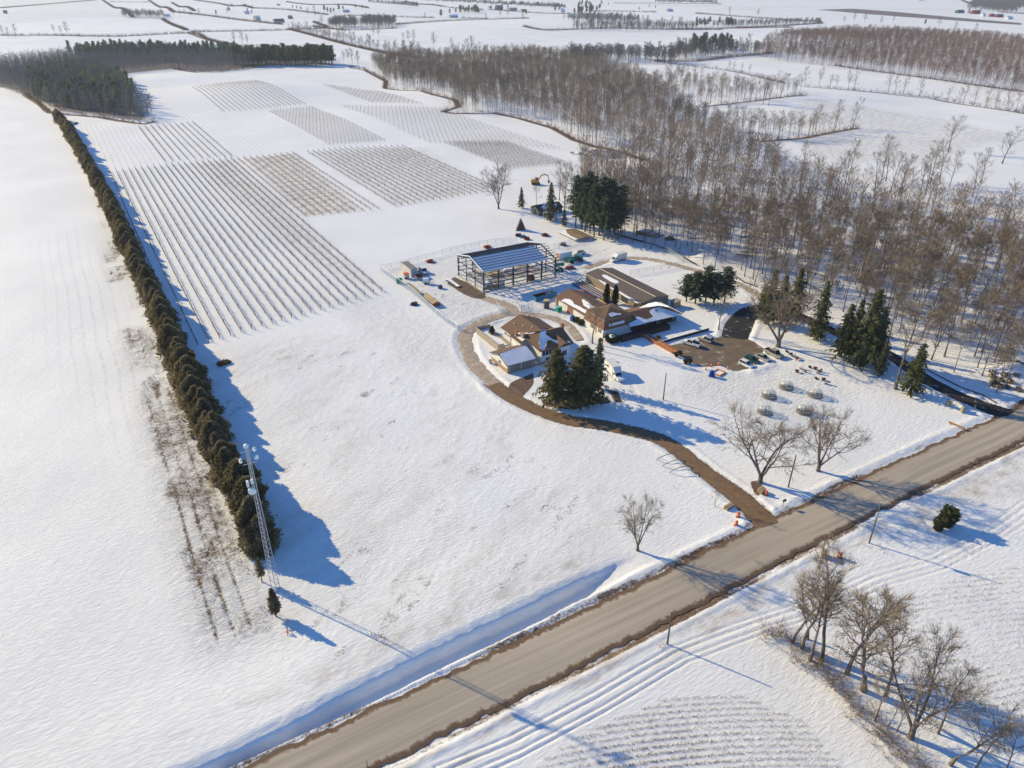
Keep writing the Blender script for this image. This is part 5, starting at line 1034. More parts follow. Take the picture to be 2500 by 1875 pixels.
part('entry_gable', MB().slab([(104.4, 154.6, 4.2), (106.5, 158.9, 6.1), (106.5, 154.2, 5.6), ], .15).slab([(106.52, 154.2, 5.6), (106.52, 158.9, 6.1), (108.8, 154.6, 4.2)], .15), SHINGLE, hs)
part('porch_wall', MB().bb(104.9, 108.3, 154.7, 155.85, 0, 4.15), WHITEW, hs); window(hs, (106.5, 154.7, 2.2), 1.4, 1.8, '-y')
H0 = [(98.6, 155.2, 4.25), (109.9, 155.2, 4.25), (109.7, 161.1, 7.0)]; wz = lambda X, Y: (1180 + X * .1085, 760 + Y * .1085)
def hp(px, pl, **k): return patch(hs, [wz(*q) for q in px], *pl, **k)
hp([(1275, 465), (1340, 445), (1425, 455), (1405, 520), (1480, 570), (1560, 630), (1640, 650), (1720, 660), (1800, 690), (1760, 740), (1640, 700), (1520, 640), (1450, 640), (1420, 730), (1380, 850), (1330, 860), (1260, 820), (1280, 770), (1240, 690), (1265, 600)], H0, lift=.18, th=.14)
hp([(1690, 655), (1760, 690), (1850, 700), (1900, 655), (1960, 680), (1950, 710), (1780, 745), (1700, 720)], H0, lift=.2, th=.14)
hp([(730, 505), (800, 480), (1020, 485), (1000, 500), (760, 515)], [(97.0, 168.6, 4.35), (103.4, 161.6, 7.1), (103.4, 174.8, 7.1)])
part('chimney', MB().bb(98.3, 99.1, 163.9, 165.6, 0, 5.9).bb(98.2, 99.2, 163.8, 165.7, 5.9, 6.05), BRICK, hs); part('chimney', MB().bb(97.6, 98.1, 166.6, 167.3, 0, 6.4), mat('red_brick_column', (.34, .17, .11), .9, .2, 5.0), hs); part('chimney', MB().bb(109.3, 110.1, 160.7, 161.5, 4.5, 8.0), mat('red_brick_column', (.34, .17, .11)), hs)
for q in ((100.0, 172.0), (101.0, 168.5), (102.2, 165.5)): part('vent', MB().cyl((q[0], q[1], 4.35 + (q[0] - 97) * .43), (q[0], q[1], 4.9 + (q[0] - 97) * .43), .13, .13, 6), WHITEP, hs)
part('flue_pipe', MB().cyl((105.0, 171.6, 6.2), (105.0, 171.6, 7.9), .1, .1, 6), STEEL, hs)
window(hs, (97.6, 172.8, 3.0), 1.3, 1.0, '-x'); window(hs, (97.6, 171.0, 3.0), 1.1, 1.0, '-x'); door(hs, (97.6, 169.4, 1.6), .9, 2.0, '-x', GLASS)
part('bay_wall', MB().bb(96.9, 99.49, 163.1, 168.2, 0, 4.2), WHITEW, hs); part('bay_roof', MB().slab([(96.5, 162.8, 4.25), (99.6, 162.8, 4.6), (99.6, 168.5, 4.6), (96.5, 168.5, 4.25)], .15), SHINGLE, hs)
window(hs, (101.9, 155.9, 3.0), 4.2, 1.7, '-y', 4); window(hs, (102.4, 155.9, 1.0), 3.0, 1.1, '-y', 3); window(hs, (108.8, 155.9, 2.6), .9, 1.4, '-y', 1)
part('brick_base', MB().bb(97.0, 104.8, 155.55, 155.85, 0, .35), BRICK, hs)
dkk = thing('raised_deck', 'raised wooden deck with board fence and steps on the left of the house', 'deck', (92.8, 168.6, 0))
part('floor', MB().bb(0.1, 4.75, .1, 13.5, 0, 1.25), WOOD, dkk); part('fence', MB().bb(-.1, 0, 0, 13.6, 0, 2.4).bb(0, 4.7, 13.6, 13.7, 0, 2.4).bb(0, 1.8, -.1, 0, 0, 2.2), WOOD, dkk); part('snow_layer', MB().slab([(.4, .6, 1.36), (3.2, .3, 1.36), (3.4, 5, 1.36), (2.2, 8.5, 1.36), (4.2, 13, 1.36), (.4, 13.2, 1.36)], .1), SNOWP, dkk)
stp = MB()
for k in range(5): stp.bb(2.0, 3.9, -.35 * (k + 1), -.35 * k, 0, 1.1 - .22 * k)
part('steps', stp, WHITEP, dkk); part('rail', MB().tube([(1.9, 0, 1.2), (1.9, 0, 2.2), (1.9, -1.8, 1.1)], .04, 4).tube([(4.0, 0, 1.2), (4.0, 0, 2.2), (4.0, -1.8, 1.1)], .04, 4), GALV, dkk)
x, y = 95.9, 178.2; t = thing('potted_conifer', 'small evergreen standing on the raised deck', 'shrub', (x, y, 1.25)); ob('foliage', blobby(91, 2.2, .8, 500, .35, lambda q: 1 - .7 * q, z0=.2).mesh('foliage', NEEDG), t)
gg = thing('attached_garage', 'low two-car garage wing with snow-covered roof in front of the house', 'garage', (88.3, 155.3, 0)); AL, AD = 8.6, 9.2
aw_ = MB().prism([(0, 0), (0, 2.7), (AD / 2, 4.2), (AD, 2.7), (AD, 0)], 0, AL); aw_.v = [(y_, x_, z_) for (x_, y_, z_) in aw_.v]; part('wall', aw_, WHITEW, gg)
part('brick_base', MB().bb(-.08, -.001, 0, AD, 0, 1.3).bb(-.08, AL, -.08, -.001, 0, .5).bb(-.08, .5, -.08, -.002, .5, 2.6).bb(AL - .5, AL, -.08, -.002, .5, 2.6), BRICK, gg)
part('roof', MB().slab([(-.5, -.5, 2.6), (AL + .2, -.5, 2.6), (AL + .2, AD / 2, 4.35), (-.5, AD / 2, 4.35)], .14).slab([(-.5, AD / 2 + .01, 4.35), (AL + .2, AD / 2 + .01, 4.35), (AL + .2, AD + .5, 2.6), (-.5, AD + .5, 2.6)], .14), SHINGLE, gg)
part('roof_snow', MB().slab([(-.2, -.45, 2.78), (3, -.5, 2.78), (AL + .1, -.48, 2.78), (AL + .15, 2, 3.64), (AL, AD / 2 + .1, 4.5), (6, AD / 2 + .2, 4.5), (2, AD / 2 - .15, 4.45), (-.1, AD / 2 - .4, 4.35), (-.35, 2, 3.6)], .16), SNOWP, gg)
GD = rib_mat('garage_door_panel', (.28, .245, .2), (.23, .2, .165), .5, 'Z', .6)
for x_ in (2.45, 6.2): part('garage_door', MB().bb(x_ - 1.7, x_ + 1.7, -.05, 0, .5, 2.4), GD, gg)
window(gg, (-.08, 4.4, 1.9), .9, 1.0, '-x', 1); part('lamp', MB().box((4.33, -.15, 2.3), (.2, .2, .3)), WHITEP, gg)
x, y = 87.0, 163.0; t = thing('heat_pump', 'grey heat pump unit at the back corner of the garage wing', 'heat pump', (x, y, 0)); part('casing', MB().box((0, 0, .6), (.8, 1.0, 1.1)), GALV, t); part('fan_grille', MB().lathe([(.35, 1.16), (.3, 1.2), (.01, 1.18)], 12), STEEL, t)
# ---- root cellar roof and cabin
rc_ = thing('earth_roof_shed', 'low building with flat brown roof at the edge of the pines', 'shed', (169.8, 241.8, 0)); part('wall', MB().bb(.2, 8.6, .2, 12.5, 0, .7), mat('grey_stone_wall', (.3, .28, .25), .9, .2, 2.0), rc_)
part('roof', MB().slab([(-.2, -.2, .75), (4.4, -.2, 1.4), (4.4, 12.8, 1.4), (-.2, 12.8, .75)], .12).slab([(4.41, -.2, 1.4), (9.0, -.2, .75), (9.0, 12.8, .75), (4.41, 12.8, 1.4)], .12), mat('khaki_roof', (.22, .16, .09), .95, .2, 1.0), rc_); part('roof_snow', MB().slab([(-.2, 0, .86), (1.2, 0, 1.04), (1.0, 5, 1.02), (1.8, 9, 1.1), (3.5, 12.6, 1.36), (-.2, 12.6, .86)], .08), SNOWP, rc_)
cb = thing('cabin', 'small green-grey cabin with snow-dusted dark roof behind a bent pine', 'cabin', (176.5, 281, 0)); cw = MB().prism([(0, 0), (0, 2.6), (3.6, 4.2), (7.2, 2.6), (7.2, 0)], 0, 12.5); cw.v = [(y_, x_, z_) for (x_, y_, z_) in cw.v]; part('wall', cw, mat('green_grey_boards', (.13, .15, .11), .9, .1, 1.0), cb)
part('roof', MB().slab([(-.5, -.5, 2.5), (13, -.5, 2.5), (13, 3.6, 4.35), (-.5, 3.6, 4.35)], .14).slab([(-.5, 3.61, 4.35), (13, 3.61, 4.35), (13, 7.7, 2.5), (-.5, 7.7, 2.5)], .14), mat('dark_green_roof', (.05, .07, .06), .8, .2, 1.0), cb)
part('roof_snow', MB().slab([(3, -.4, 2.68), (9, -.3, 2.72), (11, 2, 3.75), (8, 3.4, 4.4), (4, 3.0, 4.22), (2, 1.5, 3.5)], .08), SNOWP, cb); door(cb, (0, 3.6, .1), 1.4, 2.0, '-x', DK); window(cb, (4, 0, 1.5), 1.2, 1.0, '-y'); window(cb, (8, 0, 1.5), 1.2, 1.0, '-y')
cp = thing('carport', 'small carport with white flat roof beside the cabin', 'carport', (176.8, 274.6, 0)); part('roof', MB().bb(0, 6.2, 0, 3.4, 2.5, 2.68), WHITEP, cp)
for q in ((.15, .15), (6.05, .15), (.15, 3.25), (6.05, 3.25)): part('post', MB().bb(q[0] - .08, q[0] + .08, q[1] - .08, q[1] + .08, 0, 2.5), WHITEP, cp)
x, y = at(1647, 752); t = thing('small_shed', 'tiny tan wooden shed at the foot of the conifer clump', 'shed', (x, y, 0)); part('wall', MB().bb(0, 2.4, 0, 2.2, 0, 2.0), NEWWOOD, t); part('roof', MB().slab([(-.2, -.2, 2.0), (2.6, -.2, 2.3), (2.6, 2.4, 2.3), (-.2, 2.4, 2.0)], .1), WOOD, t); door(t, (0, 1.1, 0), .9, 1.7, '-x', WOOD)
# ---- lattice tower
tw = thing('lattice_tower', 'tall grey three-legged lattice radio tower with white dishes', 'tower', (*at(674, 1440), 0)); TH = 30.6
def tq(z, k): r = .85 - .62 * (z / TH) ** .9; a = k * 2.094 + .4; return (r * cos(a), r * sin(a), z)
for k in range(3): part('leg', MB().tube([tq(TH * i / 8, k) for i in range(9)], .055, 5), GALV, tw)
lat = MB(); n = 30
for i in range(n):
    za, zb = TH * i / n, TH * (i + 1) / n
    for k in range(3): a, b, c, d = tq(za, k), tq(za, (k + 1) % 3), tq(zb, k), tq(zb, (k + 1) % 3); lat.tube([a, b], .025, 3, False); lat.tube([a, d] if i % 2 else [b, c], .025, 3, False)
part('lattice', lat, GALV, tw); fr = MB()
for s in (-1, 1): fr.tube([(-1.1, s * .45, TH - 2.2 + s * .9), (1.1, s * .45, TH - 2.2 + s * .9)], .06, 4)
part('antenna_frame', fr, WHITEP, tw)
def dish(x, y, z, r, az): b = MB(); ca, sa = cos(az), sin(az); b.tube([(x, y, z), (x + ca * .35, y + sa * .35, z)], [r, r * .9], 12); part('dish', b, WHITEP, tw)
dish(0, .1, TH - .1, .42, -1.9); dish(-1.15, -.3, TH - 2.3, .4, 3.3); dish(1.0, -.5, TH - 2.2, .4, -.9); dish(1.0, .5, TH - 1.4, .35, .3); dish(-.55, -.6, TH - 8.2, .68, -2.1); part('panel_antenna', MB().box((-.95, -.1, TH - 7.0), (.35, .5, 1.1)).box((-.3, -.4, TH - 6.6), (.4, .3, .8)), WHITEP, tw)
# ---- far farm buildings
def far_house(px, py, l, w_, h, wc, rc, lab, rz=0, cat='house', name='farmhouse', sc=1.0, win=True):
    x, y = at(px, py); t = thing(name, lab, cat, (x, y, float(terr(x, y))), rz, None, sc)
    wl = MB().prism([(-w_ / 2, -.5), (-w_ / 2, h), (0, h + w_ * .32), (w_ / 2, h), (w_ / 2, -.5)], -l / 2, l / 2); wl.v = [(y_, x_, z_) for (x_, y_, z_) in wl.v]; part('wall', wl, mat('w_' + wc[0], wc[1], .8, 0), t)
    q = w_ / 2 + .4; hr_ = h + w_ * .32 + .15; he = h - .1
    part('roof', MB().slab([(-l / 2 - .4, -q, he), (l / 2 + .4, -q, he), (l / 2 + .4, 0, hr_), (-l / 2 - .4, 0, hr_)], .2).slab([(-l / 2 - .4, .01, hr_), (l / 2 + .4, .01, hr_), (l / 2 + .4, q, he), (-l / 2 - .4, q, he)], .2), mat('r_' + rc[0], rc[1], .8, 0), t)
    if win:
        for k in range(3): part('window', MB().box((-l / 3 + l / 3 * k, -w_ / 2 - .03, h * .55), (1.2, .06, 1.2)), GLASS, t)
    return t
WH, TN, GRY, RED, SNW, DRK, GRN = ('white', (.65, .63, .6)), ('tan', (.45, .38, .3)), ('grey', (.25, .26, .3)), ('red', (.22, .03, .025)), ('snow', (.8, .8, .8)), ('dark', (.06, .06, .075)), ('green', (.03, .12, .07))
for a in [(14, 33, 9, 7, 5, GRY, DRK, 'small lone grey barn at the far top left', 0, 'barn', 'barn'), (628, 50, 13, 11, 7, TN, SNW, 'tall tan farm building beside the far lane', .3, 'barn', 'barn'), (681, 55, 24, 12, 4, GRY, DRK, 'long dark-roofed barn at the far lane', 0.1, 'barn', 'barn'), (709, 46, 9, 9, 5, DRK, GRY, 'small dark house right of the long dark barn', .2), (407, 40, 16, 7, 3, WH, SNW, 'long white shed on the far lane at the upper left', 0, 'shed', 'shed'),
          (602, 34, 14, 9, 4, WH, SNW, 'white far house left of the tan farm building', .2), (680, 14, 12, 8, 3, GRY, DRK, 'small dark shed near the top edge', .2, 'shed', 'shed'), (598, 13, 10, 7, 3, DRK, GRY, 'second small dark shed near the top edge', .2, 'shed', 'shed'), (845, 30, 18, 9, 4, GRY, SNW, 'grey snow-roofed house among the far conifers', 0), (565, 12, 10, 7, 3, WH, SNW, 'white shed close to the top edge', 0, 'shed', 'shed'),
          (1107, 43, 22, 10, 4, GRY, SNW, 'wide grey house between the two tall far conifers', 0), (1218, 24, 22, 14, 9, DRK, GRY, 'big dark gambrel barn beside the far silo', .1, 'barn', 'barn'), (1252, 26, 26, 11, 5, GRY, TN, 'long grey and tan shed right of the far silo', 0, 'shed', 'shed'), (1278, 30, 18, 10, 5, TN, DRK, 'dark-roofed tan shed at the end of the far farmyard', 0, 'shed', 'shed'), (1197, 20, 8, 8, 4, GRY, DRK, 'small dark outbuilding left of the far silo', 0, 'shed', 'shed'),
          (1372, 30, 16, 9, 6, WH, SNW, 'white house beside the dark conifer clump far away', .2), (1392, 41, 16, 8, 3, TN, SNW, 'pale long shed below the white far house', .1, 'shed', 'shed'), (1634, 28, 20, 10, 4, TN, SNW, 'tan house on the far road near the top', 0),
          (2342, 32, 28, 12, 5, GRN, GRN, 'green-roofed farm shed at the upper right', -.1, 'barn', 'barn'), (2380, 34, 30, 13, 6, RED, RED, 'large red barn beside the grey silo', -.1, 'barn', 'barn'), (2438, 42, 26, 9, 5, RED, GRY, 'long red shed right of the large red barn', -.1, 'shed', 'shed'), (2420, 41, 14, 9, 5, RED, RED, 'small red shed between the white shed and the long red one', -.1, 'shed', 'shed'), (2398, 40, 12, 12, 5, WH, SNW, 'white rounded store beside the red barn', 0, 'shed', 'shed'), (2462, 47, 22, 10, 4, WH, SNW, 'white low shed at the far right farm', 0, 'shed', 'shed'), (1540, 45, 12, 8, 4, GRY, SNW, 'grey cottage on the brushy far lane', 0)]:
    far_house(*a[:8], *(a[8:9] or (0,)), *(a[9:11] if len(a) > 9 else ()))
for a, b, h, lab in ((1226, 22, 20, 'tall grey silo beside the big dark barn'), (2364, 32, 22, 'tall grey silo left of the red barn'), (2392, 30, 16, 'shorter silo right of the red barn'), (2246, 3, 12, 'stubby pale silo at the top edge'), (2253, 3, 12, 'right-hand stubby silo at the top edge')):
    x, y = at(a, b); t = thing('silo', lab, 'silo', (x, y, float(terr(x, y)))); part('body', MB().cyl((0, 0, 0), (0, 0, h), 3, 3, 12), mat('silo_concrete', (.3, .3, .33), .8, .1, .2), t); part('cap', MB().lathe([(3.05, h), (2.2, h + 1.6), (.01, h + 2.2)], 12), GALV, t)
# ================================================================= VEHICLES, MACHINES, SMALL THINGS
def paint(name, c): return mat('paint_' + name, c, .3, 0, spec=.6)
PW, PG, PS, PT = paint('white', (.75, .75, .73)), paint('dark_green', (.02, .07, .06)), paint('silver', (.38, .38, .35)), paint('tan', (.33, .31, .25))
CHROME = mat('lamp_glass', (.7, .7, .7), .2, 0, metal=.3); REDL = mat('tail_lamp', (.5, .02, .02), .3, 0)
def wheels(t, L, W_, r=.34, fx=.31, bx=-.31, w_=.22):
    for x in (fx * L, bx * L):
        for s in (-1, 1): o = part('wheel', MB().cyl((x, s * (W_ / 2 - w_), r), (x, s * (W_ / 2 + .01), r), r, r, 12), TYRE, t); part('rim', MB().cyl((x, s * (W_ / 2 - .05), r), (x, s * (W_ / 2 + .025), r), r * .6, r * .6, 10), GALV, o)
def hull(prof, W_, tum=.0):
    b = MB(); b.prism(prof, -W_ / 2, W_ / 2); return b
def car(x, y, rz, label, m, L=4.6, W_=1.85, H_=1.65, kind='suv', group=None, cat='car', name='parked_car', z=0.05):
    t = thing(name, label, cat, (x, y, z), rz, group); a = L / 2
    if kind == 'suv':
        body = [(-a, .35), (-a, .95), (-a + .12, 1.02), (a - 1.35, 1.02), (a - .25, .86), (a, .7), (a, .35)]; cab = [(-a + .08, 1.02), (-a + .42, H_), (a - 2.15, H_), (a - 1.35, 1.02)]
    elif kind == 'sedan':
        body = [(-a, .35), (-a, .85), (-a + .1, .93), (a - 1.4, .93), (a - .2, .78), (a, .62), (a, .35)]; cab = [(-a + .55, .93), (-a + 1.15, H_), (a - 2.2, H_), (a - 1.35, .93)]
    else:
        body = [(-a, .45), (-a, 1.05), (-a + 2.0, 1.05), (a - 1.35, 1.12), (a - .2, 1.02), (a, .85), (a, .45)]; cab = [(-a + 2.05, 1.1), (-a + 2.25, H_), (a - 2.05, H_), (a - 1.4, 1.12)]
    part('body', hull(body, W_), m, t)
    g = MB(); n = len(cab)
    for s in (-1, 1): g.v += [(p[0], s * (W_ / 2 - (.06 if p[1] < 1.2 else .2)), p[1]) for p in cab]
    g.f += [tuple(range(n)), tuple(range(n, 2 * n))[::-1]] + [((i + 1) % n, i, n + i, n + (i + 1) % n) for i in range(n)]
    part('windows', g, GLASS, t); xs = sorted(p[0] for p in cab if p[1] > 1.2)
    part('roof', MB().slab([(xs[0] - .05, -W_ / 2 + .2, H_ + .05), (xs[-1] + .05, -W_ / 2 + .2, H_ + .05), (xs[-1] + .05, W_ / 2 - .2, H_ + .05), (xs[0] - .05, W_ / 2 - .2, H_ + .05)], .06), m, t)
    pil = MB()
    for s in (-1, 1):
        for i in range(n - 1 if kind != 'x' else n):
            p, q = cab[i], cab[(i + 1) % n]
            if abs(p[1] - q[1]) > .3: pil.tube([(p[0], s * (W_ / 2 - (.05 if p[1] < 1.2 else .19)), p[1]), (q[0], s * (W_ / 2 - (.05 if q[1] < 1.2 else .19)), q[1])], .05, 4)
        mx_ = (xs[0] + xs[-1]) / 2; pil.tube([(mx_, s * (W_ / 2 - .05), cab[0][1]), (mx_, s * (W_ / 2 - .19), H_)], .045, 4)
    part('pillars', pil, m, t)
    for s in (-1, 1): part('headlight', MB().box((a - .02, s * (W_ / 2 - .28), .72 if kind != 'pickup' else .9), (.12, .36, .16)), CHROME, t); part('tail_light', MB().box((-a + .01, s * (W_ / 2 - .15), .8), (.1, .2, .3)), REDL, t)
    part('bumper', MB().box((a, 0, .42), (.14, W_ * .96, .2)).box((-a, 0, .42), (.14, W_ * .96, .2)), STEEL, t)
    if kind == 'pickup': part('bed', MB().bb(-a + .12, -a + 1.95, -W_ / 2 + .15, W_ / 2 - .15, 1.051, 1.07), mat('black_bed_liner', (.015, .015, .018), .8, 0), t); part('bed_rail', MB().bb(-a, -a + 2.0, -W_ / 2, -W_ / 2 + .14, 1.051, 1.25).bb(-a, -a + 2.0, W_ / 2 - .14, W_ / 2, 1.051, 1.25).bb(-a, -a + .12, -W_ / 2 + .141, W_ / 2 - .141, 1.051, 1.25), m, t)
    wheels(t, L, W_, .4 if kind == 'pickup' else .35); return t
D90 = -pi / 2
def carp(px, py, rz, *a, **k): x, y = at(px, py); return car(x, y, rz, *a, **k)
carp(1822, 895, D90 + .08, 'white compact SUV at the left end of the parked row', PW, L=4.4)
carp(1836, 884, D90 + .05, 'dark green SUV second in the parked row', PG, L=4.5)
carp(1862, 878, D90 + .02, 'grey sedan with dark glass third in the parked row', PS, L=4.7, H_=1.5, kind='sedan')
carp(1888, 868, D90 + .02, 'large tan pickup at the right end of the parked row by the tree', PT, L=5.9, W_=2.0, H_=1.95, kind='pickup')
carp(1688, 843, pi / 2 + .35, 'white pickup standing near the low timber wall', PW, L=5.6, W_=2.0, H_=1.9, kind='pickup')
carp(1722, 833, pi / 2 + .25, 'silver SUV right of the white pickup in the lot', PS, L=4.6)
carp(1033, 666, D90, 'white pickup with blue-shaded front beside the grey trailer in the yard', PW, L=5.9, W_=2.1, H_=2.0, kind='pickup')
carp(1412, 622, pi, 'white pickup parked beyond the teal telehandler', PW, L=5.8, W_=2.0, H_=1.95, kind='pickup')
# box vans
def boxvan(px, py, rz, label, L=7.2, box=(4.4, 2.3, 2.3), m=PW):
    x, y = at(px, py); t = thing('box_van', label, 'van', (x, y, .02), rz); a = L / 2; W_ = box[1]
    part('cargo_box', MB().bb(-a, -a + box[0], -W_ / 2, W_ / 2, .75, .75 + box[2]), mat('van_box_white', (.68, .66, .6), .5, .04, .5), t); part('roof_cap', MB().prism([(-a + box[0], 1.9), (-a + box[0], .75 + box[2]), (-a + box[0] + .9, 2.3), (-a + box[0] + 1.0, 1.95)], -W_ / 2 + .1, W_ / 2 - .1), m, t)
    c = -a + box[0] + .05; part('cab', MB().prism([(c, .4), (c, 1.9), (c + 1.0, 1.9), (c + 1.5, 1.2), (a - .05, 1.05), (a, .8), (a, .4)], -.98, .98), m, t)
    part('windscreen', MB().prism([(c + 1.03, 1.85), (c + 1.52, 1.22), (c + 1.57, 1.25), (c + 1.08, 1.88)], -.85, .85), GLASS, t)
    for s in (-1, 1): part('side_window', MB().bb(c + .25, c + 1.0, s * .98 - .02, s * .98 + .02, 1.25, 1.75), GLASS, t); part('headlight', MB().box((a, s * .7, .75), (.1, .3, .18)), CHROME, t)
    part('chassis', MB().bb(-a, a - .3, -.8, .8, .35, .74), STEEL, t); wheels(t, L, 2.0, .4, .33, -.3); return t
boxvan(1508, 637, pi + .08, 'white cube van alone on the snow between yard and wood')
boxvan(1500, 917, D90 - .2, 'white box truck half hidden behind the front spruces', L=8.4, box=(5.2, 2.4, 2.5))
# trailers and yard boxes
def part_box(t, name, c, d, m, rz=0): return part(name, MB().box(c, d, rz), m, t)
t = thing('site_trailer', 'tall grey-white container trailer inside the fence corner', 'trailer', (94.8, 237.2, 0)); part('body', MB().bb(0, 2.5, 0, 8.9, .35, 3.1), mat('dirty_white_panel', (.5, .47, .42), .6, .12, .6), t); part('roof', MB().bb(-.05, 2.55, -.05, 8.95, 3.1, 3.2), mat('grey_felt', (.2, .19, .18), .9, .1, 1.0), t); part('door', MB().bb(.6, 1.9, -.04, 0, .4, 2.7), mat('blue_grey_door', (.35, .38, .42), .5, 0), t); part('undercarriage', MB().bb(.2, 2.3, .3, 8.5, 0, .34), STEEL, t)
x, y = at(1023, 682); t = thing('rubbish_skip', 'small grey skip with dark red scrap beside the container trailer', 'skip', (x, y, 0)); part('tub', MB().prism([(-1.2, 0), (-1.6, 1.2), (1.6, 1.2), (1.2, 0)], -.8, .8), GALV, t); ob('scrap', blobby(5, .6, 1.2, 300, .5, lambda q: 1 - q * .6).mesh('scrap', mat('red_scrap', (.18, .05, .04), .8, .4, 3.0)), t, (0, 0, 1.1))
x, y = at(992, 680); t = thing('site_heater', 'cream box heater with orange top on wheels', 'heater', (x, y, 0)); part_box(t, 'casing', (0, 0, 1.2), (1.8, 1.4, 1.5), mat('cream', (.55, .5, .4), .6, 0)); part_box(t, 'top', (0, 0, 2.0), (1.9, 1.5, .15), ORANGE); [part('wheel', MB().cyl((-.5, s * .8, .3), (-.5, s * .65, .3), .3, .3, 10), TYRE, t) for s in (-1, 1)]; part('skid', MB().bb(-.9, .9, -.6, .6, .25, .44), STEEL, t)
x, y = at(975, 691); t = thing('teal_bin', 'teal storage box at the fence in the yard corner', 'box', (x, y, 0)); TEAL = mat('teal_paint', (.0, .19, .15), .5, .1, 1.0); part_box(t, 'body', (0, 0, .8), (1.9, 1.4, 1.6), TEAL); part_box(t, 'lid', (0, 0, 1.65), (2.0, 1.5, .1), TEAL)
x, y = at(1040, 693); t = thing('towed_generator', 'pale tow-behind generator with black wheels in the yard', 'generator', (x, y, 0), -.5); part_box(t, 'casing', (0, 0, 1.4), (2.0, 1.3, 1.4), PW); part('drawbar', MB().bb(1.0, 3.0, -.06, .06, .5, .62), STEEL, t); [part('wheel', MB().cyl((-.2, s * .9, .4), (-.2, s * .65, .4), .4, .4, 10), TYRE, t) for s in (-1, 1)]; part_box(t, 'frame', (0, 0, .6), (2.3, 1.2, .2), STEEL)
x, y = at(1075, 704); t = thing('plate_compactor', 'small blue-black machine standing near the white sheet', 'machine', (x, y, 0)); part_box(t, 'engine', (0, 0, .7), (1.2, 1.0, .9), mat('machine_blue', (.02, .06, .1), .5, .2, 2.0)); part_box(t, 'plate', (0, 0, .15), (1.6, 1.1, .25), STEEL); part('handle', MB().tube([(-.5, .3, .9), (-1.3, .3, 1.5), (-1.3, -.3, 1.5), (-.5, -.3, .9)], .04, 4), STEEL, t)
t = thing('flatbed_trailer', 'flatbed trailer carrying lumber and long beams along the fence', 'trailer', (91.0, 207.6, 0)); part('bed', MB().bb(-1.1, 1.5, 0, 11.5, .7, .9), mat('blue_metal', (.03, .1, .2), .5, .2, 1.0), t); part('headboard', MB().bb(-1.1, 1.5, -.1, 0, .5, 1.5), mat('red_brown', (.25, .05, .03), .6, 0), t); [part('wheel', MB().cyl((s * 1.0 + .2, y_, .4), (s * 1.25 + .2, y_, .4), .4, .4, 10), TYRE, t) for s in (-1, 1) for y_ in (4, 5.2)]
lm = thing('lumber_stack', 'stack of fresh yellow lumber on the flatbed trailer', 'lumber', (91.3, 208.3, .9)); part('boards', MB().bb(-.9, -.05, 0, 8, .01, .5).bb(.05, .95, .3, 9.5, .01, .6), NEWWOOD, lm); part('strap', MB().bb(-.95, 1.0, 3, 3.1, .62, .66), STEEL, lm)
for k in range(3): tag(ob('long_beam', MB().box((0, 8, .3), (.25, 17, .3)).bb(-.3, .3, 2, 2.2, 0, .14).mesh('long_beam', WOOD), None, (90.5 + k * .6, 213.5 + k, .0), .0), ['leftmost long grey beam', 'middle long grey beam', 'right-hand long grey beam'][k] + ' lying along the fence behind the flatbed trailer', 'beam')
t = thing('insulation_panel', 'long bright white panel lying on timbers beside the steel frame', 'panel', (104.9, 220, 0)); part('panel', MB().bb(0, 1.1, 0, 9.4, .3, .5), SNOWP, t); [part('bearer', MB().bb(-.8, 1.8, k * 1.8 + .6, k * 1.8 + .8, 0, .29), WOOD, t) for k in range(5)]
t = thing('blue_dumpster', 'long blue roll-off dumpster with red-brown interior and bags', 'dumpster', (121.8, 194.9, 0), .06); BL = mat('dumpster_blue', (.03, .16, .33), .5, .15, 1.0); part('tub', MB().bb(0, 9.0, 0, .1, 0, 1.7).bb(0, 9.0, 2.5, 2.6, 0, 1.7).bb(0, .1, .101, 2.499, 0, 1.7).bb(8.9, 9.0, .101, 2.499, 0, 1.7).bb(.101, 8.899, .101, 2.499, 0, .12), BL, t); part('rusty_liner', MB().bb(.11, 8.8, 2.4, 2.49, .2, 1.75), mat('rust', (.12, .03, .02), .9, .2, 1.0), t); part('ribs', (lambda b: [b.bb(k * 1.0 + .5, k * 1.0 + .6, -.08, -.001, 0, 1.7) for k in range(9)] and b)(MB()), BL, t)
for k, (x_, y_, lb) in enumerate(((128.6, 197.2, 'left'), (129.6, 197.0, 'right'), (127.5, 196.4, 'lowest'))): tag(ob('bulk_bag', blobby(700 + k, 1.5, .6, 300, .35, lambda q: 1.05 - .3 * q, core=.9).mesh('bulk_bag', mat('pale_blue_bag', (.3, .42, .5), .7, .1, 1.0)), None, (x_, y_, .2)), lb + ' of the three pale blue bags in the blue dumpster', 'bag')
x, y = at(1334, 752); t = thing('water_tank', 'dark upright cylindrical tank with tan wooden lid', 'tank', (x, y, 0)); part('barrel', MB().cyl((0, 0, 0), (0, 0, 2.6), .95, .95, 16), mat('grey_tank', (.09, .09, .09), .6, .15, 1.0), t); part('lid', MB().cyl((0, 0, 2.61), (0, 0, 2.85), 1.0, 1.0, 16), NEWWOOD, t)
x, y = at(1364, 760); t = thing('green_bin', 'bright green wheeled bin by the brown garage door', 'bin', (x, y, 0)); part_box(t, 'body', (0, 0, .8), (1.7, 1.3, 1.5), mat('bright_green', (.0, .28, .17), .5, 0)); part_box(t, 'lid', (0, 0, 1.6), (1.8, 1.4, .12), mat('pale_green', (.2, .5, .4), .5, 0))
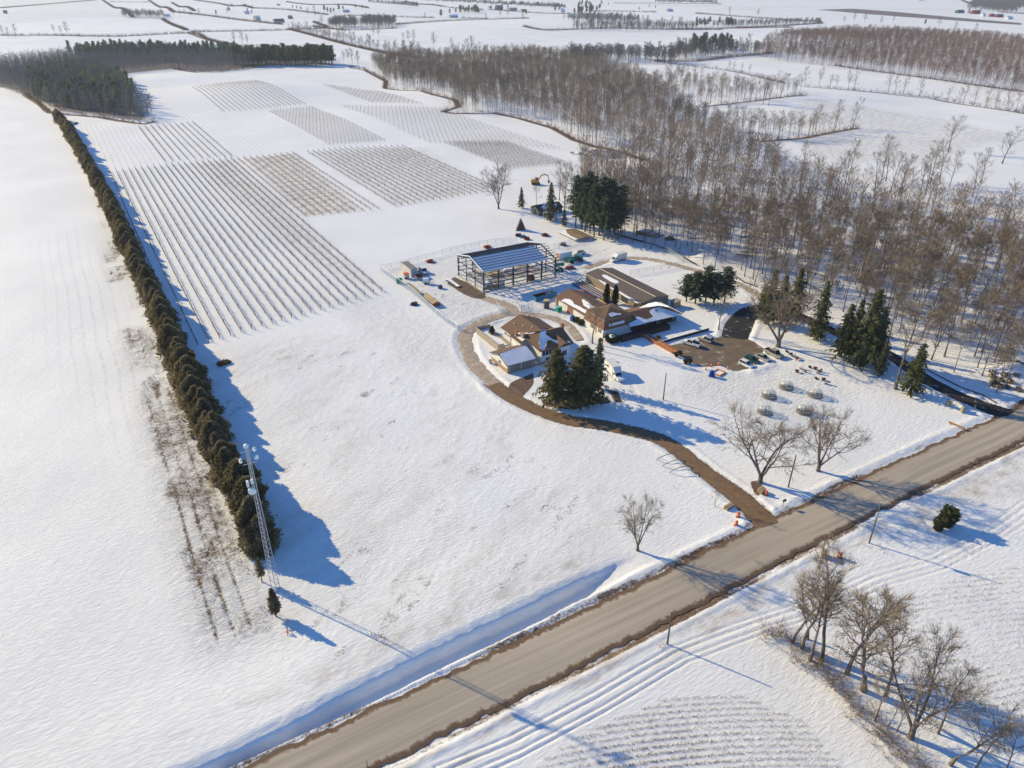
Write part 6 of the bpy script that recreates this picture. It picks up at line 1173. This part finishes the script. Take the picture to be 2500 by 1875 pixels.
x, y = at(1397, 783); t = thing('blue_barrel', 'upright blue barrel with wrapped top by the garage wall', 'barrel', (x, y, 0)); part('drum', MB().lathe([(.01, 0), (.75, 0), (.8, .8), (.75, 1.7), (.7, 1.8), (.01, 1.85)], 14), mat('barrel_blue', (.06, .17, .42), .5, .1, 1.0), t); part('band', MB().lathe([(.79, 1.2), (.81, 1.25), (.78, 1.3)], 14), STEEL, t)
for k, (a, b) in enumerate(((1408, 786), (1418, 792))): x, y = at(a, b); tag(ob('dark_bush', blobby(730 + k, 1.5, 1.0, 400, .4, lambda q: 1 - .4 * q).mesh('dark_bush', NEED), None, (x, y, 0)), ['dark bush right of the blue barrel', 'low dark bush furthest right of the blue barrel'][k], 'bush')
# cargo trailer, telehandler, scissor lift
t = thing('cargo_trailer', 'white enclosed cargo trailer with open ramp and tan lining', 'trailer', (151.6, 226.0, 0)); part('body', MB().bb(0, 5.8, 0, 2.3, .5, .6).bb(0, 5.8, 0, .08, .601, 2.6).bb(0, 5.8, 2.22, 2.3, .601, 2.6).bb(5.72, 5.8, .081, 2.219, .601, 2.6).bb(0, 5.8, 0, 2.3, 2.601, 2.7), PW, t); part('lining', MB().bb(.0, .3, .1, 2.2, .62, 2.5), mat('tan_lining', (.4, .2, .1), .8, .1, 1.0), t); part('ramp', MB().slab([(-2.2, .1, .1), (0, .1, .58), (0, 2.2, .58), (-2.2, 2.2, .1)], .08), NEWWOOD, t); [part('wheel', MB().cyl((x_, s, .35), (x_, s + .2, .35), .35, .35, 10), TYRE, t) for s in (-.21, 2.31) for x_ in (2.6, 3.4)]
x, y = at(1403, 640); t = thing('telehandler', 'teal telehandler with lowered boom in front of the cargo trailer', 'telehandler', (x, y, 0), .1)
part('chassis', MB().bb(-3.0, 3.0, -.6, .6, .7, 1.4).bb(1.2, 3.2, -1.0, 1.0, 1.1, 1.9), TEAL, t); part('cab', MB().prism([(.2, 1.0), (.1, 2.6), (1.3, 2.6), (1.6, 1.5), (1.6, 1.0)], -1.1, -.2), GLASS, t); part('cab_roof', MB().bb(.0, 1.4, -1.15, -.15, 2.61, 2.72), TEAL, t); part('boom', MB().box((-.6, .45, 1.9), (6.6, .5, .5), 0, .10), TEAL, t); part('fork_carriage', MB().box((-4.1, .3, 1.2), (.3, 1.6, 1.2)), STEEL, t)
[part('wheel', MB().cyl((x_, s * 1.2, .65), (x_, s * .75, .65), .65, .65, 14), TYRE, t) for s in (-1, 1) for x_ in (-2.1, 2.1)]
x, y = at(1364, 662); t = thing('scissor_lift', 'blue-green scissor lift beside the steel frame', 'lift', (x, y, 0), -.3); part('platform', MB().bb(-1.9, 1.9, -.8, .8, 2.3, 2.45), TEAL, t)
gr_ = MB()
for z in (3.0, 3.5): gr_.tube([(-1.9, -.8, z), (1.9, -.8, z), (1.9, .8, z), (-1.9, .8, z), (-1.9, -.8, z)], .05, 4)
for q in (-1.9, -.6, .6, 1.9):
    for s in (-.8, .8): gr_.tube([(q, s, 2.45), (q, s, 3.5)], .04, 4)
part('guard_rail', gr_, BL, t); part('side_panel', MB().bb(-1.9, 1.9, -.86, -.81, 2.45, 3.4), TEAL, t); sc2 = MB()
for s in (-.6, .6): sc2.tube([(-1.5, s, .8), (1.5, s, 2.3)], .1, 4).tube([(1.5, s, .8), (-1.5, s, 2.3)], .1, 4)
part('scissor_arms', sc2, STEEL, t); part('base', MB().bb(-1.7, 1.7, -.8, .8, .4, .8), TEAL, t); [part('wheel', MB().cyl((x_, s * .95, .4), (x_, s * .7, .4), .4, .4, 12), TYRE, t) for s in (-1, 1) for x_ in (-1.2, 1.2)]
# person in orange beside the telehandler
def person(px, py, label, coat, legs, rz=0):
    x, y = at(px, py); t = thing('person', label, 'person', (x, y, 0), rz)
    b = MB(); b.tube([(0, .12, .05), (.02, .11, .45), (0, .09, .88), (0, .05, .95), (0, 0, 1.2), (0, 0, 1.42), (0, 0, 1.52), (0, 0, 1.6), (.01, 0, 1.7), (0, 0, 1.78)], [.06, .065, .085, .14, .16, .17, .07, .1, .11, .05], 10); b.tube([(.05, -.12, .05), (.03, -.11, .45), (0, -.09, .88), (0, -.04, .95)], [.06, .065, .085, .1], 8)
    for s in (-1, 1): b.tube([(0, s * .17, 1.4), (.03, s * .25, 1.12), (.12, s * .22, .88)], [.065, .05, .04], 6)
    part('body', b, mat('skin', (.45, .28, .2), .7, 0), t, sm=True); part('jacket', MB().tube([(0, 0, .85), (0, 0, 1.2), (0, 0, 1.45)], [.2, .21, .15], 10).tube([(0, .19, 1.42), (.03, .27, 1.12), (.1, .24, .95)], [.08, .07, .06], 6).tube([(0, -.19, 1.42), (.03, -.27, 1.12), (.1, -.24, .95)], [.08, .07, .06], 6), coat, t, sm=True)
    part('trousers', MB().tube([(0, .12, .06), (.02, .11, .45), (0, .08, .9)], [.085, .09, .12], 8).tube([(.05, -.12, .06), (.03, -.11, .45), (0, -.08, .9)], [.085, .09, .12], 8), legs, t, sm=True); part('hat', MB().lathe([(.13, 1.68), (.12, 1.78), (.01, 1.84)], 10), ORANGE, t); return t
person(1422, 641, 'person in an orange jacket standing behind the telehandler', ORANGE, STEEL)
# excavator
YEL = mat('excavator_yellow', (.55, .28, .02), .5, .1, 1.0)
x, y = at(1308, 450); t = thing('excavator', 'yellow tracked excavator with arched boom at the edge of the trellis block', 'excavator', (x, y, float(terr(x, y))), -.5)
for s in (-1, 1): part('track', MB().prism([(-2.2, .2), (-1.9, 0), (1.9, 0), (2.2, .2), (2.2, .7), (1.9, .95), (-1.9, .95), (-2.2, .7)], s * 1.1 - .3, s * 1.1 + .3), TYRE, t)
part('house', MB().prism([(-2.6, 1.1), (-2.6, 2.4), (-1.6, 2.6), (.6, 2.4), (1.4, 1.1)], -1.3, 1.3), YEL, t); part('cab', MB().prism([(-.2, 1.3), (-.1, 3.3), (1.2, 3.3), (1.6, 1.3)], .35, 1.3), GLASS, t); part('boom', MB().tube([(1.0, -.2, 1.8), (2.8, -.2, 4.6), (4.4, -.2, 5.2), (6.4, -.2, 4.6)], [.35, .38, .36, .25], 4), YEL, t); part('arm', MB().tube([(6.2, -.2, 5.0), (6.9, -.2, 2.4)], [.26, .2], 4), YEL, t); part('bucket', MB().prism([(6.3, .9), (6.5, 2.2), (7.2, 2.3), (7.5, 1.3), (6.9, .7)], -.8, .4), STEEL, t)
# fences
MESHM = mat('chain_link', (.30, .42, .52), .6, 0, alpha=.28)
def fence(px, label, step=3.0, h=1.9, mm=MESHM, name='fence', post_m=GALV, uv=None):
    pts = uv or P(*px); t = thing(name, label, 'fence', (pts[0][0], pts[0][1], 0)); ox, oy = pts[0]; me_p = MB().cyl((0, 0, 0), (0, 0, h + .1), .06, .06, 5).mesh('post', post_m); net = MB(); rail = MB()
    for i in range(len(pts) - 1):
        a, b = Vector((pts[i][0] - ox, pts[i][1] - oy, 0)), Vector((pts[i + 1][0] - ox, pts[i + 1][1] - oy, 0)); n = max(1, round((b - a).length / step))
        for k in range(n):
            p, q = a.lerp(b, k / n), a.lerp(b, (k + 1) / n); ob('post', me_p, t, tuple(p)); net.poly([(p.x, p.y, .1), (q.x, q.y, .1), (q.x, q.y, h), (p.x, p.y, h)])
        rail.tube([(a.x, a.y, h), (b.x, b.y, h)], .035, 4); rail.tube([(a.x, a.y, h * .5), (b.x, b.y, h * .5)], .02, 3)
    ob('post', me_p, t, (pts[-1][0] - ox, pts[-1][1] - oy, 0))
    part('mesh_panel', net, mm, t); part('rail', rail, post_m, t); return t
MESH2 = mat('chain_link_thin', (.45, .5, .55), .6, 0, alpha=.12)
fence([(931, 662), (968, 690), (1005, 714), (1045, 750), (1085, 785), (1120, 808)], 'blue-grey mesh fence along the left side of the construction yard', 2.6, 2.0)
fence([(1121, 808), (1142, 802), (1172, 787), (1200, 777)], 'mesh fence along the driveway side of the construction yard', 2.6, 2.0, MESH2)
fence([(1212, 750), (1226, 768)], 'short mesh fence leaf standing open at the yard entrance', 2.4, 2.0)
fence([(1263, 742), (1272, 761)], 'short mesh fence leaf right of the yard entrance', 2.4, 2.0); fence([(1273, 761), (1290, 756), (1300, 750)], 'thin fence panels beside the dumpster', 2.4, 2.0, MESH2)
fence([(931, 661), (956, 655), (1000, 644), (1060, 628), (1100, 616), (1150, 605), (1210, 594), (1262, 592)], 'thin mesh fence along the upper side of the construction yard', 3.4, 2.0, MESH2)
fence([(1352, 607), (1390, 598), (1425, 589), (1443, 588)], 'thin mesh fence between the steel frame and the low brown shed', 3.2, 2.0, MESH2)
fence([(1563, 590), (1600, 603), (1635, 620), (1668, 640)], 'teal-shaded mesh fence below the log pile at the wood edge', 3.0, 2.0)
fence([(1538, 673), (1558, 670), (1595, 664), (1632, 656), (1668, 650)], 'thin wire fence on the snow right of the metal barn', 3.2, 2.0, MESH2)
fence([(1500, 573), (1560, 590), (1600, 600), (1650, 618), (1685, 640), (1700, 648)], 'dark silt fence along the edge of the wood, upper part', 6, .7, mat('black_silt_cloth', (.02, .02, .025), .9, 0), 'silt_fence', STEEL)
fence([(1762, 652), (1790, 672), (1815, 690), (1850, 702)], 'dark silt fence along the edge of the wood, lower part', 6, .5, mat('brown_silt_cloth', (.09, .06, .04), .9, 0), 'silt_fence', STEEL)
fence([(2262, 905), (2300, 925), (2345, 948), (2400, 968), (2430, 985)], 'dark silt fence along the far side of the asphalt drive', 6, .5, mat('brown_silt_cloth', (.09, .06, .04)), 'silt_fence', STEEL)
# domes
DOMEM = mat('clear_vinyl', (.9, .88, .74), .1, 0, alpha=.2, spec=.8); DOMEL = mat('reflection_dark_vinyl', (.12, .12, .11), .15, .4, 1.5, alpha=.42, spec=.8)
def dome(px, py, lb, rz):
    x, y = at(px, py); t = thing('bubble_dome', lb, 'dome tent', (x, y, 0), rz, 'clear bubble domes'); r = 1.85
    cz = .75; prof = [(r * cos(a), cz + r * sin(a)) for a in [-.38 + i * (pi / 2 + .38) / 11 for i in range(11)]] + [(.02, cz + r)]
    part('clear_shell', MB().lathe(prof[4:], 24), DOMEM, t, sm=True)
    part('smoky_skirt', MB().lathe([(p[0] * 1.004, p[1]) for p in prof[:5]], 24), DOMEL, t, sm=True)  # lower shell tinted dark to stand for reflections low on the bubble
    hh = MB(); ph = rr.uniform(-.3, .3)
    for j in range(13):
        a = -3.75 + ph + j * .21; b_ = a + .21; z0, z1 = [1.15 + .75 * max(0, sin((j + k) / 13 * pi)) ** 1.0 for k in (0, 1)]
        q = lambda an, z: (sqrt(max(.05, (r * .96) ** 2 - (z - cz) ** 2)) * cos(an), sqrt(max(.05, (r * .96) ** 2 - (z - cz) ** 2)) * sin(an), z); hh.poly([q(a, 1.1), q(b_, 1.1), q(b_, z1), q(a, z0)])
    part('curtain', hh, mat('dark_reflection_tone', (.07, .075, .08), .25, .4, 1.2, alpha=.85, spec=.6), t, sm=True)  # dark peaked shape on the camera side, added to imitate a reflection
    part('hoop', MB().tube([(r * 1.01 * cos(a) * cos(.6) , r * 1.01 * cos(a) * sin(.6), .75 + r * 1.0 * sin(a)) for a in [i * pi / 12 for i in range(13)]], .035, 4), WHITEP, t); part('hoop', MB().tube([(r * 1.01 * cos(a) * cos(1.25), r * 1.01 * cos(a) * sin(1.25), .75 + r * sin(a)) for a in [i * pi / 12 for i in range(13)]], .03, 4), WHITEP, t)
    part('base_ring', MB().lathe([(r * .95, 0), (r * 1.05, 0), (r * 1.05, .14), (r * .95, .14), (r * .95, 0)], 24), mat('tan_base', (.35, .28, .2), .8, 0), t); part('table', MB().cyl((0, 0, .68), (0, 0, .74), .5, .5, 12).cyl((0, 0, 0), (0, 0, .68), .05, .05, 6), WOOD, t); part('bench', MB().lathe([(.85, 0), (.85, .45), (1.45, .45), (1.45, 0)], 16), mat('dark_cushion', (.30, .27, .24), .9, 0), t)
for k, (a, b, lb) in enumerate(((1919, 948, 'top middle bubble dome of the five'), (1877, 970, 'upper left bubble dome of the five'), (1990, 968, 'rightmost bubble dome of the five'), (1866, 1009, 'lower left bubble dome behind the big tree branches'), (1962, 1007, 'lower right bubble dome of the five'))): dome(a, b, lb, rr.uniform(-.2, .2))
# chairs and fire pits
CHM = mat('dark_plastic_chair', (.045, .035, .04), .6, 0); CHT = mat('tan_chair', (.3, .24, .18), .7, 0)
def chair(px, py, rz, lb, m=CHM):
    x, y = at(px, py); t = thing('garden_chair', lb, 'chair', (x, y, 0), rz); part('seat', MB().slab([(-.3, -.3, .28), (.4, -.3, .42), (.4, .3, .42), (-.3, .3, .28)], .06), m, t); part('backrest', MB().slab([(-.3, -.32, .3), (-.3, .32, .3), (-.62, .3, 1.15), (-.62, -.3, 1.15)], .05), m, t)
    for s in (-1, 1): part('armrest', MB().box((0, s * .38, .62), (.8, .14, .05)), m, t); part('leg', MB().box((.34, s * .34, .3), (.08, .08, .6)), m, t)
def pit(px, py, lb): x, y = at(px, py); t = thing('fire_pit', lb, 'fire pit', (x, y, 0)); part('bowl', MB().lathe([(.01, .35), (.4, .4), (.62, .75), (.55, .75), (.01, .7)], 14), mat('maroon_cover', (.10, .02, .035), .7, 0), t); part('stand', MB().lathe([(.4, 0), (.3, .35), (.01, .36)], 10), STEEL, t)
pit(1945, 910, 'maroon-covered fire pit left of the two tan chairs'); chair(1955, 902, 2.4, 'tan garden chair behind the maroon fire pit', CHT); chair(1964, 909, 1.2, 'tan garden chair right of the maroon fire pit', CHT)
pit(1990, 903, 'dark fire pit of the upper right chair group'); chair(1977, 899, .4, 'dark chair at the left of the upper right group'); chair(2000, 909, 2.8, 'dark chair at the right of the upper right group'); chair(1996, 913, 2.2, 'lowest dark chair of the upper right group')
pit(2010, 930, 'dark fire pit of the lower group of chairs'); chair(1993, 927, .3, 'dark chair left of the lower fire pit'); chair(2016, 939, 2.2, 'dark chair below the lower fire pit')
for a, b, rz, lb, m_ in ((1921, 861, .3, 'leftmost dark chair in the heap beside the tan pickup', CHM), (1929, 867, 1.2, 'dark chair in the middle of the heap beside the tan pickup', CHM), (1936, 872, 2.2, 'dark chair at the right of the heap beside the tan pickup', CHM)): chair(a, b, rz, lb, m_)
x, y = at(1946, 879); t = thing('wooden_bench', 'orange-brown wooden bench on the snow right of the parked cars', 'bench', (x, y, 0), .3); part('seat', MB().box((0, 0, .45), (1.5, .45, .08)), CEDARWOOD, t); part('backrest', MB().box((0, .25, .8), (1.5, .06, .5)), CEDARWOOD, t); [part('leg', MB().box((s * .65, 0, .2), (.08, .4, .4)), CEDARWOOD, t) for s in (-1, 1)]
x, y = at(2335, 1042); t = thing('log_bench', 'rough orange log bench lying on the snow near the road', 'bench', (x, y, 0), -1.45); part('seat', MB().tube([(-1.9, 0, .45), (0, .08, .42), (1.9, 0, .45)], [.25, .22, .26], 8), mat('split_log', (.38, .19, .08), .9, .2, 2.0), t); [part('leg', MB().cyl((s * 1.5, 0, 0), (s * 1.5, 0, .3), .2, .2, 8), BARK, t) for s in (-1, 1)]
x, y = at(1754, 912); t = thing('sandbox_frame', 'square orange wooden frame lying on the snow', 'frame', (x, y, 0), .25); part('boards', MB().bb(-1.6, 1.6, -1.4, -1.1, 0, .45).bb(-1.6, 1.6, 1.1, 1.4, 0, .45).bb(-1.6, -1.3, -1.1, 1.1, 0, .45).bb(1.3, 1.6, -1.1, 1.1, 0, .45), mat('bright_cedar', (.5, .17, .04), .8, .15, 3.0), t); part('snow_fill', MB().bb(-1.3, 1.3, -1.1, 1.1, 0, .25), SNOWP, t)
x, y = at(1737, 920); t = thing('covered_statue', 'upright blue-covered shape beside the orange frame', 'covered object', (x, y, 0)); part('blue_cover', blobby(88, 1.7, .5, 700, .35, lambda q: 1.1 - .5 * q + .1 * sin(9 * q), core=.85), mat('bright_blue_cover', (.02, .16, .6), .6, .2, 2.0), t); part('base', MB().box((0, 0, .08), (1.5, .9, .14)), WOOD, t)
def cone(px, py, lb, h=.9): x, y = at(px, py); t = thing('traffic_cone', lb, 'cone', (x, y, .02)); part('cone', MB().lathe([(.24, .05), (.06, h), (.01, h)], 10), ORANGE, t); part('base', MB().box((0, 0, .03), (.6, .6, .06)), ORANGE, t); part('band', MB().lathe([(.165, h * .5), (.125, h * .68)], 10), WHITEP, t)
for a, b, lb in ((1722, 904, 'leftmost traffic cone below the parking lot'), (1736, 896, 'second traffic cone from the left below the parking lot'), (1754, 892, 'largest traffic cone, at the muddy lot edge'), (1776, 902, 'rightmost traffic cone below the parking lot')): cone(a, b, lb, 1.3)
def drum(px, py, lb): x, y = at(px, py); t = thing('traffic_drum', lb, 'traffic drum', (x, y, .02)); part('drum', MB().lathe([(.36, .08), (.34, .5), (.28, 1.1), (.01, 1.15)], 12), ORANGE, t); part('band', MB().lathe([(.36, .4), (.345, .55)], 12).lathe([(.33, .75), (.31, .9)], 12), mat('reflective_band', (.6, .35, .2), .4, 0), t); part('base', MB().lathe([(.5, 0), (.5, .08), (.3, .09)], 12), TYRE, t)
for a, b, lb in ((1870, 1209, 'orange traffic drum beside the wooden crate at the big tree'), (1802, 1262, 'upper orange traffic drum left of the driveway mouth'), (1797, 1283, 'lower orange traffic drum left of the driveway mouth'), (2050, 1361, 'orange traffic drum south of the road beside the broken crate')): drum(a, b, lb)
def crate(px, py, lb, d=(1.6, 1.1, .9), rz=0): x, y = at(px, py); t = thing('wooden_crate', lb, 'crate', (x, y, 0), rz); part('box', MB().box((0, 0, d[2] / 2), d), mat('weathered_tan', (.38, .27, .16), .9, .2, 3.0), t); part('slats', MB().box((0, -d[1] / 2 - .03, d[2] * .3), (d[0], .05, .12)).box((0, -d[1] / 2 - .03, d[2] * .7), (d[0], .05, .12)).box((0, 0, d[2] + .03), (d[0] * 1.05, .14, .06)), WOOD, t)
crate(1858, 1202, 'tan wooden block crate at the foot of the big spreading tree', (1.5, 1.2, 1.0), .2); crate(1779, 1240, 'long tan wooden crate left of the driveway mouth', (2.2, 1.0, .7), .1); crate(2013, 1358, 'tilted broken wooden crate south of the road', (1.6, 1.2, 1.2), .6)
x, y = at(1910, 1238); t = thing('mailbox', 'dark mailbox on a leaning post at the driveway mouth', 'mailbox', (x, y, 0)); part('post', MB().cyl((0, 0, 0), (.1, 0, 1.5), .07, .06, 6), STEEL, t); part('box', MB().box((.25, 0, 1.6), (.8, .35, .4)), STEEL, t)
x, y = at(2378, 1001); tag(ob('marker_post', MB().cyl((0, 0, 0), (.05, 0, 1.3), .13, .13, 6).box((0, 0, 1.35), (.35, .35, .1)).mesh('marker_post', mat('pale_stone', (.42, .38, .28), .9, .1, 1.0)), None, (x, y, 0)), 'short pale post between the sign and the black drive', 'post')
x, y = at(1605, 1118); tag(ob('marker_post', MB().cyl((0, 0, 0), (.0, 0, 1.0), .05, .05, 6).box((0, 0, 1.0), (.15, .15, .1)).mesh('marker_post', PW), None, (x, y, 0)), 'thin white stake at the left edge of the brown driveway', 'stake')
for k, (a, b) in enumerate(((1618, 1127), (1633, 1142), (1650, 1158))):
    x, y = at(a, b); r = 2.6; tag(ob('garden_hoop', MB().tube([(r * cos(q), .0 + .5 * sin(2 * q), 1.5 * sin(q)) for q in [i * pi / 12 for i in range(13)]], .09, 6).mesh('garden_hoop', mat('weathered_metal', (.22, .2, .2), .7, .1, 1.0)), None, (x + 1.5, y, 0), -.5), ['upper', 'middle', 'lowest'][k] + ' of three curved hoops in the snow left of the driveway', 'hoop')
# stone sign
t = thing('entrance_sign', 'white board sign between two stone piers at the road entrance', 'sign', (176.6, 80.8, 0), pi / 2)
for s in (0, 1): part('stone_pier', MB().lathe([(.55, 0), (.5, .5), (.42, 1.2), (.36, 1.7), (.01, 1.8)], 7, (s * 3.7 - .25, .2, 0)).lathe([(.4, 0), (.38, .8), (.3, 1.4), (.01, 1.5)], 7, (s * 3.7 + .3, -.15, 0)), mat('field_stone', (.3, .27, .2), .9, .3, 2.5), t)
pr = [(.35, .75), (.25, 1.3), (.35, 1.75), (1.4, 1.85), (1.6, 2.1), (2.1, 2.1), (2.3, 1.85), (3.35, 1.75), (3.45, 1.3), (3.35, .75)]
bd = part('board', MB().prism(pr, -.1, .1), mat('cream_board', (.72, .7, .6), .6, 0), t); lt_ = MB()
# lettering too small to read in the photo: two lines of strokes of the same size and place
for row, (x0, x1, z) in enumerate(((.75, 2.0, 1.5), (1.7, 3.0, 1.05))):
    k = x0
    while k < x1:
        for s in (-1, 1): lt_.box((k, s * .115, z), (.05, .01, .26)); lt_.box((k + .1, s * .115, z + .1), (.12, .01, .05)); lt_.box((k + .08, s * .115, z - .08 * (int(k * 10) % 2)), (.1, .01, .05))
        k += .24
part('lettering', lt_, mat('olive_letters', (.2, .17, .1), .8, 0), bd); part('emblem', MB().cyl((1.85, -.12, 1.93), (1.85, .12, 1.93), .16, .16, 10), mat('olive_letters', (.2, .17, .1)), bd)
# poles
def pole(px, py, h, lb, arm=False, tx=False, lean=0.0, name='utility_pole'):
    x, y = at(px, py); t = thing(name, lb, 'pole', (x, y, 0)); part('post', MB().tube([(0, 0, -.2), (lean, 0, h)], [.16, .11], 8), mat('pole_wood', (.14, .10, .075), .9, .2, 2.0), t)
    if tx: part('transformer', MB().cyl((-.35, -.1, h - 3.0), (-.35, -.1, h - 2.0), .28, .28, 10), GALV, t); part('insulator', MB().cyl((lean, 0, h), (lean, 0, h + .4), .06, .04, 6), WHITEP, t); part('bracket', MB().tube([(-.9, .3, h - 1.3), (0, 0, h - 1.0)], .04, 4), GALV, t)
    else: part('cap', MB().cyl((lean, 0, h), (lean, 0, h + .06), .13, .1, 8), GALV, t)
pole(2122, 1325, 9.5, 'utility pole with grey transformer south of the road', tx=True); pole(1924, 1190, 8.2, 'dark utility pole between the two big bare trees', lean=.3); pole(1619, 977, 7.9, 'slim dark pole alone on the snow left of the domes'); pole(1629, 1573, 7.4, 'bare utility pole south of the road near the stubble field'); pole(1470, 858, 6.0, 'thin pole in front of the white-walled mansard building', name='yard_pole')
x, y = at(868, 1868); 
x, y = at(897, 1872); tag(ob('marker_post', MB().cyl((0, 0, 0), (0, 0, 1.2), .06, .05, 6).box((0, 0, 1.15), (.12, .12, .12)).mesh('marker_post', STEEL), None, (x, y, 0)), 'thin dark stake at the bottom edge on the road verge', 'stake')
x, y = at(908, 1555); tag(ob('marker_post', MB().cyl((0, 0, 0), (0, 0, .9), .05, .05, 6).box((0, 0, .9), (.1, .1, .1)).mesh('marker_post', STEEL), None, (x, y, 0)), 'tiny stake in the snow beside the tower shadow', 'stake')
x, y = at(704, 1547); t = thing('red_stand', 'small red three-legged stand at the foot of the young cedar', 'stand', (x, y, 0)); RD = mat('red_metal', (.5, .02, .04), .5, 0); [part('leg', MB().tube([(0, 0, 1.0), (.6 * cos(a), .6 * sin(a), 0)], .05, 4), RD, t) for a in (0, 2.1, 4.2)]; part('ring', MB().lathe([(.25, .5), (.3, .55), (.25, .6)], 10), RD, t)
# log pile at the wood edge
LOGM = mat('log_bark', (.10, .08, .07), .9, .2, 1.0); ENDM = mat('sawn_end', (.42, .2, .07), .9, .2, 3.0)
lme = MB().cyl((0, 0, 0), (5.5, 0, 0), .3, .26, 8).mesh('log', LOGM); lme.materials.append(ENDM); lme.materials.append(SNOWP); [setattr(p, 'material_index', 1) for p in lme.polygons if len(p.vertices) == 8]; [setattr(p, 'material_index', 2) for p in lme.polygons if len(p.vertices) == 4 and p.normal.z > .55]
lx, ly = at(1562, 573)
for k in range(34):
    row, c_ = (0, k) if k < 15 else ((1, k - 15) if k < 27 else (2, k - 27)); o = ob('log', lme, None, (lx + (c_ + row * .5) * .28 - 1 + rr.uniform(-.1, .1), ly - (c_ + row * .5) * .62 + 1.5, .3 + row * .48), .25 + rr.uniform(-.05, .05)); tag(o, 'sawn log in the stacked pile at the edge of the wood', 'log', 'stacked logs')
x, y = at(1636, 585); tag(ob('brush_heap', blobby(45, 1.0, 2.0, 260, .8, lambda q: 1 - .6 * q, core=.3).mesh('brush_heap', WOOD), None, (x, y, 0)), 'small heap of cut brush right of the log pile', 'brush heap')
# barrel tree
x, y = at(1271, 562); t = thing('barrel_tree', 'tree-shaped pyramid of stacked barrels on the open snow', 'sculpture', (x, y, 0)); bme = MB().tube([(0, -.4, 0), (0, 0, 0), (0, .4, 0)], [.26, .34, .26], 10).mesh('barrel', mat('barrel_wood', (.12, .07, .06), .8, .3, 2.0))
for row in range(9):
    n = max(1, 9 - row); 
    for k in range(n): ob('barrel', bme, t, ((k - (n - 1) / 2) * .52, rr.uniform(-.1, .1), .35 + row * .56), rr.uniform(-.15, .15))
part('snow_caps', (lambda b: [b.box(((k - (8 - row) / 2) * .52, 0, .66 + row * .56), (.3, .5, .1)) for row in range(8) for k in range(9 - row)] and b)(MB()), SNOWP, t)
for k, (a, b, c_, lb) in enumerate(((1265, 576, (.12, .06, .06), 'dark scrap heap left of the blue and red junk'), (1277, 580, (.08, .2, .35), 'blue scrap heap behind the steel frame'), (1286, 585, (.35, .07, .04), 'red scrap heap nearest the steel frame roof'), (1331, 576, (.2, .06, .05), 'single small red-brown heap right of the scrap'), (1375, 599, (.12, .08, .07), 'small dark earth heap behind the thin fence'), (540, 891, (.2, .12, .06), 'brown stone pair left near the hedge shadow, left one'), (552, 887, (.2, .12, .06), 'brown stone near the hedge shadow, right one'), (1012, 745, (.06, .06, .12), 'dark rock pile outside the yard fence'), (1050, 640, (.5, .12, .06), 'red and white netting heap beside the yard pickup'), (186, 302, (.06, .05, .05), 'dark pallet lying beyond the end of the hedge'), (1190, 605, (.5, .12, .08), 'orange cover just behind the steel frame'), (1392, 656, (.25, .05, .08), 'small maroon box beside the scissor lift'))):
    x, y = at(a, b); tag(ob('debris_heap', blobby(800 + k, .9, 1.3 if k < 9 else 1.6, 160, .5, lambda q: 1 - .55 * q, core=.9).mesh('debris_heap', mat('debris_%s' % 'abcdefghijkl'[k], c_, .8, .3, 2.0)), None, (x, y, float(terr(x, y)))), lb, 'heap')
# snow-covered boulders by the vineyard corner
rk = [blobby(850 + i, 1.1, 1.6, 60, .5, lambda q: 1 - .5 * q * q, core=.98).mesh('boulder', mat('snowy_rock', (.3, .33, .4), .8, .1, .4, c2=(.8, .8, .8))) for i in range(4)]
for k in range(34):
    a, b = 1395 + rr.uniform(0, 115), 0; b = 372 + (a - 1395) * .08 + rr.uniform(-6, 8); x, y = at(a, b); tag(ob('boulder', rk[k % 4], None, (x, y, float(terr(x, y)) + .7), rr.uniform(0, 6.28), (rr.uniform(.7, 1.6), rr.uniform(.6, 1.2), rr.uniform(.6, 1.3))), 'snow-covered boulder in the heap between vineyard and wood', 'boulder', 'boulder heap')
rk2 = [blobby(870 + i, 1.0, 1.0, 60, .4, lambda q: 1 - .5 * q * q, core=.98).mesh('boulder', mat('brown_rock', (.22, .17, .12), .9, .3, .8)) for i in range(2)]
for k in range(20): a, b = 2420 + rr.uniform(0, 75), 915 + rr.uniform(-25, 40); x, y = at(a, b); tag(ob('boulder', rk2[k % 2], None, (x, y, 0), rr.uniform(0, 6.28), rr.uniform(.5, 1.2)), 'brown boulder on the bank at the right edge above the road', 'boulder', 'bank boulders')

# ================================================================= AIR
hz = MB().bb(-16000, 16000, -16000, 16000, -30, 160).mesh('haze')
hm = bpy.data.materials.new('haze_air'); hm.use_nodes = True; n = hm.node_tree.nodes; n.clear()
pv = n.new('ShaderNodeVolumePrincipled'); pv.inputs['Color'].default_value = (.82, .88, .95, 1); pv.inputs['Density'].default_value = 0.00008; pv.inputs['Anisotropy'].default_value = 0.2
out = n.new('ShaderNodeOutputMaterial'); hm.node_tree.links.new(pv.outputs[0], out.inputs['Volume']); hz.materials.append(hm)
tag(ob('haze', hz), 'thin pale haze over the whole landscape', 'haze', None, 'stuff')
